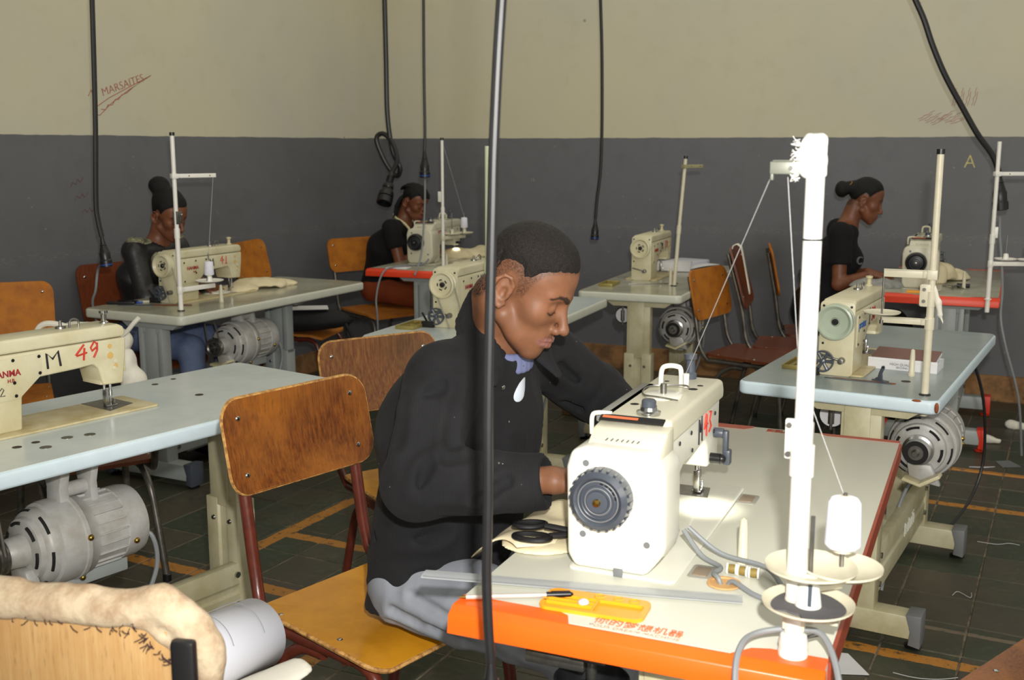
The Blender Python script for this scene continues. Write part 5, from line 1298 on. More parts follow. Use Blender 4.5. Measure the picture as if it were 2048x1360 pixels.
t = thing('parts_tray', 'orange plastic tray with compartments let into the orange-edged table', 'tray', tf('main', .072, .355), trz('main') + 90 + 3)
g = G(); w, d, h = .165, .075, .008
out = rrect(-w / 2, -d / 2, w / 2, d / 2, .016, 5); inn = rrect(-w / 2 + .008, -d / 2 + .022, w / 2 - .008, d / 2 - .008, .007, 5); n = len(out)
vs = [(x, y, .0) for x, y in out] + [(x, y, .006) for x, y in out] + [(x, y, .006) for x, y in inn] + [(x, y, .001) for x, y in inn]
fs = [(i, (i + 1) % n, n + (i + 1) % n, n + i) for i in range(n)] + [(n + i, n + (i + 1) % n, 2 * n + (i + 1) % n, 2 * n + i) for i in range(n)] + [(2 * n + i, 2 * n + (i + 1) % n, 3 * n + (i + 1) % n, 3 * n + i) for i in range(n)] + [tuple(range(3 * n, 4 * n))]
g.add(vs, fs); tb_ = g.make('tray_body', M_TRAY, t)
g = G(); g.box((-.002, .007, .0035), (.003, .044, .005)); g.box((.04, .012, .0035), (.08, .0025, .005)); g.box((.04, .0, .0035), (.08, .0025, .005)); g.make('divider', M_TRAY, t)
for x in (-.055, -.03, .0): G().lathe([(.0095, .0062), (.007, .0075), (.0055, .0062), (0, .0045)], 18, 'z', (x, -.027, 0)).make('bobbin_socket', M_TRAY, t)
t = tag(G().ball((0, 0, 0), .009, (1, 1, .6), 16, 10).make('button', pm('pearl', (214, 206, 214), .15, coat=.6)), 'pearly button lying in the orange tray', 'button'); t.location = tf('main', .066, .372, ZT + .007)
for i, (x, y, rz, lb) in enumerate(((.287, .190, 3, 'white bobbin with olive thread, nearest the rest peg, front one of three'), (.285, .1715, -3, 'white bobbin with olive thread, middle of the three lying in a row'), (.283, .153, 4, 'white bobbin with olive thread at the right end of the row of three'))):
    t = thing('bobbin', lb, 'bobbin', tf('main', x, y, ZT + .0095), trz('main') + 90 + rz, 'bobbins on the orange-edged table')
    g = G(); g.lathe([(0, -.0088), (.0095, -.0088), (.0095, -.0058), (.004, -.0058)], 20, 'x'); g.lathe([(.004, .0058), (.0095, .0058), (.0095, .0088), (0, .0088)], 20, 'x'); g.make('spool_body', M_POLE, t)
    G().lathe([(.007, -.0058), (.0078, 0), (.007, .0058)], 20, 'x').make('thread', pm('olive_thread', (132, 112, 50), .6, bump=.2, bscale=400), t)
t = tag(G().cyl((0, 0, 0), (.03, 0, .0), .0005, .0002, 5).make('needle', M_STEEL), 'loose needle lying on the white top by the steel clip', 'needle'); t.location = tf('main', .31, .215, ZT + .001); t.rotation_euler = (0, 0, R(trz('main') + 130))
# scissors with black ring handles, blades under the machine
t = thing('scissors', 'black-handled scissors on the table edge left of the big white machine', 'scissors', tf('main', .285, .515, ZT + .026), trz('main') - 70)
def ring(cx, cy, a, b, z, rot=0): return [(cx + a * math.cos(q) * math.cos(rot) - b * math.sin(q) * math.sin(rot), cy + a * math.cos(q) * math.sin(rot) + b * math.sin(q) * math.cos(rot), z) for q in [2 * PI * i / 28 for i in range(28)]]
g = G(); g.tube(ring(-.035, .018, .028, .014, .008, .15), .005, 10, True); g.tube([(-.008, .012, .008), (.03, .004, .004), (.05, 0, 0)], [.006, .006, .004], 10); g.make('handle', M_BLACK, t)
g = G(); g.tube(ring(-.030, -.019, .032, .016, -.002, -.15), .0055, 10, True); g.tube([(.0, -.012, -.002), (.03, -.004, -.002), (.05, 0, 0)], [.006, .006, .004], 10); g.make('handle', M_BLACK, t)
for s in (-1, 1): G().prism([(.045, -.006), (.14, s * .004), (.045, .007)], .0016, 'z', .001 * s).make('blade', M_STEEL, t)
# things on the other tables
def cards(k, x, y, rz):
    t = thing('cards_box', 'open white carton with grey printing on the grey-blue 38 table', 'box', tf(k, x, y), trz(k) + rz)
    g = G(); g.box((0, 0, .0245), (.125, .07, .001)); g.make('carton_lid', M_PAPERW, t)
    g = G()
    g.box((-.061, 0, .018), (.002, .21, .036)); g.box((.061, 0, .014), (.002, .21, .028)); g.box((0, -.104, .014), (.122, .002, .028)); g.box((0, .104, .014), (.122, .002, .028)); g.box((0, 0, .001), (.122, .208, .002)); g.make('carton', M_PAPERW, t)
    g = G(); g.box((.0, 0, .03), (.118, .2, .004)); o = g.make('carton_flap', M_PAPERW, t); o.rotation_euler = (0, R(-8), 0); o.location = (0, 0, .006)
    g = G(); g.box((0.01, 0, .042), (.112, .196, .002)); o = g.make('brown_card', pm('brown_card', (120, 84, 76), .6), t); o.rotation_euler = (0, R(-7), 0)
    lettering('HIGH QUALITY', .011, M_CAPG, t, (-.0625, 0, .018), (PI / 2, 0, -PI / 2), 'printed_lettering'); lettering('SECOND', .009, M_CAPG, t, (-.0625, 0, .008), (PI / 2, 0, -PI / 2), 'printed_lettering')
    return t
cards('eight', .46, .175, 0)
t = thing('belt_shifter', 'small dark steel lever standing in the slot of the 38 table', 'lever', tf('eight', .20, .20), trz('eight') + 60)
g = G(); g.prism([(-.016, 0), (.02, 0), (.018, .008), (.01, .012), (.006, .026), (-.004, .048), (-.012, .05), (-.014, .042), (-.006, .026), (-.008, .008)], .004, 'y', 0); g.box((.0, .0, .002), (.05, .02, .004)); g.make('lever_arm', M_GREYP, t, .001)
G().cyl((-.010, -.003, .044), (-.010, .003, .044), .003).make('pivot', M_DARK, t)
# phone, rulers, pencil on the high-bun woman's table
t = thing('mobile_phone', 'black mobile phone on the near left corner of the high-bun woman\'s table', 'phone', tf('one', .178, .515, ZT), trz('one') - 62)
G().box((0, 0, .0065), (.125, .062, .011)).make('phone_body', M_BLACK, t, .004); G().box((0, 0, .0123), (.11, .052, .0006)).make('screen', pm('dark_screen', (16, 17, 20), .08, coat=.6), t)
def stick(label, k, x, y, rz, L, w, h, mat, cat, name, z=0.0):
    t = tag(G().box((0, 0, h / 2), (L, w, h)).make(name, mat, None, min(w, h) * .3), label, cat); t.location = tf(k, x, y, ZT + z); t.rotation_euler = (0, 0, R(trz(k) + rz)); return t
stick('dark steel ruler lying in front of the M 41 machine', 'one', .2, .36, -60, .30, .022, .0025, M_GREYP, 'ruler', 'ruler')
stick('thin brown pencil lying in front of the M 41 machine', 'one', .235, .27, -62, .17, .006, .006, pm('brown_pencil', (110, 60, 36), .5), 'pencil', 'pencil')
stick('blue pen cap beside the phone', 'one', .22, .455, -50, .03, .010, .010, M_BLUE, 'pen cap', 'pen_cap')
stick('white tailor\'s chalk wedge by the dark ruler', 'one', .26, .47, -40, .06, .025, .006, M_CLOTHW, 'chalk', 'tailors_chalk')
stick('thin steel rod lying before the small machine by the back wall', 'back', .40, .24, -62, .26, .006, .005, M_STEEL, 'rod', 'steel_rod')
stick('white booklet on the red-edged table by the woman in braids', 'redtwo', .08, .40, -88, .13, .08, .006, M_PAPERW, 'booklet', 'booklet')
stick('orange parts tray beside the machine at the far right', 'right', .09, .36, 90, .11, .06, .008, M_TRAY, 'tray', 'parts_tray')
t = thing('thread_box', 'small clear box with red base beside the far right machine', 'box', tf('right', .12, .315), trz('right') + 80)
G().box((0, 0, .010), (.05, .035, .02)).make('box_base', M_BRUSHR, t, .003); G().box((0, 0, .030), (.05, .035, .02)).make('box_lid', M_PAPERW, t, .003)
t = thing('snips', 'steel snips lying open behind the far right machine', 'scissors', tf('right', .30, .215, ZT + .004), trz('right') + 30)
for s in (-1, 1):
    G().prism([(-.06, s * .035), (.0, 0), (.07, s * -.022), (0, .006)], .002, 'z', .004 + .002 * s).make('blade', M_STEEL, t)
    g = G(); g.tube([(-.055, s * .03, .004), (-.02, s * .014, .016), (.0, 0, .006)], .0025, 6); g.make('handle', M_STEEL, t)
t = thing('screwdriver', 'black-handled screwdriver lying behind the far right machine', 'screwdriver', tf('right', .37, .20, ZT + .012), trz('right') - 95)
G().cyl((0, 0, 0), (.06, 0, 0), .012, .010).make('handle', M_BLACK, t); G().cyl((-.07, 0, -.006), (0, 0, 0), .003).make('shaft', M_STEEL, t)
# open exercise books on the far end of the table by the back wall
def bookish(label, k, x, y, rz, w, d, lift, z=0.0):
    t = thing('paper_sheets', label, 'papers', tf(k, x, y, ZT + z), trz(k) + rz)
    for q in range(2):
        n = 16; vs = []; 
        for i in range(n + 1):
            u = i / n; zz = .004 + lift * math.sin(PI * u) * (1 - q * .4) + .003 * q + lift * .5 * u * u
            for v_ in (0, 1): vs.append(((u - .5) * w, (v_ - .5) * d, zz))
        fs = [(2 * i, 2 * i + 2, 2 * i + 3, 2 * i + 1) for i in range(n)]
        o = G().add(vs, fs).make('sheet', M_PAPERW, t); s = o.modifiers.new('thickness', 'SOLIDIFY'); s.thickness = .0015
    return t
bookish('curled white paper sheets behind the needle of the small back machine', 'back', 1.12, .33, 10, .30, .24, .035)
bookish('flat white exercise book at the far end of the back-wall table', 'back', 1.28, .26, -20, .34, .22, .006)
stick('thick ruled white notebook standing by the back wall table end', 'back', 1.36, .30, -15, .26, .20, .03, pm('ruled_paper', (200, 202, 212), .7, var=.1, vscale=60, stretch=(1, 40, 1)), 'notebook', 'notebook')
# cloth heaps
def heap(name, label, k, pts, h, seed, mat=M_CLOTH, world=False, amp=.010, f=26, cat='cloth'):
    prims = []
    for p, rd in pts:
        c = p if world else tf(k, p[0], p[1], ZT + p[2]); prims.append(ell(c, rd, 'u', .02))
    if not world: prims.append(Prim(lambda p: (ZT + .001) - p[..., 2], (0, 0, 0), 99, 'i', .002))
    o, vp = sdf_obj(name, prims, h, mat, None, disp=lambda p: vnoise(p, f, seed) * amp + vnoise(p, f * 2.6, seed + 1) * amp * .35)
    return tag(o, label, cat)
heap('calico_piece', 'cream calico lying along the far half of the high-bun woman\'s table', 'one', [((.80, .36, .01), (.10, .10, .03)), ((.92, .34, .015), (.13, .09, .03)), ((1.05, .33, .01), (.10, .06, .02)), ((.74, .33, .0), (.06, .06, .025))], .007, 3)
heap('calico_piece', 'crumpled white scrap under the needle of the M 41 machine', 'one', [((.66, .35, .0), (.07, .05, .012)), ((.60, .38, .0), (.05, .05, .010))], .005, 5, M_CLOTHW, amp=.006, f=60)
heap('calico_piece', 'pale calico under the needle in front of the woman in braids', 'redtwo', [((.78, .34, .0), (.12, .10, .05)), ((.92, .30, .0), (.14, .12, .05)), ((1.02, .24, .0), (.1, .08, .06))], .009, 7)
heap('calico_piece', 'crumpled cream cloth behind the far right boxy machine', 'right', [((.60, .32, .02), (.12, .08, .09)), ((.72, .26, .0), (.12, .09, .05)), ((.50, .30, .03), (.05, .06, .08))], .008, 9)
heap('calico_piece', 'rolled dark-striped cloth under the hands of the woman in black t-shirt', 'right', [((.20, .56, .01), (.16, .05, .03)), ((.36, .52, .01), (.12, .05, .025))], .008, 11, pm('striped_cloth', (150, 150, 146), .8, var=.4, vscale=30, stretch=(1, 8, 1)))
heap('calico_piece', 'cream cloth the man is sewing, spread over the table edge by the scissors', 'main', [((.33, .50, .0), (.11, .075, .012)), ((.46, .48, .0), (.14, .08, .014)), ((.58, .47, .0), (.12, .08, .014)), ((.27, .54, -.005), (.06, .045, .014))], .0055, 13, amp=.003, f=30)
# cloth hanging down from the table edge on the man's side
g = G(); n, m_ = 18, 14; vs = []
for i in range(n + 1):
    for j in range(m_ + 1):
        u, v_ = i / n, j / m_
        w_ = math.sin(u * 15 + v_ * 2) * .005 + math.sin(u * 6) * .006; k_ = v_ ** .8
        x = (.21 + .27 * u) * (1 - k_) + (.275 + .21 * u) * k_ + .01 * math.sin(v_ * 5); y = .535 * (1 - k_) + (.66 - .03 * u) * k_; z = ZT + .012 + w_ * .6 + .012 * math.sin(k_ * 3.1) - .05 * k_ ** 2 * (1 - .4 * u)
        if v_ == 0: y = .50; x = .27 + .22 * u
        vs.append(tf('main', x, y, z))
fs = [(i * (m_ + 1) + j, (i + 1) * (m_ + 1) + j, (i + 1) * (m_ + 1) + j + 1, i * (m_ + 1) + j + 1) for i in range(n) for j in range(m_)]
o = tag(G().add(vs, fs).make('calico_drape', M_CLOTH), 'cream cloth draped over the table edge between the man\'s sleeve and the scissors', 'cloth'); s = o.modifiers.new('thickness', 'SOLIDIFY'); s.thickness = .002
# calico bag on the blue-grey table at the left edge
o = heap('calico_bag', 'cream calico bag with strap standing beyond the 49 machine', None, [((-1.50, 3.75, .80), (.09, .08, .06)), ((-1.40, 3.78, .79), (.08, .07, .05)), ((-1.58, 3.72, .79), (.05, .05, .05))], .007, 15, M_CLOTHW, True, .008, 34, 'bag')
g = G(); 
pts = smooth_path([(-1.62, 3.72, .77), (-1.63, 3.72, .83), (-1.60, 3.72, .86), (-1.54, 3.72, .855), (-1.48, 3.72, .83)], 6)
g.tube(pts, .010, 8); g.make('bag_strap', M_CLOTHW, o)
g = G(); g.tube(smooth_path([(-1.40, 3.75, .80), (-1.34, 3.74, .82), (-1.30, 3.73, .86), (-1.28, 3.73, .88)], 5), .008, 8); g.make('bag_strap', M_CLOTHW, o)
heap('calico_piece', 'cream cloth hanging behind the needle end of the 49 machine', None, [((-1.33, 3.72, .72), (.035, .05, .06)), ((-1.30, 3.71, .655), (.040, .05, .05))], .006, 17, M_CLOTHW, True, .006, 40)
heap('calico_piece', 'crumpled pale cloth seen through the arch of the 49 machine', None, [((-1.32, 3.70, .60), (.09, .07, .05)), ((-1.22, 3.66, .58), (.05, .05, .05))], .006, 19, M_CLOTHW, True, .008, 40)
# bags
t, vp = sdf_obj('black_bag', [ell((-1.12, 6.02, .515), (.23, .13, .055)), ell((-1.22, 6.0, .53), (.13, .12, .06), k=.04)], .01, pm('black_fabric', (20, 20, 23), .8, bump=.2), None, disp=lambda p: vnoise(p, 22, 21) * .008)
tag(t, 'flat black bag lying on the chair seat behind the M 41 table', 'bag'); tp = tag(G().prism([(-.14, -.05), (.12, -.06), (.14, .05), (-.10, .06)], .002, 'z', 0).make('paper_scrap', M_PAPERW), 'white paper lying on the black bag behind the M 41 table', 'paper'); tp.location = (-1.14, 5.98, .585); tp.rotation_euler = (.05, .03, .4)
g = G(); g.tube(smooth_path([(-.93, 5.98, .52), (-.87, 5.95, .40), (-.88, 5.94, .24), (-.94, 5.95, .20), (-.97, 5.96, .36)], 6), .010, 8); g.make('bag_strap', pm('black_fabric', (20, 20, 23), .8), t)
ML = pm('black_leather', (18, 18, 20), .3, bump=.2, coat=.3)
t, vp = sdf_obj('leather_bag', [ell((1.60, 5.86, .60), (.10, .09, .13)), ell((1.60, 5.86, .68), (.07, .06, .09), k=.03)], .008, ML, None, disp=lambda p: vnoise(p, 34, 23) * .007)
tag(t, 'black leather handbag with gold rings hanging behind the woman in black t-shirt', 'handbag')
for i, (x, z) in enumerate(((1.535, .735), (1.555, .70), (1.56, .665))):
    G().tube([(x + .014 * math.cos(q), 5.77, z + .014 * math.sin(q)) for q in [2 * PI * j / 16 for j in range(16)]], .0028, 6, True).make('ring', M_BRASS, t)
g = G(); g.tube(smooth_path([(1.55, 5.80, .72), (1.53, 5.82, .80), (1.60, 5.84, .84), (1.67, 5.86, .76)], 6), .008, 8); g.make('bag_handle', ML, t)
# cloth strip over the brown chair back
g = G(); n = 16; vs = []
c0 = Vector((1.47, 5.62, 0)); fr = Matrix.Translation(c0) @ Matrix.Rotation(R(-18), 4, 'Z')
for i in range(n + 1):
    u = i / n
    p = (-.31 + (-.03 if u < .5 else .0), .0, 0)
    path = [(-.345, .80), (-.35, .90), (-.345, .955), (-.325, .965), (-.305, .95), (-.29, .88), (-.265, .76), (-.255, .71)]
    q = u * (len(path) - 1); k = min(int(q), len(path) - 2); f = q - k; x = path[k][0] * (1 - f) + path[k + 1][0] * f; z = path[k][1] * (1 - f) + path[k + 1][1] * f
    for y in (-.06, -.0): vs.append(tuple(fr @ Vector((x + .02 + .0, y - .06 + .02 * u, z))))
fs = [(2 * i, 2 * i + 1, 2 * i + 3, 2 * i + 2) for i in range(n)]
o = tag(G().add(vs, fs).make('cloth_strip', M_CLOTHW), 'cream cloth strip draped over the brown chair back', 'cloth'); s = o.modifiers.new('thickness', 'SOLIDIFY'); s.thickness = .004
# litter on the floor
def scrap(name, label, x, y, pts, mat, cat='litter', h=.002, rz=0, z=.001):
    t = tag(G().prism(pts, h, 'z', 0).make(name, mat), label, cat); t.location = (x, y, z + h / 2); t.rotation_euler = (0, 0, R(rz)); return t
scrap('paper_scrap', 'white paper scrap on the floor under the right side of the orange-edged table', .93, 2.93, [(-.06, -.05), (.07, -.06), (.05, .07), (-.02, .09)], M_PAPERW)
scrap('fabric_scrap', 'grey fabric scrap on the floor beside the red foot cap', 2.30, 4.94, [(-.04, -.05), (.05, -.04), (.04, .06), (-.03, .05)], M_CAPG)
scrap('fabric_scrap', 'thin white strip on the floor by the grey fabric scrap', 2.17, 4.90, [(-.06, -.0), (.0, -.014), (.06, .0), (0, -.004)], M_PAPERW)
scrap('paper_scrap', 'white paper shred on the tiles near the lower right corner', 1.37, 2.90, [(-.03, 0), (.02, -.008), (.034, .004), (0, .01)], M_PAPERW)
scrap('paper_scrap', 'pale sheet on the floor beneath the big white machine', .16, 1.95, [(-.13, -.1), (.1, -.08), (.12, .1), (-.08, .12)], M_PAPERW)
def curl(label, x, y, pts, r=.0012, mat=M_THR1):
    g = G(); g.tube(smooth_path([(x + a, y + b, .004 + c) for a, b, c in pts], 5), r, 5); return tag(g.make('thread_scrap', mat), label, 'thread')
curl('tangled white thread on the tiles below the mustard seat', -.32, 2.62, [(-.03, 0, 0), (0, .01, 0), (.03, -.01, 0), (.01, -.02, 0), (-.02, -.01, 0), (.04, .01, 0)])
curl('loose thread near the levelling foot of the 38 table', 1.12, 2.86, [(-.05, .02, 0), (0, -.01, 0), (.06, -.02, 0), (.12, -.01, 0)])
curl('pale thread curl on the tiles at right', 1.80, 3.90, [(-.06, .02, 0), (0, -.01, 0), (.05, .0, 0), (.08, -.02, 0)])
curl('pale thread curl far right near the red foot', 2.65, 5.25, [(-.08, .0, 0), (0, .02, 0), (.08, .0, 0), (.12, -.01, 0)], .003)
curl('knotted white thread beside the table cross member', 1.48, 3.42, [(-.03, .0, 0), (0, .03, 0), (.02, -.02, 0), (.04, .02, 0)])
prims = [cap((2.30, 5.35, .03), (2.42, 5.30, .015), .03, .015), cap((2.24, 5.42, .04), (2.30, 5.35, .03), .02, .03)]
o, vp = sdf_obj('fabric_scrap', prims, .006, M_CLOTHW, None, disp=lambda p: vnoise(p, 70, 25) * .006); tag(o, 'crumpled pale rag lying on the floor by the far right table leg', 'rag')
o, vp = sdf_obj('fabric_scrap', [cap((2.62, 5.62, .02), (2.74, 5.55, .01), .025, .01)], .006, M_CLOTHW, None, disp=lambda p: vnoise(p, 70, 26) * .006); tag(o, 'small pale rag on the floor further right than the red foot caps', 'rag')
t = tag(G().box((0, 0, .06), (.3, .2, .12)).make('carton', pm('brown_carton', (110, 72, 44), .8), None, .004), 'brown carton on the floor under the table by the back wall', 'carton'); t.location = (.45, 5.95, 0); t.rotation_euler = (0, 0, R(-20))

# ------------------------------------------------------------------ people
def rotm(yaw, pitch, roll=0.0):
    return np.array((Matrix.Rotation(R(yaw), 3, 'Z') @ Matrix.Rotation(R(pitch), 3, 'Y') @ Matrix.Rotation(R(roll), 3, 'X')))
def head_prims(f=0.0):
    """head in its own frame: x forward, y left, z up, origin between the ears; f: 1 = woman's finer jaw and brow"""
    P = []
    P.append(ell((.004, 0, .052), (.083, .0725, .080)))
    P.append(ell((.040, 0, .052), (.053, .060, .055), 'u', .03))
    P.append(ell((.050, 0, -.012), (.044, .053 - .003 * f, .058), 'u', .03))
    for s in (-1, 1):
        P.append(cap((.006, s * .049, -.044), (.072, s * .014, -.090), .019 - .002 * f, .016 - .002 * f, 'u', .025))
        P.append(sph((.057, s * .040, -.010), .0185, 'u', .028))
    P.append(ell((.045, 0, -.058), (.045, .043, .038), 'u', .02))
    P.append(sph((.078, 0, -.091), .0165 - .002 * f, 'u', .016))
    P.append(ell((.078, 0, -.054), (.022, .030, .030), 'u', .018))
    for s in (-1, 1):
        P.append(cap((.088, s * .011, .031), (.070, s * .046, .033), .0095 - .002 * f, .008, 'u', .016))
        P.append(ell((.098, s * .031, .010), (.016, .021, .015), 's', .016))
    # nose
    P.append(cap((.087, 0, .026), (.113, 0, -.020), .0065, .0095, 'u', .012))
    P.append(sph((.1165, 0, -.0255), .0105, 'u', .006))
    for s in (-1, 1):
        P.append(ell((.1035, s * .0125, -.031), (.0105, .0075, .0085), 'u', .006))
        P.append(sph((.110, s * .0075, -.0395), .0038, 's', .003))
        P.append(sph((.0735, s * .031, .0095), .0150, 'u', .004))
        # lid crease and lash line
        pts = [(.0895, .017, .0015), (.0905, .026, -.0030), (.0875, .036, -.0030), (.0815, .0455, .0010)]
        for a, b in zip(pts, pts[1:]): P.append(cap((a[0], s * a[1], a[2]), (b[0], s * b[1], b[2]), .0011, .0011, 's', .0022))
        pts = [(.0885, .018, .0150), (.0895, .027, .0185), (.0860, .037, .0185), (.0800, .046, .0140)]
        for a, b in zip(pts, pts[1:]): P.append(cap((a[0] + .001, s * a[1], a[2]), (b[0] + .001, s * b[1], b[2]), .0010, .0010, 's', .0035))
    # lips
    up = [(.1035, .0, -.0530), (.1020, .008, -.0522), (.0945, .018, -.0560), (.0870, .0255, -.0600)]
    lo = [(.1010, .0, -.0655), (.0985, .009, -.0655), (.0925, .018, -.0635), (.0870, .0250, -.0605)]
    mm = [(.1110, .0, -.0592), (.1060, .011, -.0592), (.0970, .020, -.0600), (.0880, .0270, -.0602)]
    for s in (-1, 1):
        for a, b in zip(up, up[1:]): P.append(cap((a[0], s * a[1], a[2]), (b[0], s * b[1], b[2]), .0058, .0035, 'u', .0035))
        for a, b in zip(lo, lo[1:]): P.append(cap((a[0], s * a[1], a[2]), (b[0], s * b[1], b[2]), .0072, .0035, 'u', .0035))
        for a, b in zip(mm, mm[1:]): P.append(cap((a[0], s * a[1], a[2]), (b[0], s * b[1], b[2]), .0012, .0010, 's', .0030))
    P.append(cap((.1085, 0, -.041), (.106, 0, -.049), .0022, .003, 's', .006))
    # ears
    for s in (-1, 1):
        P.append(ell((-.010, s * .0755, .004), (.017, .006, .028), 'u', .006))
        o = [(.004, .0740, .004), (.005, .0765, .020), (-.004, .0820, .033), (-.017, .0850, .033), (-.027, .0860, .020), (-.029, .0850, .004), (-.023, .0820, -.012), (-.013, .0785, -.025), (-.003, .0750, -.028), (.003, .0725, -.018)]
        for a, b in zip(o, o[1:]): P.append(cap((a[0], s * a[1], a[2]), (b[0], s * b[1], b[2]), .0040, .0040, 'u', .003))
        P.append(ell((-.006, s * .0815, .000), (.0085, .0075, .0125), 's', .004))
        P.append(ell((-.011, s * .0850, .020), (.0085, .0050, .0080), 's', .004))
        P.append(cap((.002, s * .0745, -.004), (.001, s * .0765, .003), .0040, .0035, 'u', .003))
    return P
def HP(P, p): return ev(P, p)
def hand_prims(w, d, n, side, curl=.35, s=1.0, spread=.06):
    """w wrist, d direction of the palm, n normal out of the back of the hand, side: +1 thumb lies along n x d"""
    w, d, n = Vector(w), Vector(d).normalized(), Vector(n).normalized(); n = (n - d * n.dot(d)).normalized(); lt = n.cross(d) * side
    P = []
    for off, r0 in ((-.026, .0125), (-.009, .0135), (.009, .0138), (.026, .0130)):
        P.append(cap(tuple(w + lt * off * .45 * s), tuple(w + d * .085 * s + lt * off * s), .0175 * s, r0 * s, 'u', .012))
    lens = ((-.028, .066, .0082), (-.0095, .078, .0088), (.0095, .086, .0090), (.0275, .076, .0090))
    for off, L, r in lens:
        p = w + d * .086 * s + lt * off * s; dd = d + lt * off / .03 * spread; cl = curl
        for i, fr in enumerate((.45, .30, .25)):
            dd = (dd - n * cl * (.8 + .5 * i)).normalized()
            q = p + dd * L * fr * s; P.append(cap(tuple(p), tuple(q), r * s * (1 - .07 * i), r * s * (.93 - .07 * i), 'u', .003)); p = q
    p = w + d * .022 * s + lt * .022 * s; dd = (d * .72 + lt * .62 - n * .28).normalized()
    for i, (L, r) in enumerate(((.044, .0125), (.032, .0100), (.026, .0088))):
        q = p + dd * L * s; P.append(cap(tuple(p), tuple(q), r * s, r * s * .9, 'u', .007 if i == 0 else .003)); p = q; dd = (dd + d * .28 - n * .1).normalized()
    return P
def skin_mat(name, base, dark, lip, gloss=.38):
    m, nt, b = newmat(name); N, L = nt.nodes, nt.links
    at_ = N.new('ShaderNodeAttribute'); at_.attribute_name = 'tint'
    sp = N.new('ShaderNodeSeparateColor'); L.new(at_.outputs['Color'], sp.inputs[0])
    tc = N.new('ShaderNodeTexCoord'); n1 = noise(nt, tc.outputs['Object'], 14, 4); n2 = noise(nt, tc.outputs['Object'], 320, 3, .6)
    c = mixc(nt, ramp(nt, n1, .38, .65), s2l(base), s2l(tuple(int(x * .87) for x in base)))
    c = mixc(nt, sp.outputs['Red'], c, s2l(lip))                       # lips
    st = mth(nt, 'MULTIPLY', sp.outputs['Green'], mth(nt, 'MULTIPLY_ADD', ramp(nt, n2, .42, .6), .75, .25)); c = mixc(nt, st, c, s2l(dark)); c = mixc(nt, mth(nt, 'MULTIPLY', sp.outputs['Blue'], mth(nt, 'MULTIPLY_ADD', n2, .5, .65), None, True), c, s2l(dark))   # stubble, brow hair, lashes
    L.new(c, b.inputs['Base Color']); b.inputs['Roughness'].default_value = gloss
    b.inputs['Subsurface Weight'].default_value = .12; b.inputs['Subsurface Radius'].default_value = (.012, .004, .002); b.inputs['Subsurface Scale'].default_value = .4
    b.inputs['Specular IOR Level'].default_value = .42
    bumpn(nt, b, n2, .12, .0012); return m
def fabric_mat(name, rgb, rgb2=None, kind='plain', rough=.9, sc=1.0):
    m, nt, b = newmat(name); N, L = nt.nodes, nt.links
    tc = N.new('ShaderNodeTexCoord'); v = tc.outputs['Object']
    n1 = noise(nt, v, 7, 4); n2 = noise(nt, v, 900 * sc, 2)
    c = mixc(nt, ramp(nt, n1, .35, .65), s2l(rgb), s2l(rgb2 or tuple(int(x * .8) for x in rgb)))
    lint = N.new('ShaderNodeTexVoronoi'); lint.inputs['Scale'].default_value = 26; L.new(v, lint.inputs['Vector'])
    if kind == 'cord':
        w = N.new('ShaderNodeTexWave'); w.inputs['Scale'].default_value = 120; w.inputs['Distortion'].default_value = .6; w.inputs['Detail'].default_value = 2; w.inputs['Detail Scale'].default_value = 2; w.bands_direction = 'X'
        L.new(mapping(nt, v, (1, .6, .12)), w.inputs['Vector'])
        c = mixc(nt, mth(nt, 'MULTIPLY', w.outputs['Fac'], .55), c, s2l(tuple(int(x * .45) for x in rgb)))
        h = mth(nt, 'ADD', w.outputs['Fac'], mth(nt, 'MULTIPLY', n2, .5)); bumpn(nt, b, h, .35, .001)
        c = mixc(nt, ramp(nt, lint.outputs['Distance'], .022, .034, (1, 1, 1, 1), (0, 0, 0, 1)), c, s2l((150, 150, 146)))
    else: bumpn(nt, b, mth(nt, 'ADD', n2, mth(nt, 'MULTIPLY', noise(nt, v, 30, 4), .8)), .3, .002)
    L.new(c, b.inputs['Base Color']); b.inputs['Roughness'].default_value = rough; b.inputs['Sheen Weight'].default_value = .015; b.inputs['Specular IOR Level'].default_value = .2
    MATS[name] = m; return m
def hair_mat(name='black_hair', rgb=(12, 11, 11), sc=260, rgb2=(26, 22, 20)):
    m, nt, b = newmat(name); tc = nt.nodes.new('ShaderNodeTexCoord'); v = tc.outputs['Object']
    n = noise(nt, v, sc, 4, .7); nt.links.new(mixc(nt, ramp(nt, n, .45, .7), s2l(rgb), s2l(rgb2)), b.inputs['Base Color'])
    b.inputs['Roughness'].default_value = .62; b.inputs['Specular IOR Level'].default_value = .3; bumpn(nt, b, n, .8, .003); return m
LIPU = [(.1035, .0, -.0530), (.0945, .018, -.0560), (.0870, .0255, -.0600), (.0925, .018, -.0635), (.1010, .0, -.0655)]
def seg_d(p, a, b):
    a = np.array(a); b = np.array(b); d = b - a; t = np.clip(((p - a) @ d) / (d @ d), 0, 1); return np.sqrt(((p - a - t[:, None] * d) ** 2).sum(-1))
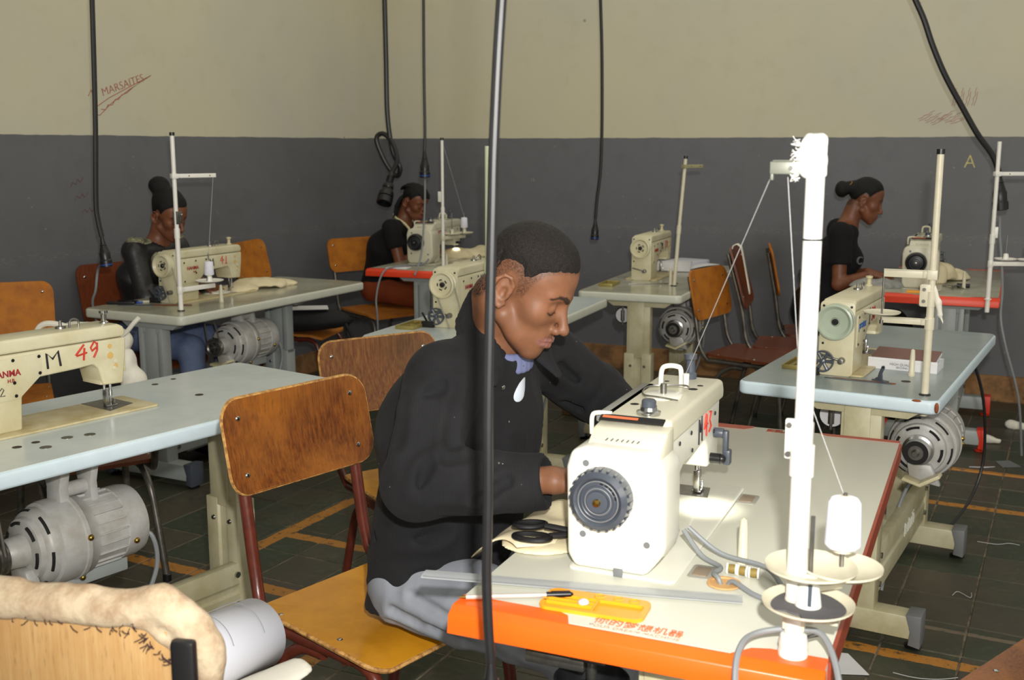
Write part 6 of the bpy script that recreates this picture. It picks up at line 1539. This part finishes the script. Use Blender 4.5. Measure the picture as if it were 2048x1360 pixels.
def tint(o, vp, hc, Rh, s, beard=0.0, hairfn=None):
    q = (vp - np.array(hc)) @ Rh / s; a = q.copy(); a[:, 1] = np.abs(a[:, 1])
    near = np.sqrt((q ** 2).sum(-1)) < .2
    r = np.zeros(len(vp)); g_ = np.zeros(len(vp)); b_ = np.zeros(len(vp))
    d = np.minimum.reduce([seg_d(a, LIPU[i], LIPU[i + 1]) for i in (0, 1, 2, 3)]); r = np.clip((.0088 - d) / .0022, 0, 1)
    r *= (a[:, 2] < -.0485) & (a[:, 0] > .083)
    # eyebrows, lash lines
    bp = [(.0965, .010, .0290), (.0925, .026, .0365), (.083, .042, .0375), (.0735, .055, .0300)]
    fz = np.array((.0, 1, 1)); af = a * fz
    for i in range(3): d = seg_d(af, np.array(bp[i]) * fz, np.array(bp[i + 1]) * fz) + 99 * (a[:, 0] < .05); w = .0046 - .0010 * i; b_ = np.maximum(b_, np.clip((w * 1.15 - d * .9) / .0016, 0, 1) * (a[:, 2] > .018))
    lp = [(.0895, .017, .0015), (.0905, .026, -.0030), (.0875, .036, -.0030), (.0815, .0455, .0010)]
    for i in range(3): d = seg_d(af, np.array(lp[i]) * fz, np.array(lp[i + 1]) * fz) + 99 * (a[:, 0] < .05); b_ = np.maximum(b_, np.clip((.0023 - d) / .0008, 0, 1))
    if beard:
        d = np.minimum(seg_d(a, (.107, .004, -.046), (.092, .022, -.050)), seg_d(a, (.092, .022, -.050), (.088, .027, -.058))); g_ = np.maximum(g_, beard * np.clip((.0055 - d) / .004, 0, 1) * .9)
        g_ = np.maximum(g_, beard * .35 * np.clip((-.075 - a[:, 2]) / .02, 0, 1) * (a[:, 0] > .04))
    if hairfn is not None: g_ = np.maximum(g_, np.clip(hairfn(q) / .012 + .45, 0, 1) * (.62 + .38 * np.clip((q[:, 2] - .04) / .05, 0, 1) + .38 * (q[:, 0] < -.04)))
    r *= near; g_ *= near; b_ *= near
    me = o.data; at_ = me.color_attributes.new('tint', 'FLOAT_COLOR', 'POINT'); c = np.zeros((len(vp), 4), np.float32); c[:, 0] = r; c[:, 1] = g_; c[:, 2] = b_; c[:, 3] = 1
    at_.data.foreach_set('color', c.ravel())
def interp(x, xs, ys): return np.interp(x, xs, ys)
def hairline(q, mode):
    """height above the hairline, + inside the hair"""
    x, y, z = q[..., 0], np.abs(q[..., 1]), q[..., 2]
    if mode == 'crop':
        xs = [-.11, -.06, -.045, -.034, -.012, .006, .012, .026, .036, .050, .066, .078, .09, .12]; ys = [-.050, -.046, -.03, .020, .042, .040, .002, .006, .044, .068, .079, .084, .086, .088]
    else:
        xs = [-.11, -.06, -.045, -.034, -.012, .006, .012, .022, .034, .050, .066, .078, .09, .12]; ys = [-.045, -.040, -.02, .018, .040, .038, .022, .030, .052, .072, .084, .090, .092, .094]
    return z - interp(x, xs, ys)
HEADP = {0: head_prims(0.0), 1: head_prims(1.0)}
def person(label, J, H, s, skin, clothes, fem=0, res=.003, hairmode='crop', hairextra=None, hands=True, beard=0.0, hair_t=.008, hm=None, ctop=None, cbot=None, hres=None):
    """J joints in world coordinates; H = (centre, yaw, pitch, roll) of the head; clothes(J, s) returns (name, prims, resolution, material, fold noise) for each garment"""
    hc = np.array(H[0]); Rh = rotm(*H[1:]); HPm = HEADP[fem]
    o0 = tuple(J['seat'])
    P = []
    V_ = lambda k: np.array(J[k], float)
    P.append(cap(V_('pelvis'), V_('chest'), .082 * s, .098 * s, lat=J['lat'], ls=1.25)); P.append(cap(V_('chest'), V_('neck') - np.array((0, 0, .05)), .10 * s, .05 * s, 'u', .03, lat=J['lat'], ls=1.4))
    nk = hc + Rh @ np.array((-.030, 0, -.035)) * s
    P.append(cap(V_('neck') - np.array((0, 0, .03)), nk, (.051 if not fem else .053) * s, .050 * s * (1 - .05 * fem), 'u', .02))
    for sd in ('R', 'L'):
        P.append(cap(V_('neck') - np.array((0, 0, .03)), V_('sh' + sd), .045 * s, .042 * s, 'u', .03))
        P.append(cap(V_('sh' + sd), V_('el' + sd), .046 * s, .036 * s, 'u', .02)); P.append(cap(V_('el' + sd), V_('wr' + sd), .037 * s, .0245 * s, 'u', .012))
        if hands: P += hand_prims(J['wr' + sd], J['hd' + sd], J.get('hn' + sd, (0, 0, 1)), 1 if sd == 'L' else -1, .30, s * .98)
        P.append(cap(V_('pelvis') + (V_('kn' + sd) - V_('pelvis')) * .06 + np.array(J['lat']) * (.075 if sd == 'L' else -.075) * s - np.array((0, 0, .012)), V_('kn' + sd), .076 * s, .055 * s, 'u', .03)); P.append(cap(V_('kn' + sd), V_('an' + sd), .054 * s, .036 * s, 'u', .015))
        P.append(cap(V_('an' + sd) + np.array((0, 0, -.03)), V_('to' + sd), .036 * s, .026 * s, 'u', .02))
    P.append(frame_prim(lambda q: ev(HPm, q), hc, Rh, .155 * s, 'u', .008, s))
    b, vp = sdf_obj('person', P, res, skin, None, o0)
    b.location = o0
    hf = (lambda q: hairline(q, hairmode)) if hairmode == 'crop' else (lambda q: hairline(q, 'long'))
    tint(b, vp, hc, Rh, s, beard, hf)
    tag(b, label, 'person')
    # hair
    def hfn(q):
        d = ev(HPm, q); z = hf(q); tk = (hair_t + .0006) * np.clip((z + .002) / .045, 0, 1) ** .8 - .0028 + (.0022 * np.clip((q[..., 2] - .05) / .05, 0, 1))
        if hairmode == 'crop': tk = tk - .006 * np.clip((.078 - q[..., 2]) / .03, 0, 1) * (q[..., 0] > -.05)
        d = d - tk
        d = smax(d, -(z + .004), .004)
        ear = np.sqrt(((q - np.array((-.010, 0, .004))) * np.array((1, 0, 1)) / np.array((.026, 1, .036))) ** 2 @ np.ones(3)) - 1
        return np.where(np.abs(q[..., 1]) > .066, np.maximum(d, -ear * .02), d)
    HPr = [frame_prim(hfn, hc, Rh, .16 * s, 'u', .008, s)]
    if hairextra: HPr += hairextra(hc, Rh, s)
    f_ = (lambda p: vnoise(p, 520, 3) * .0009) if hairmode == 'crop' else (lambda p: vnoise(p, 300, 3) * .0008)
    ho, hv = sdf_obj('hair', HPr, hres or res, hm or HAIR, b, o0, disp=f_)
    for (nm_, pr, rs, mt, fold) in clothes(J, s, hc, Rh):
        sdf_obj(nm_, pr, rs, mt, b, o0, disp=fold)
    return b
HAIR = hair_mat()
HAIRC = hair_mat('cropped_black_hair', (22, 19, 18), 330, (46, 37, 32))
def local_on(hc, Rh, s, p): return tuple(np.array(hc) + Rh @ (np.array(p) * s))

# ---- the man
SKIN_M = skin_mat('brown_skin', (136, 91, 65), (30, 23, 21), (134, 90, 82), .52)
JACKET = fabric_mat('black_corduroy', (38, 38, 40), (29, 29, 31), 'cord')
TROUSER = fabric_mat('grey_cotton_trousers', (142, 146, 154), (122, 126, 134))
fw = np.array((.87, -.49, 0)); lf = np.array((.49, .87, 0))
JM = dict(seat=(-.19, 2.29, .45), lat=tuple(lf), pelvis=(-.175, 2.28, .555), chest=(-.100, 2.25, .90), neck=(-.026, 2.195, 1.100),
          shR=(-.132, 2.070, 1.015), elR=(-.175, 1.985, .835), wrR=(.075, 1.925, .862), hdR=(.90, .30, -.10), hnR=(.0, -.1, 1),
          shL=(.035, 2.385, 1.035), elL=(.195, 2.525, .885), wrL=(.27, 2.40, .845), hdL=(.32, -.92, -.2), hnL=(0, .1, 1),
          knR=(.155, 1.935, .53), knL=(.245, 2.115, .53), anR=(.135, 1.93, .09), anL=(.24, 2.10, .09), toR=(.26, 1.86, .028), toL=(.36, 2.03, .028))
HM = ((.012, 2.105, 1.188), -17, 28, 0)
def man_clothes(J, s, hc, Rh):
    A = lambda k: np.array(J[k], float)
    nk = A('neck'); out = []
    CR = [((-.118, 1.93, .905), (-.04, 1.925, .925), .010, .013), ((-.15, 1.92, .90), (-.17, 1.93, .84), .008, .012), ((-.09, 1.98, 1.03), (-.11, 1.96, .92), .010, .014), ((-.21, 1.99, 1.0), (-.215, 1.97, .92), .007, .014),
          ((-.06, 1.90, .83), (-.01, 1.89, .87), .007, .012), ((-.13, 1.90, .80), (-.05, 1.90, .80), .006, .013), ((-.27, 2.17, .66), (-.14, 2.08, .70), .008, .016), ((-.30, 2.22, .58), (-.17, 2.10, .60), .008, .016), ((-.24, 2.12, .75), (-.12, 2.06, .80), .007, .016),
          ((.10, 2.36, .99), (.16, 2.42, .93), .009, .014), ((.12, 2.42, .90), (.19, 2.46, .86), .007, .012), ((.02, 2.12, .88), (.03, 2.14, .78), .007, .014), ((-.19, 2.02, .98), (-.13, 1.99, 1.02), .006, .013)]
    def folds(p):
        sh = p.shape; q = p.reshape(-1, 3); o_ = vnoise(q, 14, 31) * .005 + (np.abs(vnoise(q, 26, 32)) - .5) * .006
        for a, b, A_, w_ in CR:
            ds = seg_d(q, a, b); o_ = o_ + 1.5 * A_ * np.exp(-(ds / w_) ** 2) - .8 * A_ * np.exp(-((ds - 1.7 * w_) / w_) ** 2)
        return o_.reshape(sh[:-1])
    P = [cap(A('pelvis') + np.array((.0, .0, -.12)), A('chest'), .138, .150, lat=J['lat'], ls=1.22),
         cap(A('chest') + np.array((0, 0, -.02)), nk + np.array((-.02, .005, -.070)), .145, .072, 'u', .05, lat=J['lat'], ls=1.45)]
    for sd in 'RL':
        P.append(cap(nk + np.array((-.01, 0, -.045)) , A('sh' + sd), .052, .060, 'u', .05))
        P.append(cap(A('sh' + sd), A('el' + sd), .070, .070, 'u', .03))
        e = A('el' + sd); w = A('wr' + sd)
        P.append(cap(e, e + (w - e) * .97, .068, .056, 'u', .022, flat='b'))
        P.append(cap(e + (w - e) * 1.0, e + (w - e) * 1.2, .036, .036, 's', .006))
    # hole for the neck, opening down the front
    hn = hc + Rh @ np.array((-.02, 0, -.03))
    P.append(cap(nk + np.array((.0, 0, -.06)), hn + np.array((0, 0, .05)), .058, .062, 's', .006))
    fwv = np.array((.55, -.835, 0)); 
    f2 = np.array((.30, -.95, 0)); a = nk + f2 * .080 + np.array((0, 0, -.035)); b = nk + f2 * .108 + np.array((0, 0, -.092))
    P.append(cap(a, b, .024, .003, 's', .004)); P.append(Prim(lambda p: (.503 + .15 * ((p[..., 0] + .175) * .87 - (p[..., 1] - 2.28) * .49)) - p[..., 2], (0, 0, 0), 99, 'i', .004))
    out.append(('jacket', P, .0048, JACKET, folds))
    # collar: stand round the neck, turned-down leaves with points in front
    C = []
    n = 22; lat = np.array(J['lat']); lat = np.array((.835, .55, 0)); 
    pts = []
    for i in range(n + 1):
        a = R(44 + (316 - 44) * i / n); rx, ry = .064, .070
        c = nk + np.array((0, 0, -.006)) + fwv * (rx * math.cos(a) + .012) + lat * (ry * math.sin(a)) + np.array((0, 0, .062 * ((1 - math.cos(a)) / 2) ** 1.3 - .034 * ((1 + math.cos(a)) / 2)))
        pts.append(c)
    for i in range(n):
        for dz, rr, sh in ((.020, .0055, 0.0), (.006, .0065, .006), (-.008, .0065, .012), (-.024, .0065, .020)):
            def off(c): 
                v = c - nk; v[2] = 0; v = v / np.sqrt((v ** 2).sum()); return c + v * sh + np.array((0, 0, dz))
            C.append(cap(off(pts[i].copy()), off(pts[i + 1].copy()), rr, rr, 'u', .010))
    for e, sg in ((pts[0], 1), (pts[-1], -1)):
        tip = e + fwv * .042 + lat * sg * .030 + np.array((0, 0, -.062)); C.append(cap(e + np.array((0, 0, -.006)), tip, .012, .004, 'u', .012, lat=tuple(lat), ls=2.2))
    out.append(('collar', C, .0035, JACKET, lambda p: vnoise(p, 60, 33) * .001))
    # t-shirt: white body, grey-blue band
    T = [cap(nk + f2 * .012 + np.array((0, 0, -.072)), nk + f2 * .022 + np.array((0, 0, -.130)), .050, .046), cap(nk + np.array((0, 0, -.03)), hn + np.array((0, 0, .05)), .053, .056, 's', .003)]
    out.append(('t_shirt', T, .004, pm('white_tshirt', (206, 214, 226), .85), None))
    n = 26; B = []
    for i in range(n):
        q = []
        for k in (i, i + 1):
            a = 2 * PI * k / n; q.append(nk + fwv * (.054 * math.cos(a) + .014) + lat * .055 * math.sin(a) + np.array((0, 0, -.022 - .030 * (math.cos(a) * .5 + .5))))
        B += [cap(q[0] + np.array((0, 0, -.009 * m)), q[1] + np.array((0, 0, -.009 * m)), .0062, .0062, 'u', .006) for m in range(4)]
    out.append(('neckband', B, .0028, pm('grey_blue_rib', (104, 110, 146), .9, bump=.2, bscale=300), None))
    # trousers
    CT = [((-.24, 2.12, .53), (-.12, 2.02, .50), .008, .012), ((-.20, 2.09, .57), (-.08, 2.0, .54), .008, .011), ((-.12, 2.02, .60), (-.02, 1.95, .55), .008, .012), ((-.25, 2.13, .49), (-.10, 2.0, .475), .007, .011),
          ((-.06, 1.98, .58), (.03, 1.91, .52), .008, .011), ((-.02, 1.94, .49), (.10, 1.88, .47), .008, .013), ((-.16, 2.06, .52), (-.02, 1.95, .50), .005, .009)]
    def fol(p):
        sh = p.shape; q = p.reshape(-1, 3); o_ = vnoise(q, 18, 35) * .003 + (np.abs(vnoise(q, 34, 36)) - .5) * .005
        for a, b, A_, w_ in CT:
            ds = seg_d(q, a, b); o_ = o_ + A_ * np.exp(-(ds / w_) ** 2) - .6 * A_ * np.exp(-((ds - 1.7 * w_) / w_) ** 2)
        return o_.reshape(sh[:-1])
    P = [cap(A('pelvis') + np.array((-.005, 0, -.0)), A('pelvis') + np.array((.01, 0, .05)), .125, .12, lat=J['lat'], ls=1.25)]
    for sd, dy in (('R', -.10), ('L', .10)):
        h = A('pelvis') + lf * dy * .9 + np.array((.015, 0, -.008))
        P.append(cap(h, A('kn' + sd), .096, .078, 'u', .03)); P.append(cap(A('kn' + sd), A('an' + sd) + np.array((0, 0, .02)), .078, .072, 'u', .02, flat='b'))
    P.append(Prim(lambda p: .462 + .012 - p[..., 2] - 99 * (p[..., 0] > .02), (0, 0, 0), 99, 'i', .02))
    out.append(('trousers', P, .006, TROUSER, fol))
    for sd in 'RL':
        out.append(('shoe', [cap(A('an' + sd) + np.array((-.02, .01, -.04)), A('to' + sd) + np.array((.01, 0, .01)), .045, .038, 'u', .01), Prim(lambda p: .002 - p[..., 2], (0, 0, 0), 99, 'i', .003)], .006, M_BLACK, None))
    return out
man = person('young man with cropped hair in black corduroy jacket bent over the big white machine', JM, HM, 1.0, SKIN_M, man_clothes, 0, .0026, 'crop', beard=.8, hm=HAIRC)
# jacket snaps
mi = Vector(man.location)
for (p, r) in (((.012, 2.035, 1.0), 1), ((.035, 2.03, .90), 1)):
    pass
def on_front(px, py, parent, mat, r, names, prims_parent='jacket'):
    """press a small button onto the garment where a sight line from the front meets it"""
    jk = [c for c in parent.children if c.name.startswith(prims_parent)][0]
    bpy.context.view_layer.update()
    o = Vector((0, 0, CAM_H)); P_ = R(10); x = (px - 1024) / 2200; y = -(py - 680) / 2200
    d = Vector((x, math.cos(P_) + y * math.sin(P_), -math.sin(P_) + y * math.cos(P_))).normalized()
    inv = jk.matrix_world.inverted(); ok, loc, nor, idx = jk.ray_cast(inv @ o, (inv.to_3x3() @ d).normalized())
    if not ok: return
    b = G().lathe([(0, .004), (r * .6, .0035), (r, .0015), (r, -.002)], 18, 'z').make(names, mat, parent)
    b.location = loc; b.rotation_euler = nor.to_track_quat('Z', 'Y').to_euler()
for px, py, r in ((1047, 731, .0075), (1006, 775, .0055), (1016, 843, .0030), (998, 928, .0028)): on_front(px, py, man, M_CHROME, r, 'snap_button')

# ---- the women
SKIN_W = skin_mat('brown_skin_women', (122, 74, 50), (26, 20, 20), (120, 66, 58), .45)
def seated(k, x, fwd, y_head, z_head, hx, s=.93, lean=.10, seatz=.45, hand_t=(.61, .36), spread=.16):
    """joints of someone sitting at table k, facing its machine; x along the table, y across it"""
    a = R(TAB[k][1]); d = np.array((math.cos(a), math.sin(a), 0)); w = np.array((-d[1], d[0], 0))
    f = (-w * math.cos(R(fwd)) + d * math.sin(R(fwd))); l = np.array((-f[1], f[0], 0))
    hd = np.array(tf(k, hx, y_head, z_head))
    nk = hd - f * .075 * s - np.array((0, 0, .10)) * s
    nk[2] = z_head - .105 * s
    pel = nk - f * (.13 + lean) * s; pel[2] = seatz + .10
    ch = nk * .42 + pel * .58 + f * -.01; ch[2] = pel[2] + (nk[2] - pel[2]) * .60
    J = dict(lat=tuple(l), pelvis=tuple(pel), chest=tuple(ch), neck=tuple(nk), seat=(pel[0], pel[1], seatz))
    T = np.array(tf(k, hand_t[0], hand_t[1], ZT + .035))
    for sd, sg in (('L', 1), ('R', -1)):
        sh = nk + l * sg * .155 * s - f * .01; sh[2] = nk[2] - .055 * s; J['sh' + sd] = tuple(sh)
        wr = T + l * sg * .05 - f * .13; wr[2] = ZT + .05; J['wr' + sd] = tuple(wr)
        el = (sh * .6 + wr * .4) + l * sg * .07 * s; el[2] = min(sh[2] - .22, ZT + .05); J['el' + sd] = tuple(el)
        hdv = T + l * sg * .0 - wr; J['hd' + sd] = tuple(hdv / np.sqrt((hdv ** 2).sum())); J['hn' + sd] = (0, 0, 1)
        kn = pel + l * sg * .12 + f * .42 * s; kn[2] = seatz + .06; J['kn' + sd] = tuple(kn)
        an = kn + f * .03; an[2] = .09; J['an' + sd] = tuple(an); to = an + f * .14; to[2] = .028; J['to' + sd] = tuple(to)
    return J, hd, f, l
def woman_clothes(top, bottom, sleeve=.55, long=False, vest=None, extra=None, seam=None):
    def fn(J, s, hc, Rh):
        A = lambda k: np.array(J[k], float); out = []; nk = A('neck')
        P = [cap(A('pelvis') + np.array((0, 0, .0)), A('chest'), .128 * s, .122 * s, lat=J['lat'], ls=1.22, flat='a'), cap(A('chest'), nk + np.array((0, 0, -.06)), .120 * s, .062 * s, 'u', .05, lat=J['lat'], ls=1.5)]
        l_ = np.array(J['lat']); f_ = np.array((l_[1], -l_[0], 0))
        for sg in (-1, 1): P.append(ell(A('chest') + f_ * .088 * s + l_ * sg * .062 * s + np.array((0, 0, .015)), (.062 * s, .062 * s, .058 * s), 'u', .04))
        for sd in 'RL':
            P.append(cap(nk + np.array((0, 0, -.055)), A('sh' + sd), .045 * s, .054 * s, 'u', .04))
            e = A('el' + sd); sh = A('sh' + sd); w = A('wr' + sd)
            if long: P.append(cap(sh, e, .056 * s, .052 * s, 'u', .02)); P.append(cap(e, e + (w - e) * .88, .052 * s, .042 * s, 'u', .015, flat='b')); 
            else: P.append(cap(sh, sh + (e - sh) * sleeve, .060 * s, .062 * s, 'u', .02, flat='b'))
        hn = hc + Rh @ np.array((-.02, 0, -.03)) * s
        P.append(cap(nk + np.array((0, 0, -.05)), hn + np.array((0, 0, .04)), .056 * s, .07 * s, 's', .006))
        out.append(('shirt' if not long else 'jacket', P, .0075, top, lambda p: vnoise(p, 26, 41) * .004))
        P = [cap(A('pelvis'), A('pelvis') + np.array((0, 0, .03)), .118 * s, .112 * s, lat=J['lat'], ls=1.25)]; l = np.array(J['lat'])
        for sd, sg in (('R', -1), ('L', 1)):
            P.append(cap(A('pelvis') + l * sg * .075, A('kn' + sd), .090 * s, .072 * s, 'u', .03)); P.append(cap(A('kn' + sd), A('an' + sd) + np.array((0, 0, .03)), .072 * s, .058 * s, 'u', .02, flat='b'))
        zs = J['seat'][2] + .012
        P.append(Prim(lambda p: zs - p[..., 2] - 99 * (((p[..., :2] - np.array(J['pelvis'][:2])) ** 2).sum(-1) > .06), (0, 0, 0), 99, 'i', .02))
        out.append(('trousers', P, .010, bottom, lambda p: vnoise(p, 24, 43) * .005))
        for sd in 'RL': out.append(('shoe', [cap(A('an' + sd) + np.array((-.01, .01, -.04)), A('to' + sd), .042, .034), Prim(lambda p: .002 - p[..., 2], (0, 0, 0), 99, 'i', .003)], .010, M_BLACK, None))
        if extra: out += extra(J, s, hc, Rh)
        return out
    return fn
# woman with the high bun, M 41
J1, hd, f, l = seated('one', .55, 0, .63, 1.118, .60, .95, -.02)
hd1 = (hd[0], hd[1], 1.118); yaw1 = math.degrees(math.atan2(f[1], f[0]))
def bun1(hc, Rh, s):
    return [ell(local_on(hc, Rh, s, (-.098, .0, .142)), (.050, .050, .044), 'u', .008), ell(local_on(hc, Rh, s, (-.03, 0, .10)), (.065, .06, .05), 'u', .03)]
M_LEATH = pm('black_jacket_leather', (26, 26, 28), .42, bump=.3, bscale=60, coat=.1)
M_PATCH = pm('silvery_patterned_cloth', (150, 148, 116), .5, var=.8, vscale=55, rgb2=(30, 34, 30), bump=.3)
M_JEANS = fabric_mat('blue_denim', (82, 98, 136), (116, 130, 160))
def yoke(J, s, hc, Rh):
    A = lambda k: np.array(J[k], float); nk = A('neck'); l = np.array(J['lat']); f_ = np.array((l[1], -l[0], 0)); out = []
    P = []
    for sg in (-1, 1):
        P.append(cap(nk + l * sg * .055 * s + np.array((0, 0, -.040)), A('sh' + ('L' if sg > 0 else 'R')) + np.array((0, 0, .034)), .040 * s, .038 * s, 'u', .02))
        P.append(cap(nk + l * sg * .060 * s + np.array((0, 0, -.035)), nk + f_ * .115 * s + l * sg * .055 + np.array((0, 0, -.20)), .034 * s, .034 * s, 'u', .02))
    out.append(('patterned_yoke', P, .006, M_PATCH, lambda p: vnoise(p, 90, 45) * .002)); return out
w1 = person('woman with high black bun in black jacket with silvery collar, sewing at the left', J1, (hd1, yaw1 - 0, 20, 0), .93, SKIN_W, woman_clothes(M_LEATH, M_JEANS, long=True, extra=yoke), 1, .0052, 'long', bun1, hair_t=.012, hres=.0045)
# woman in braids with tape measure round her neck
J2, hd, f, l = seated('redtwo', .60, 0, .60, 1.098, .70, .93, .06, hand_t=(.75, .40))
hd2 = (hd[0], hd[1], 1.102); yaw2 = math.degrees(math.atan2(f[1], f[0]))
def braids(hc, Rh, s):
    P = []
    for y0 in (-.03, 0.0, .03, -.055, .055):
        a = (-.09 + abs(y0) * .4, y0, .01); b = (-.075, y0 * 1.2, -.05); c = (-.06, y0 * 1.3, -.12)
        P += [cap(local_on(hc, Rh, s, a), local_on(hc, Rh, s, b), .013, .012, 'u', .008), cap(local_on(hc, Rh, s, b), local_on(hc, Rh, s, c), .012, .009, 'u', .006)]
    for y in np.linspace(-.055, .055, 8):     # braid rows over the crown
        pr = None
        for t_ in np.linspace(.1, .95, 9):
            an = PI * t_; p = (-.004 + .098 * math.cos(an), y * (.55 + .45 * math.sin(an)), .052 + .083 * math.sin(an) * math.sqrt(max(1 - (y / .085) ** 2, .1)))
            if pr: P.append(cap(local_on(hc, Rh, s, pr), local_on(hc, Rh, s, p), .0068, .0068, 'u', .003))
            pr = p
    return P
M_TEEB = fabric_mat('black_tshirt', (26, 26, 28), (20, 20, 22))
M_RUSTP = fabric_mat('rust_brown_cloth', (132, 62, 30), (112, 50, 26))
def tape(J, s, hc, Rh):
    A = lambda k: np.array(J[k], float); nk = A('neck'); l = np.array(J['lat']); f_ = np.array((l[1], -l[0], 0)); P = []
    pts = [nk + f_ * .14 - l * .05 + np.array((0, 0, -.22)), nk + f_ * .07 - l * .066 + np.array((0, 0, -.05)), nk - f_ * .02 - l * .062 + np.array((0, 0, .012)), nk - f_ * .062 + np.array((0, 0, .03)), nk - f_ * .02 + l * .062 + np.array((0, 0, .012)), nk + f_ * .07 + l * .066 + np.array((0, 0, -.05)), nk + f_ * .13 + l * .05 + np.array((0, 0, -.2))]
    sp_ = smooth_path([tuple(p) for p in pts], 4)
    for a, b in zip(sp_, sp_[1:]): P.append(cap(tuple(a), tuple(b), .0042, .0042, 'u', .002, lat=(0, 0, 1), ls=2.0))
    return [('tape_measure', P, .0032, pm('pale_yellow_tape', (214, 208, 160), .6), None)]
w2 = person('woman in braids with pale tape measure round her neck, by the room corner', J2, (hd2, yaw2 - 8, 22, 0), .93, SKIN_W, woman_clothes(M_TEEB, M_RUSTP, extra=tape), 1, .006, 'long', braids, hair_t=.009, hres=.0045)
# woman in profile at the far right
J3, hd, f, l = seated('right', .5, 12, .70, 1.165, .55, .96, .0, hand_t=(.40, .50))
for sd in 'RL':
    e_ = np.array(J3['sh' + sd]) + f * .015 + np.array((0, 0, -.262)) + l * (.03 if sd == 'L' else -.03); J3['el' + sd] = tuple(e_ - f * .045); J3['sh' + sd] = tuple(np.array(J3['sh' + sd]) - f * .03)
J3['chest'] = tuple(np.array(J3['chest']) + f * .03)
hd3 = (hd[0], hd[1], 1.170); yaw3 = math.degrees(math.atan2(f[1], f[0]))
def bun3(hc, Rh, s):
    return [ell(local_on(hc, Rh, s, (-.128, 0, .030)), (.036, .040, .044), 'u', .008), ell(local_on(hc, Rh, s, (-.085, 0, .055)), (.03, .035, .035), 'u', .02)]
def print3(J, s, hc, Rh): return []
w3 = person('woman with low bun in black t-shirt, seen from the side at far right', J3, (hd3, yaw3 + 4, 18, 0), .96, SKIN_W, woman_clothes(M_TEEB, M_TEEB, .62), 1, .0052, 'long', bun3, hair_t=.008, hres=.0045)
hc_ = np.array(hd3) - np.array(w3.location)
G().tube([local_on(hc_, rotm(yaw3 + 4, 18), .96, (-.098 + .004 * math.sin(q * 2), -.022 - .008 * math.cos(q), .07 + .014 * math.sin(q))) for q in [2 * PI * i / 16 for i in range(16)]], .0025, 6, True).make('hair_clip', M_BRASS, w3)

# pale print across the chest of the black t-shirt
def letter_on(parent, garment, px, py, body, size, mat):
    jk = [c for c in parent.children if c.name.startswith(garment)][0]; bpy.context.view_layer.update()
    o = Vector((0, 0, CAM_H)); P_ = R(10); x = (px - 1024) / 2200; y = -(py - 680) / 2200
    d = Vector((x, math.cos(P_) + y * math.sin(P_), -math.sin(P_) + y * math.cos(P_))).normalized(); inv = jk.matrix_world.inverted()
    ok, loc, nor, idx = jk.ray_cast(inv @ o, (inv.to_3x3() @ d).normalized())
    if not ok: return
    zx = Vector((0, 0, 1)).cross(nor).normalized(); m = Matrix((zx, nor.cross(zx), nor)).transposed()
    t = lettering(body, size, mat, parent, loc + nor * .003, m.to_euler(), 'printed_lettering', thick=.004); return t
letter_on(w3, 'shirt', 1718, 522, 'C', .06, M_CAPG)
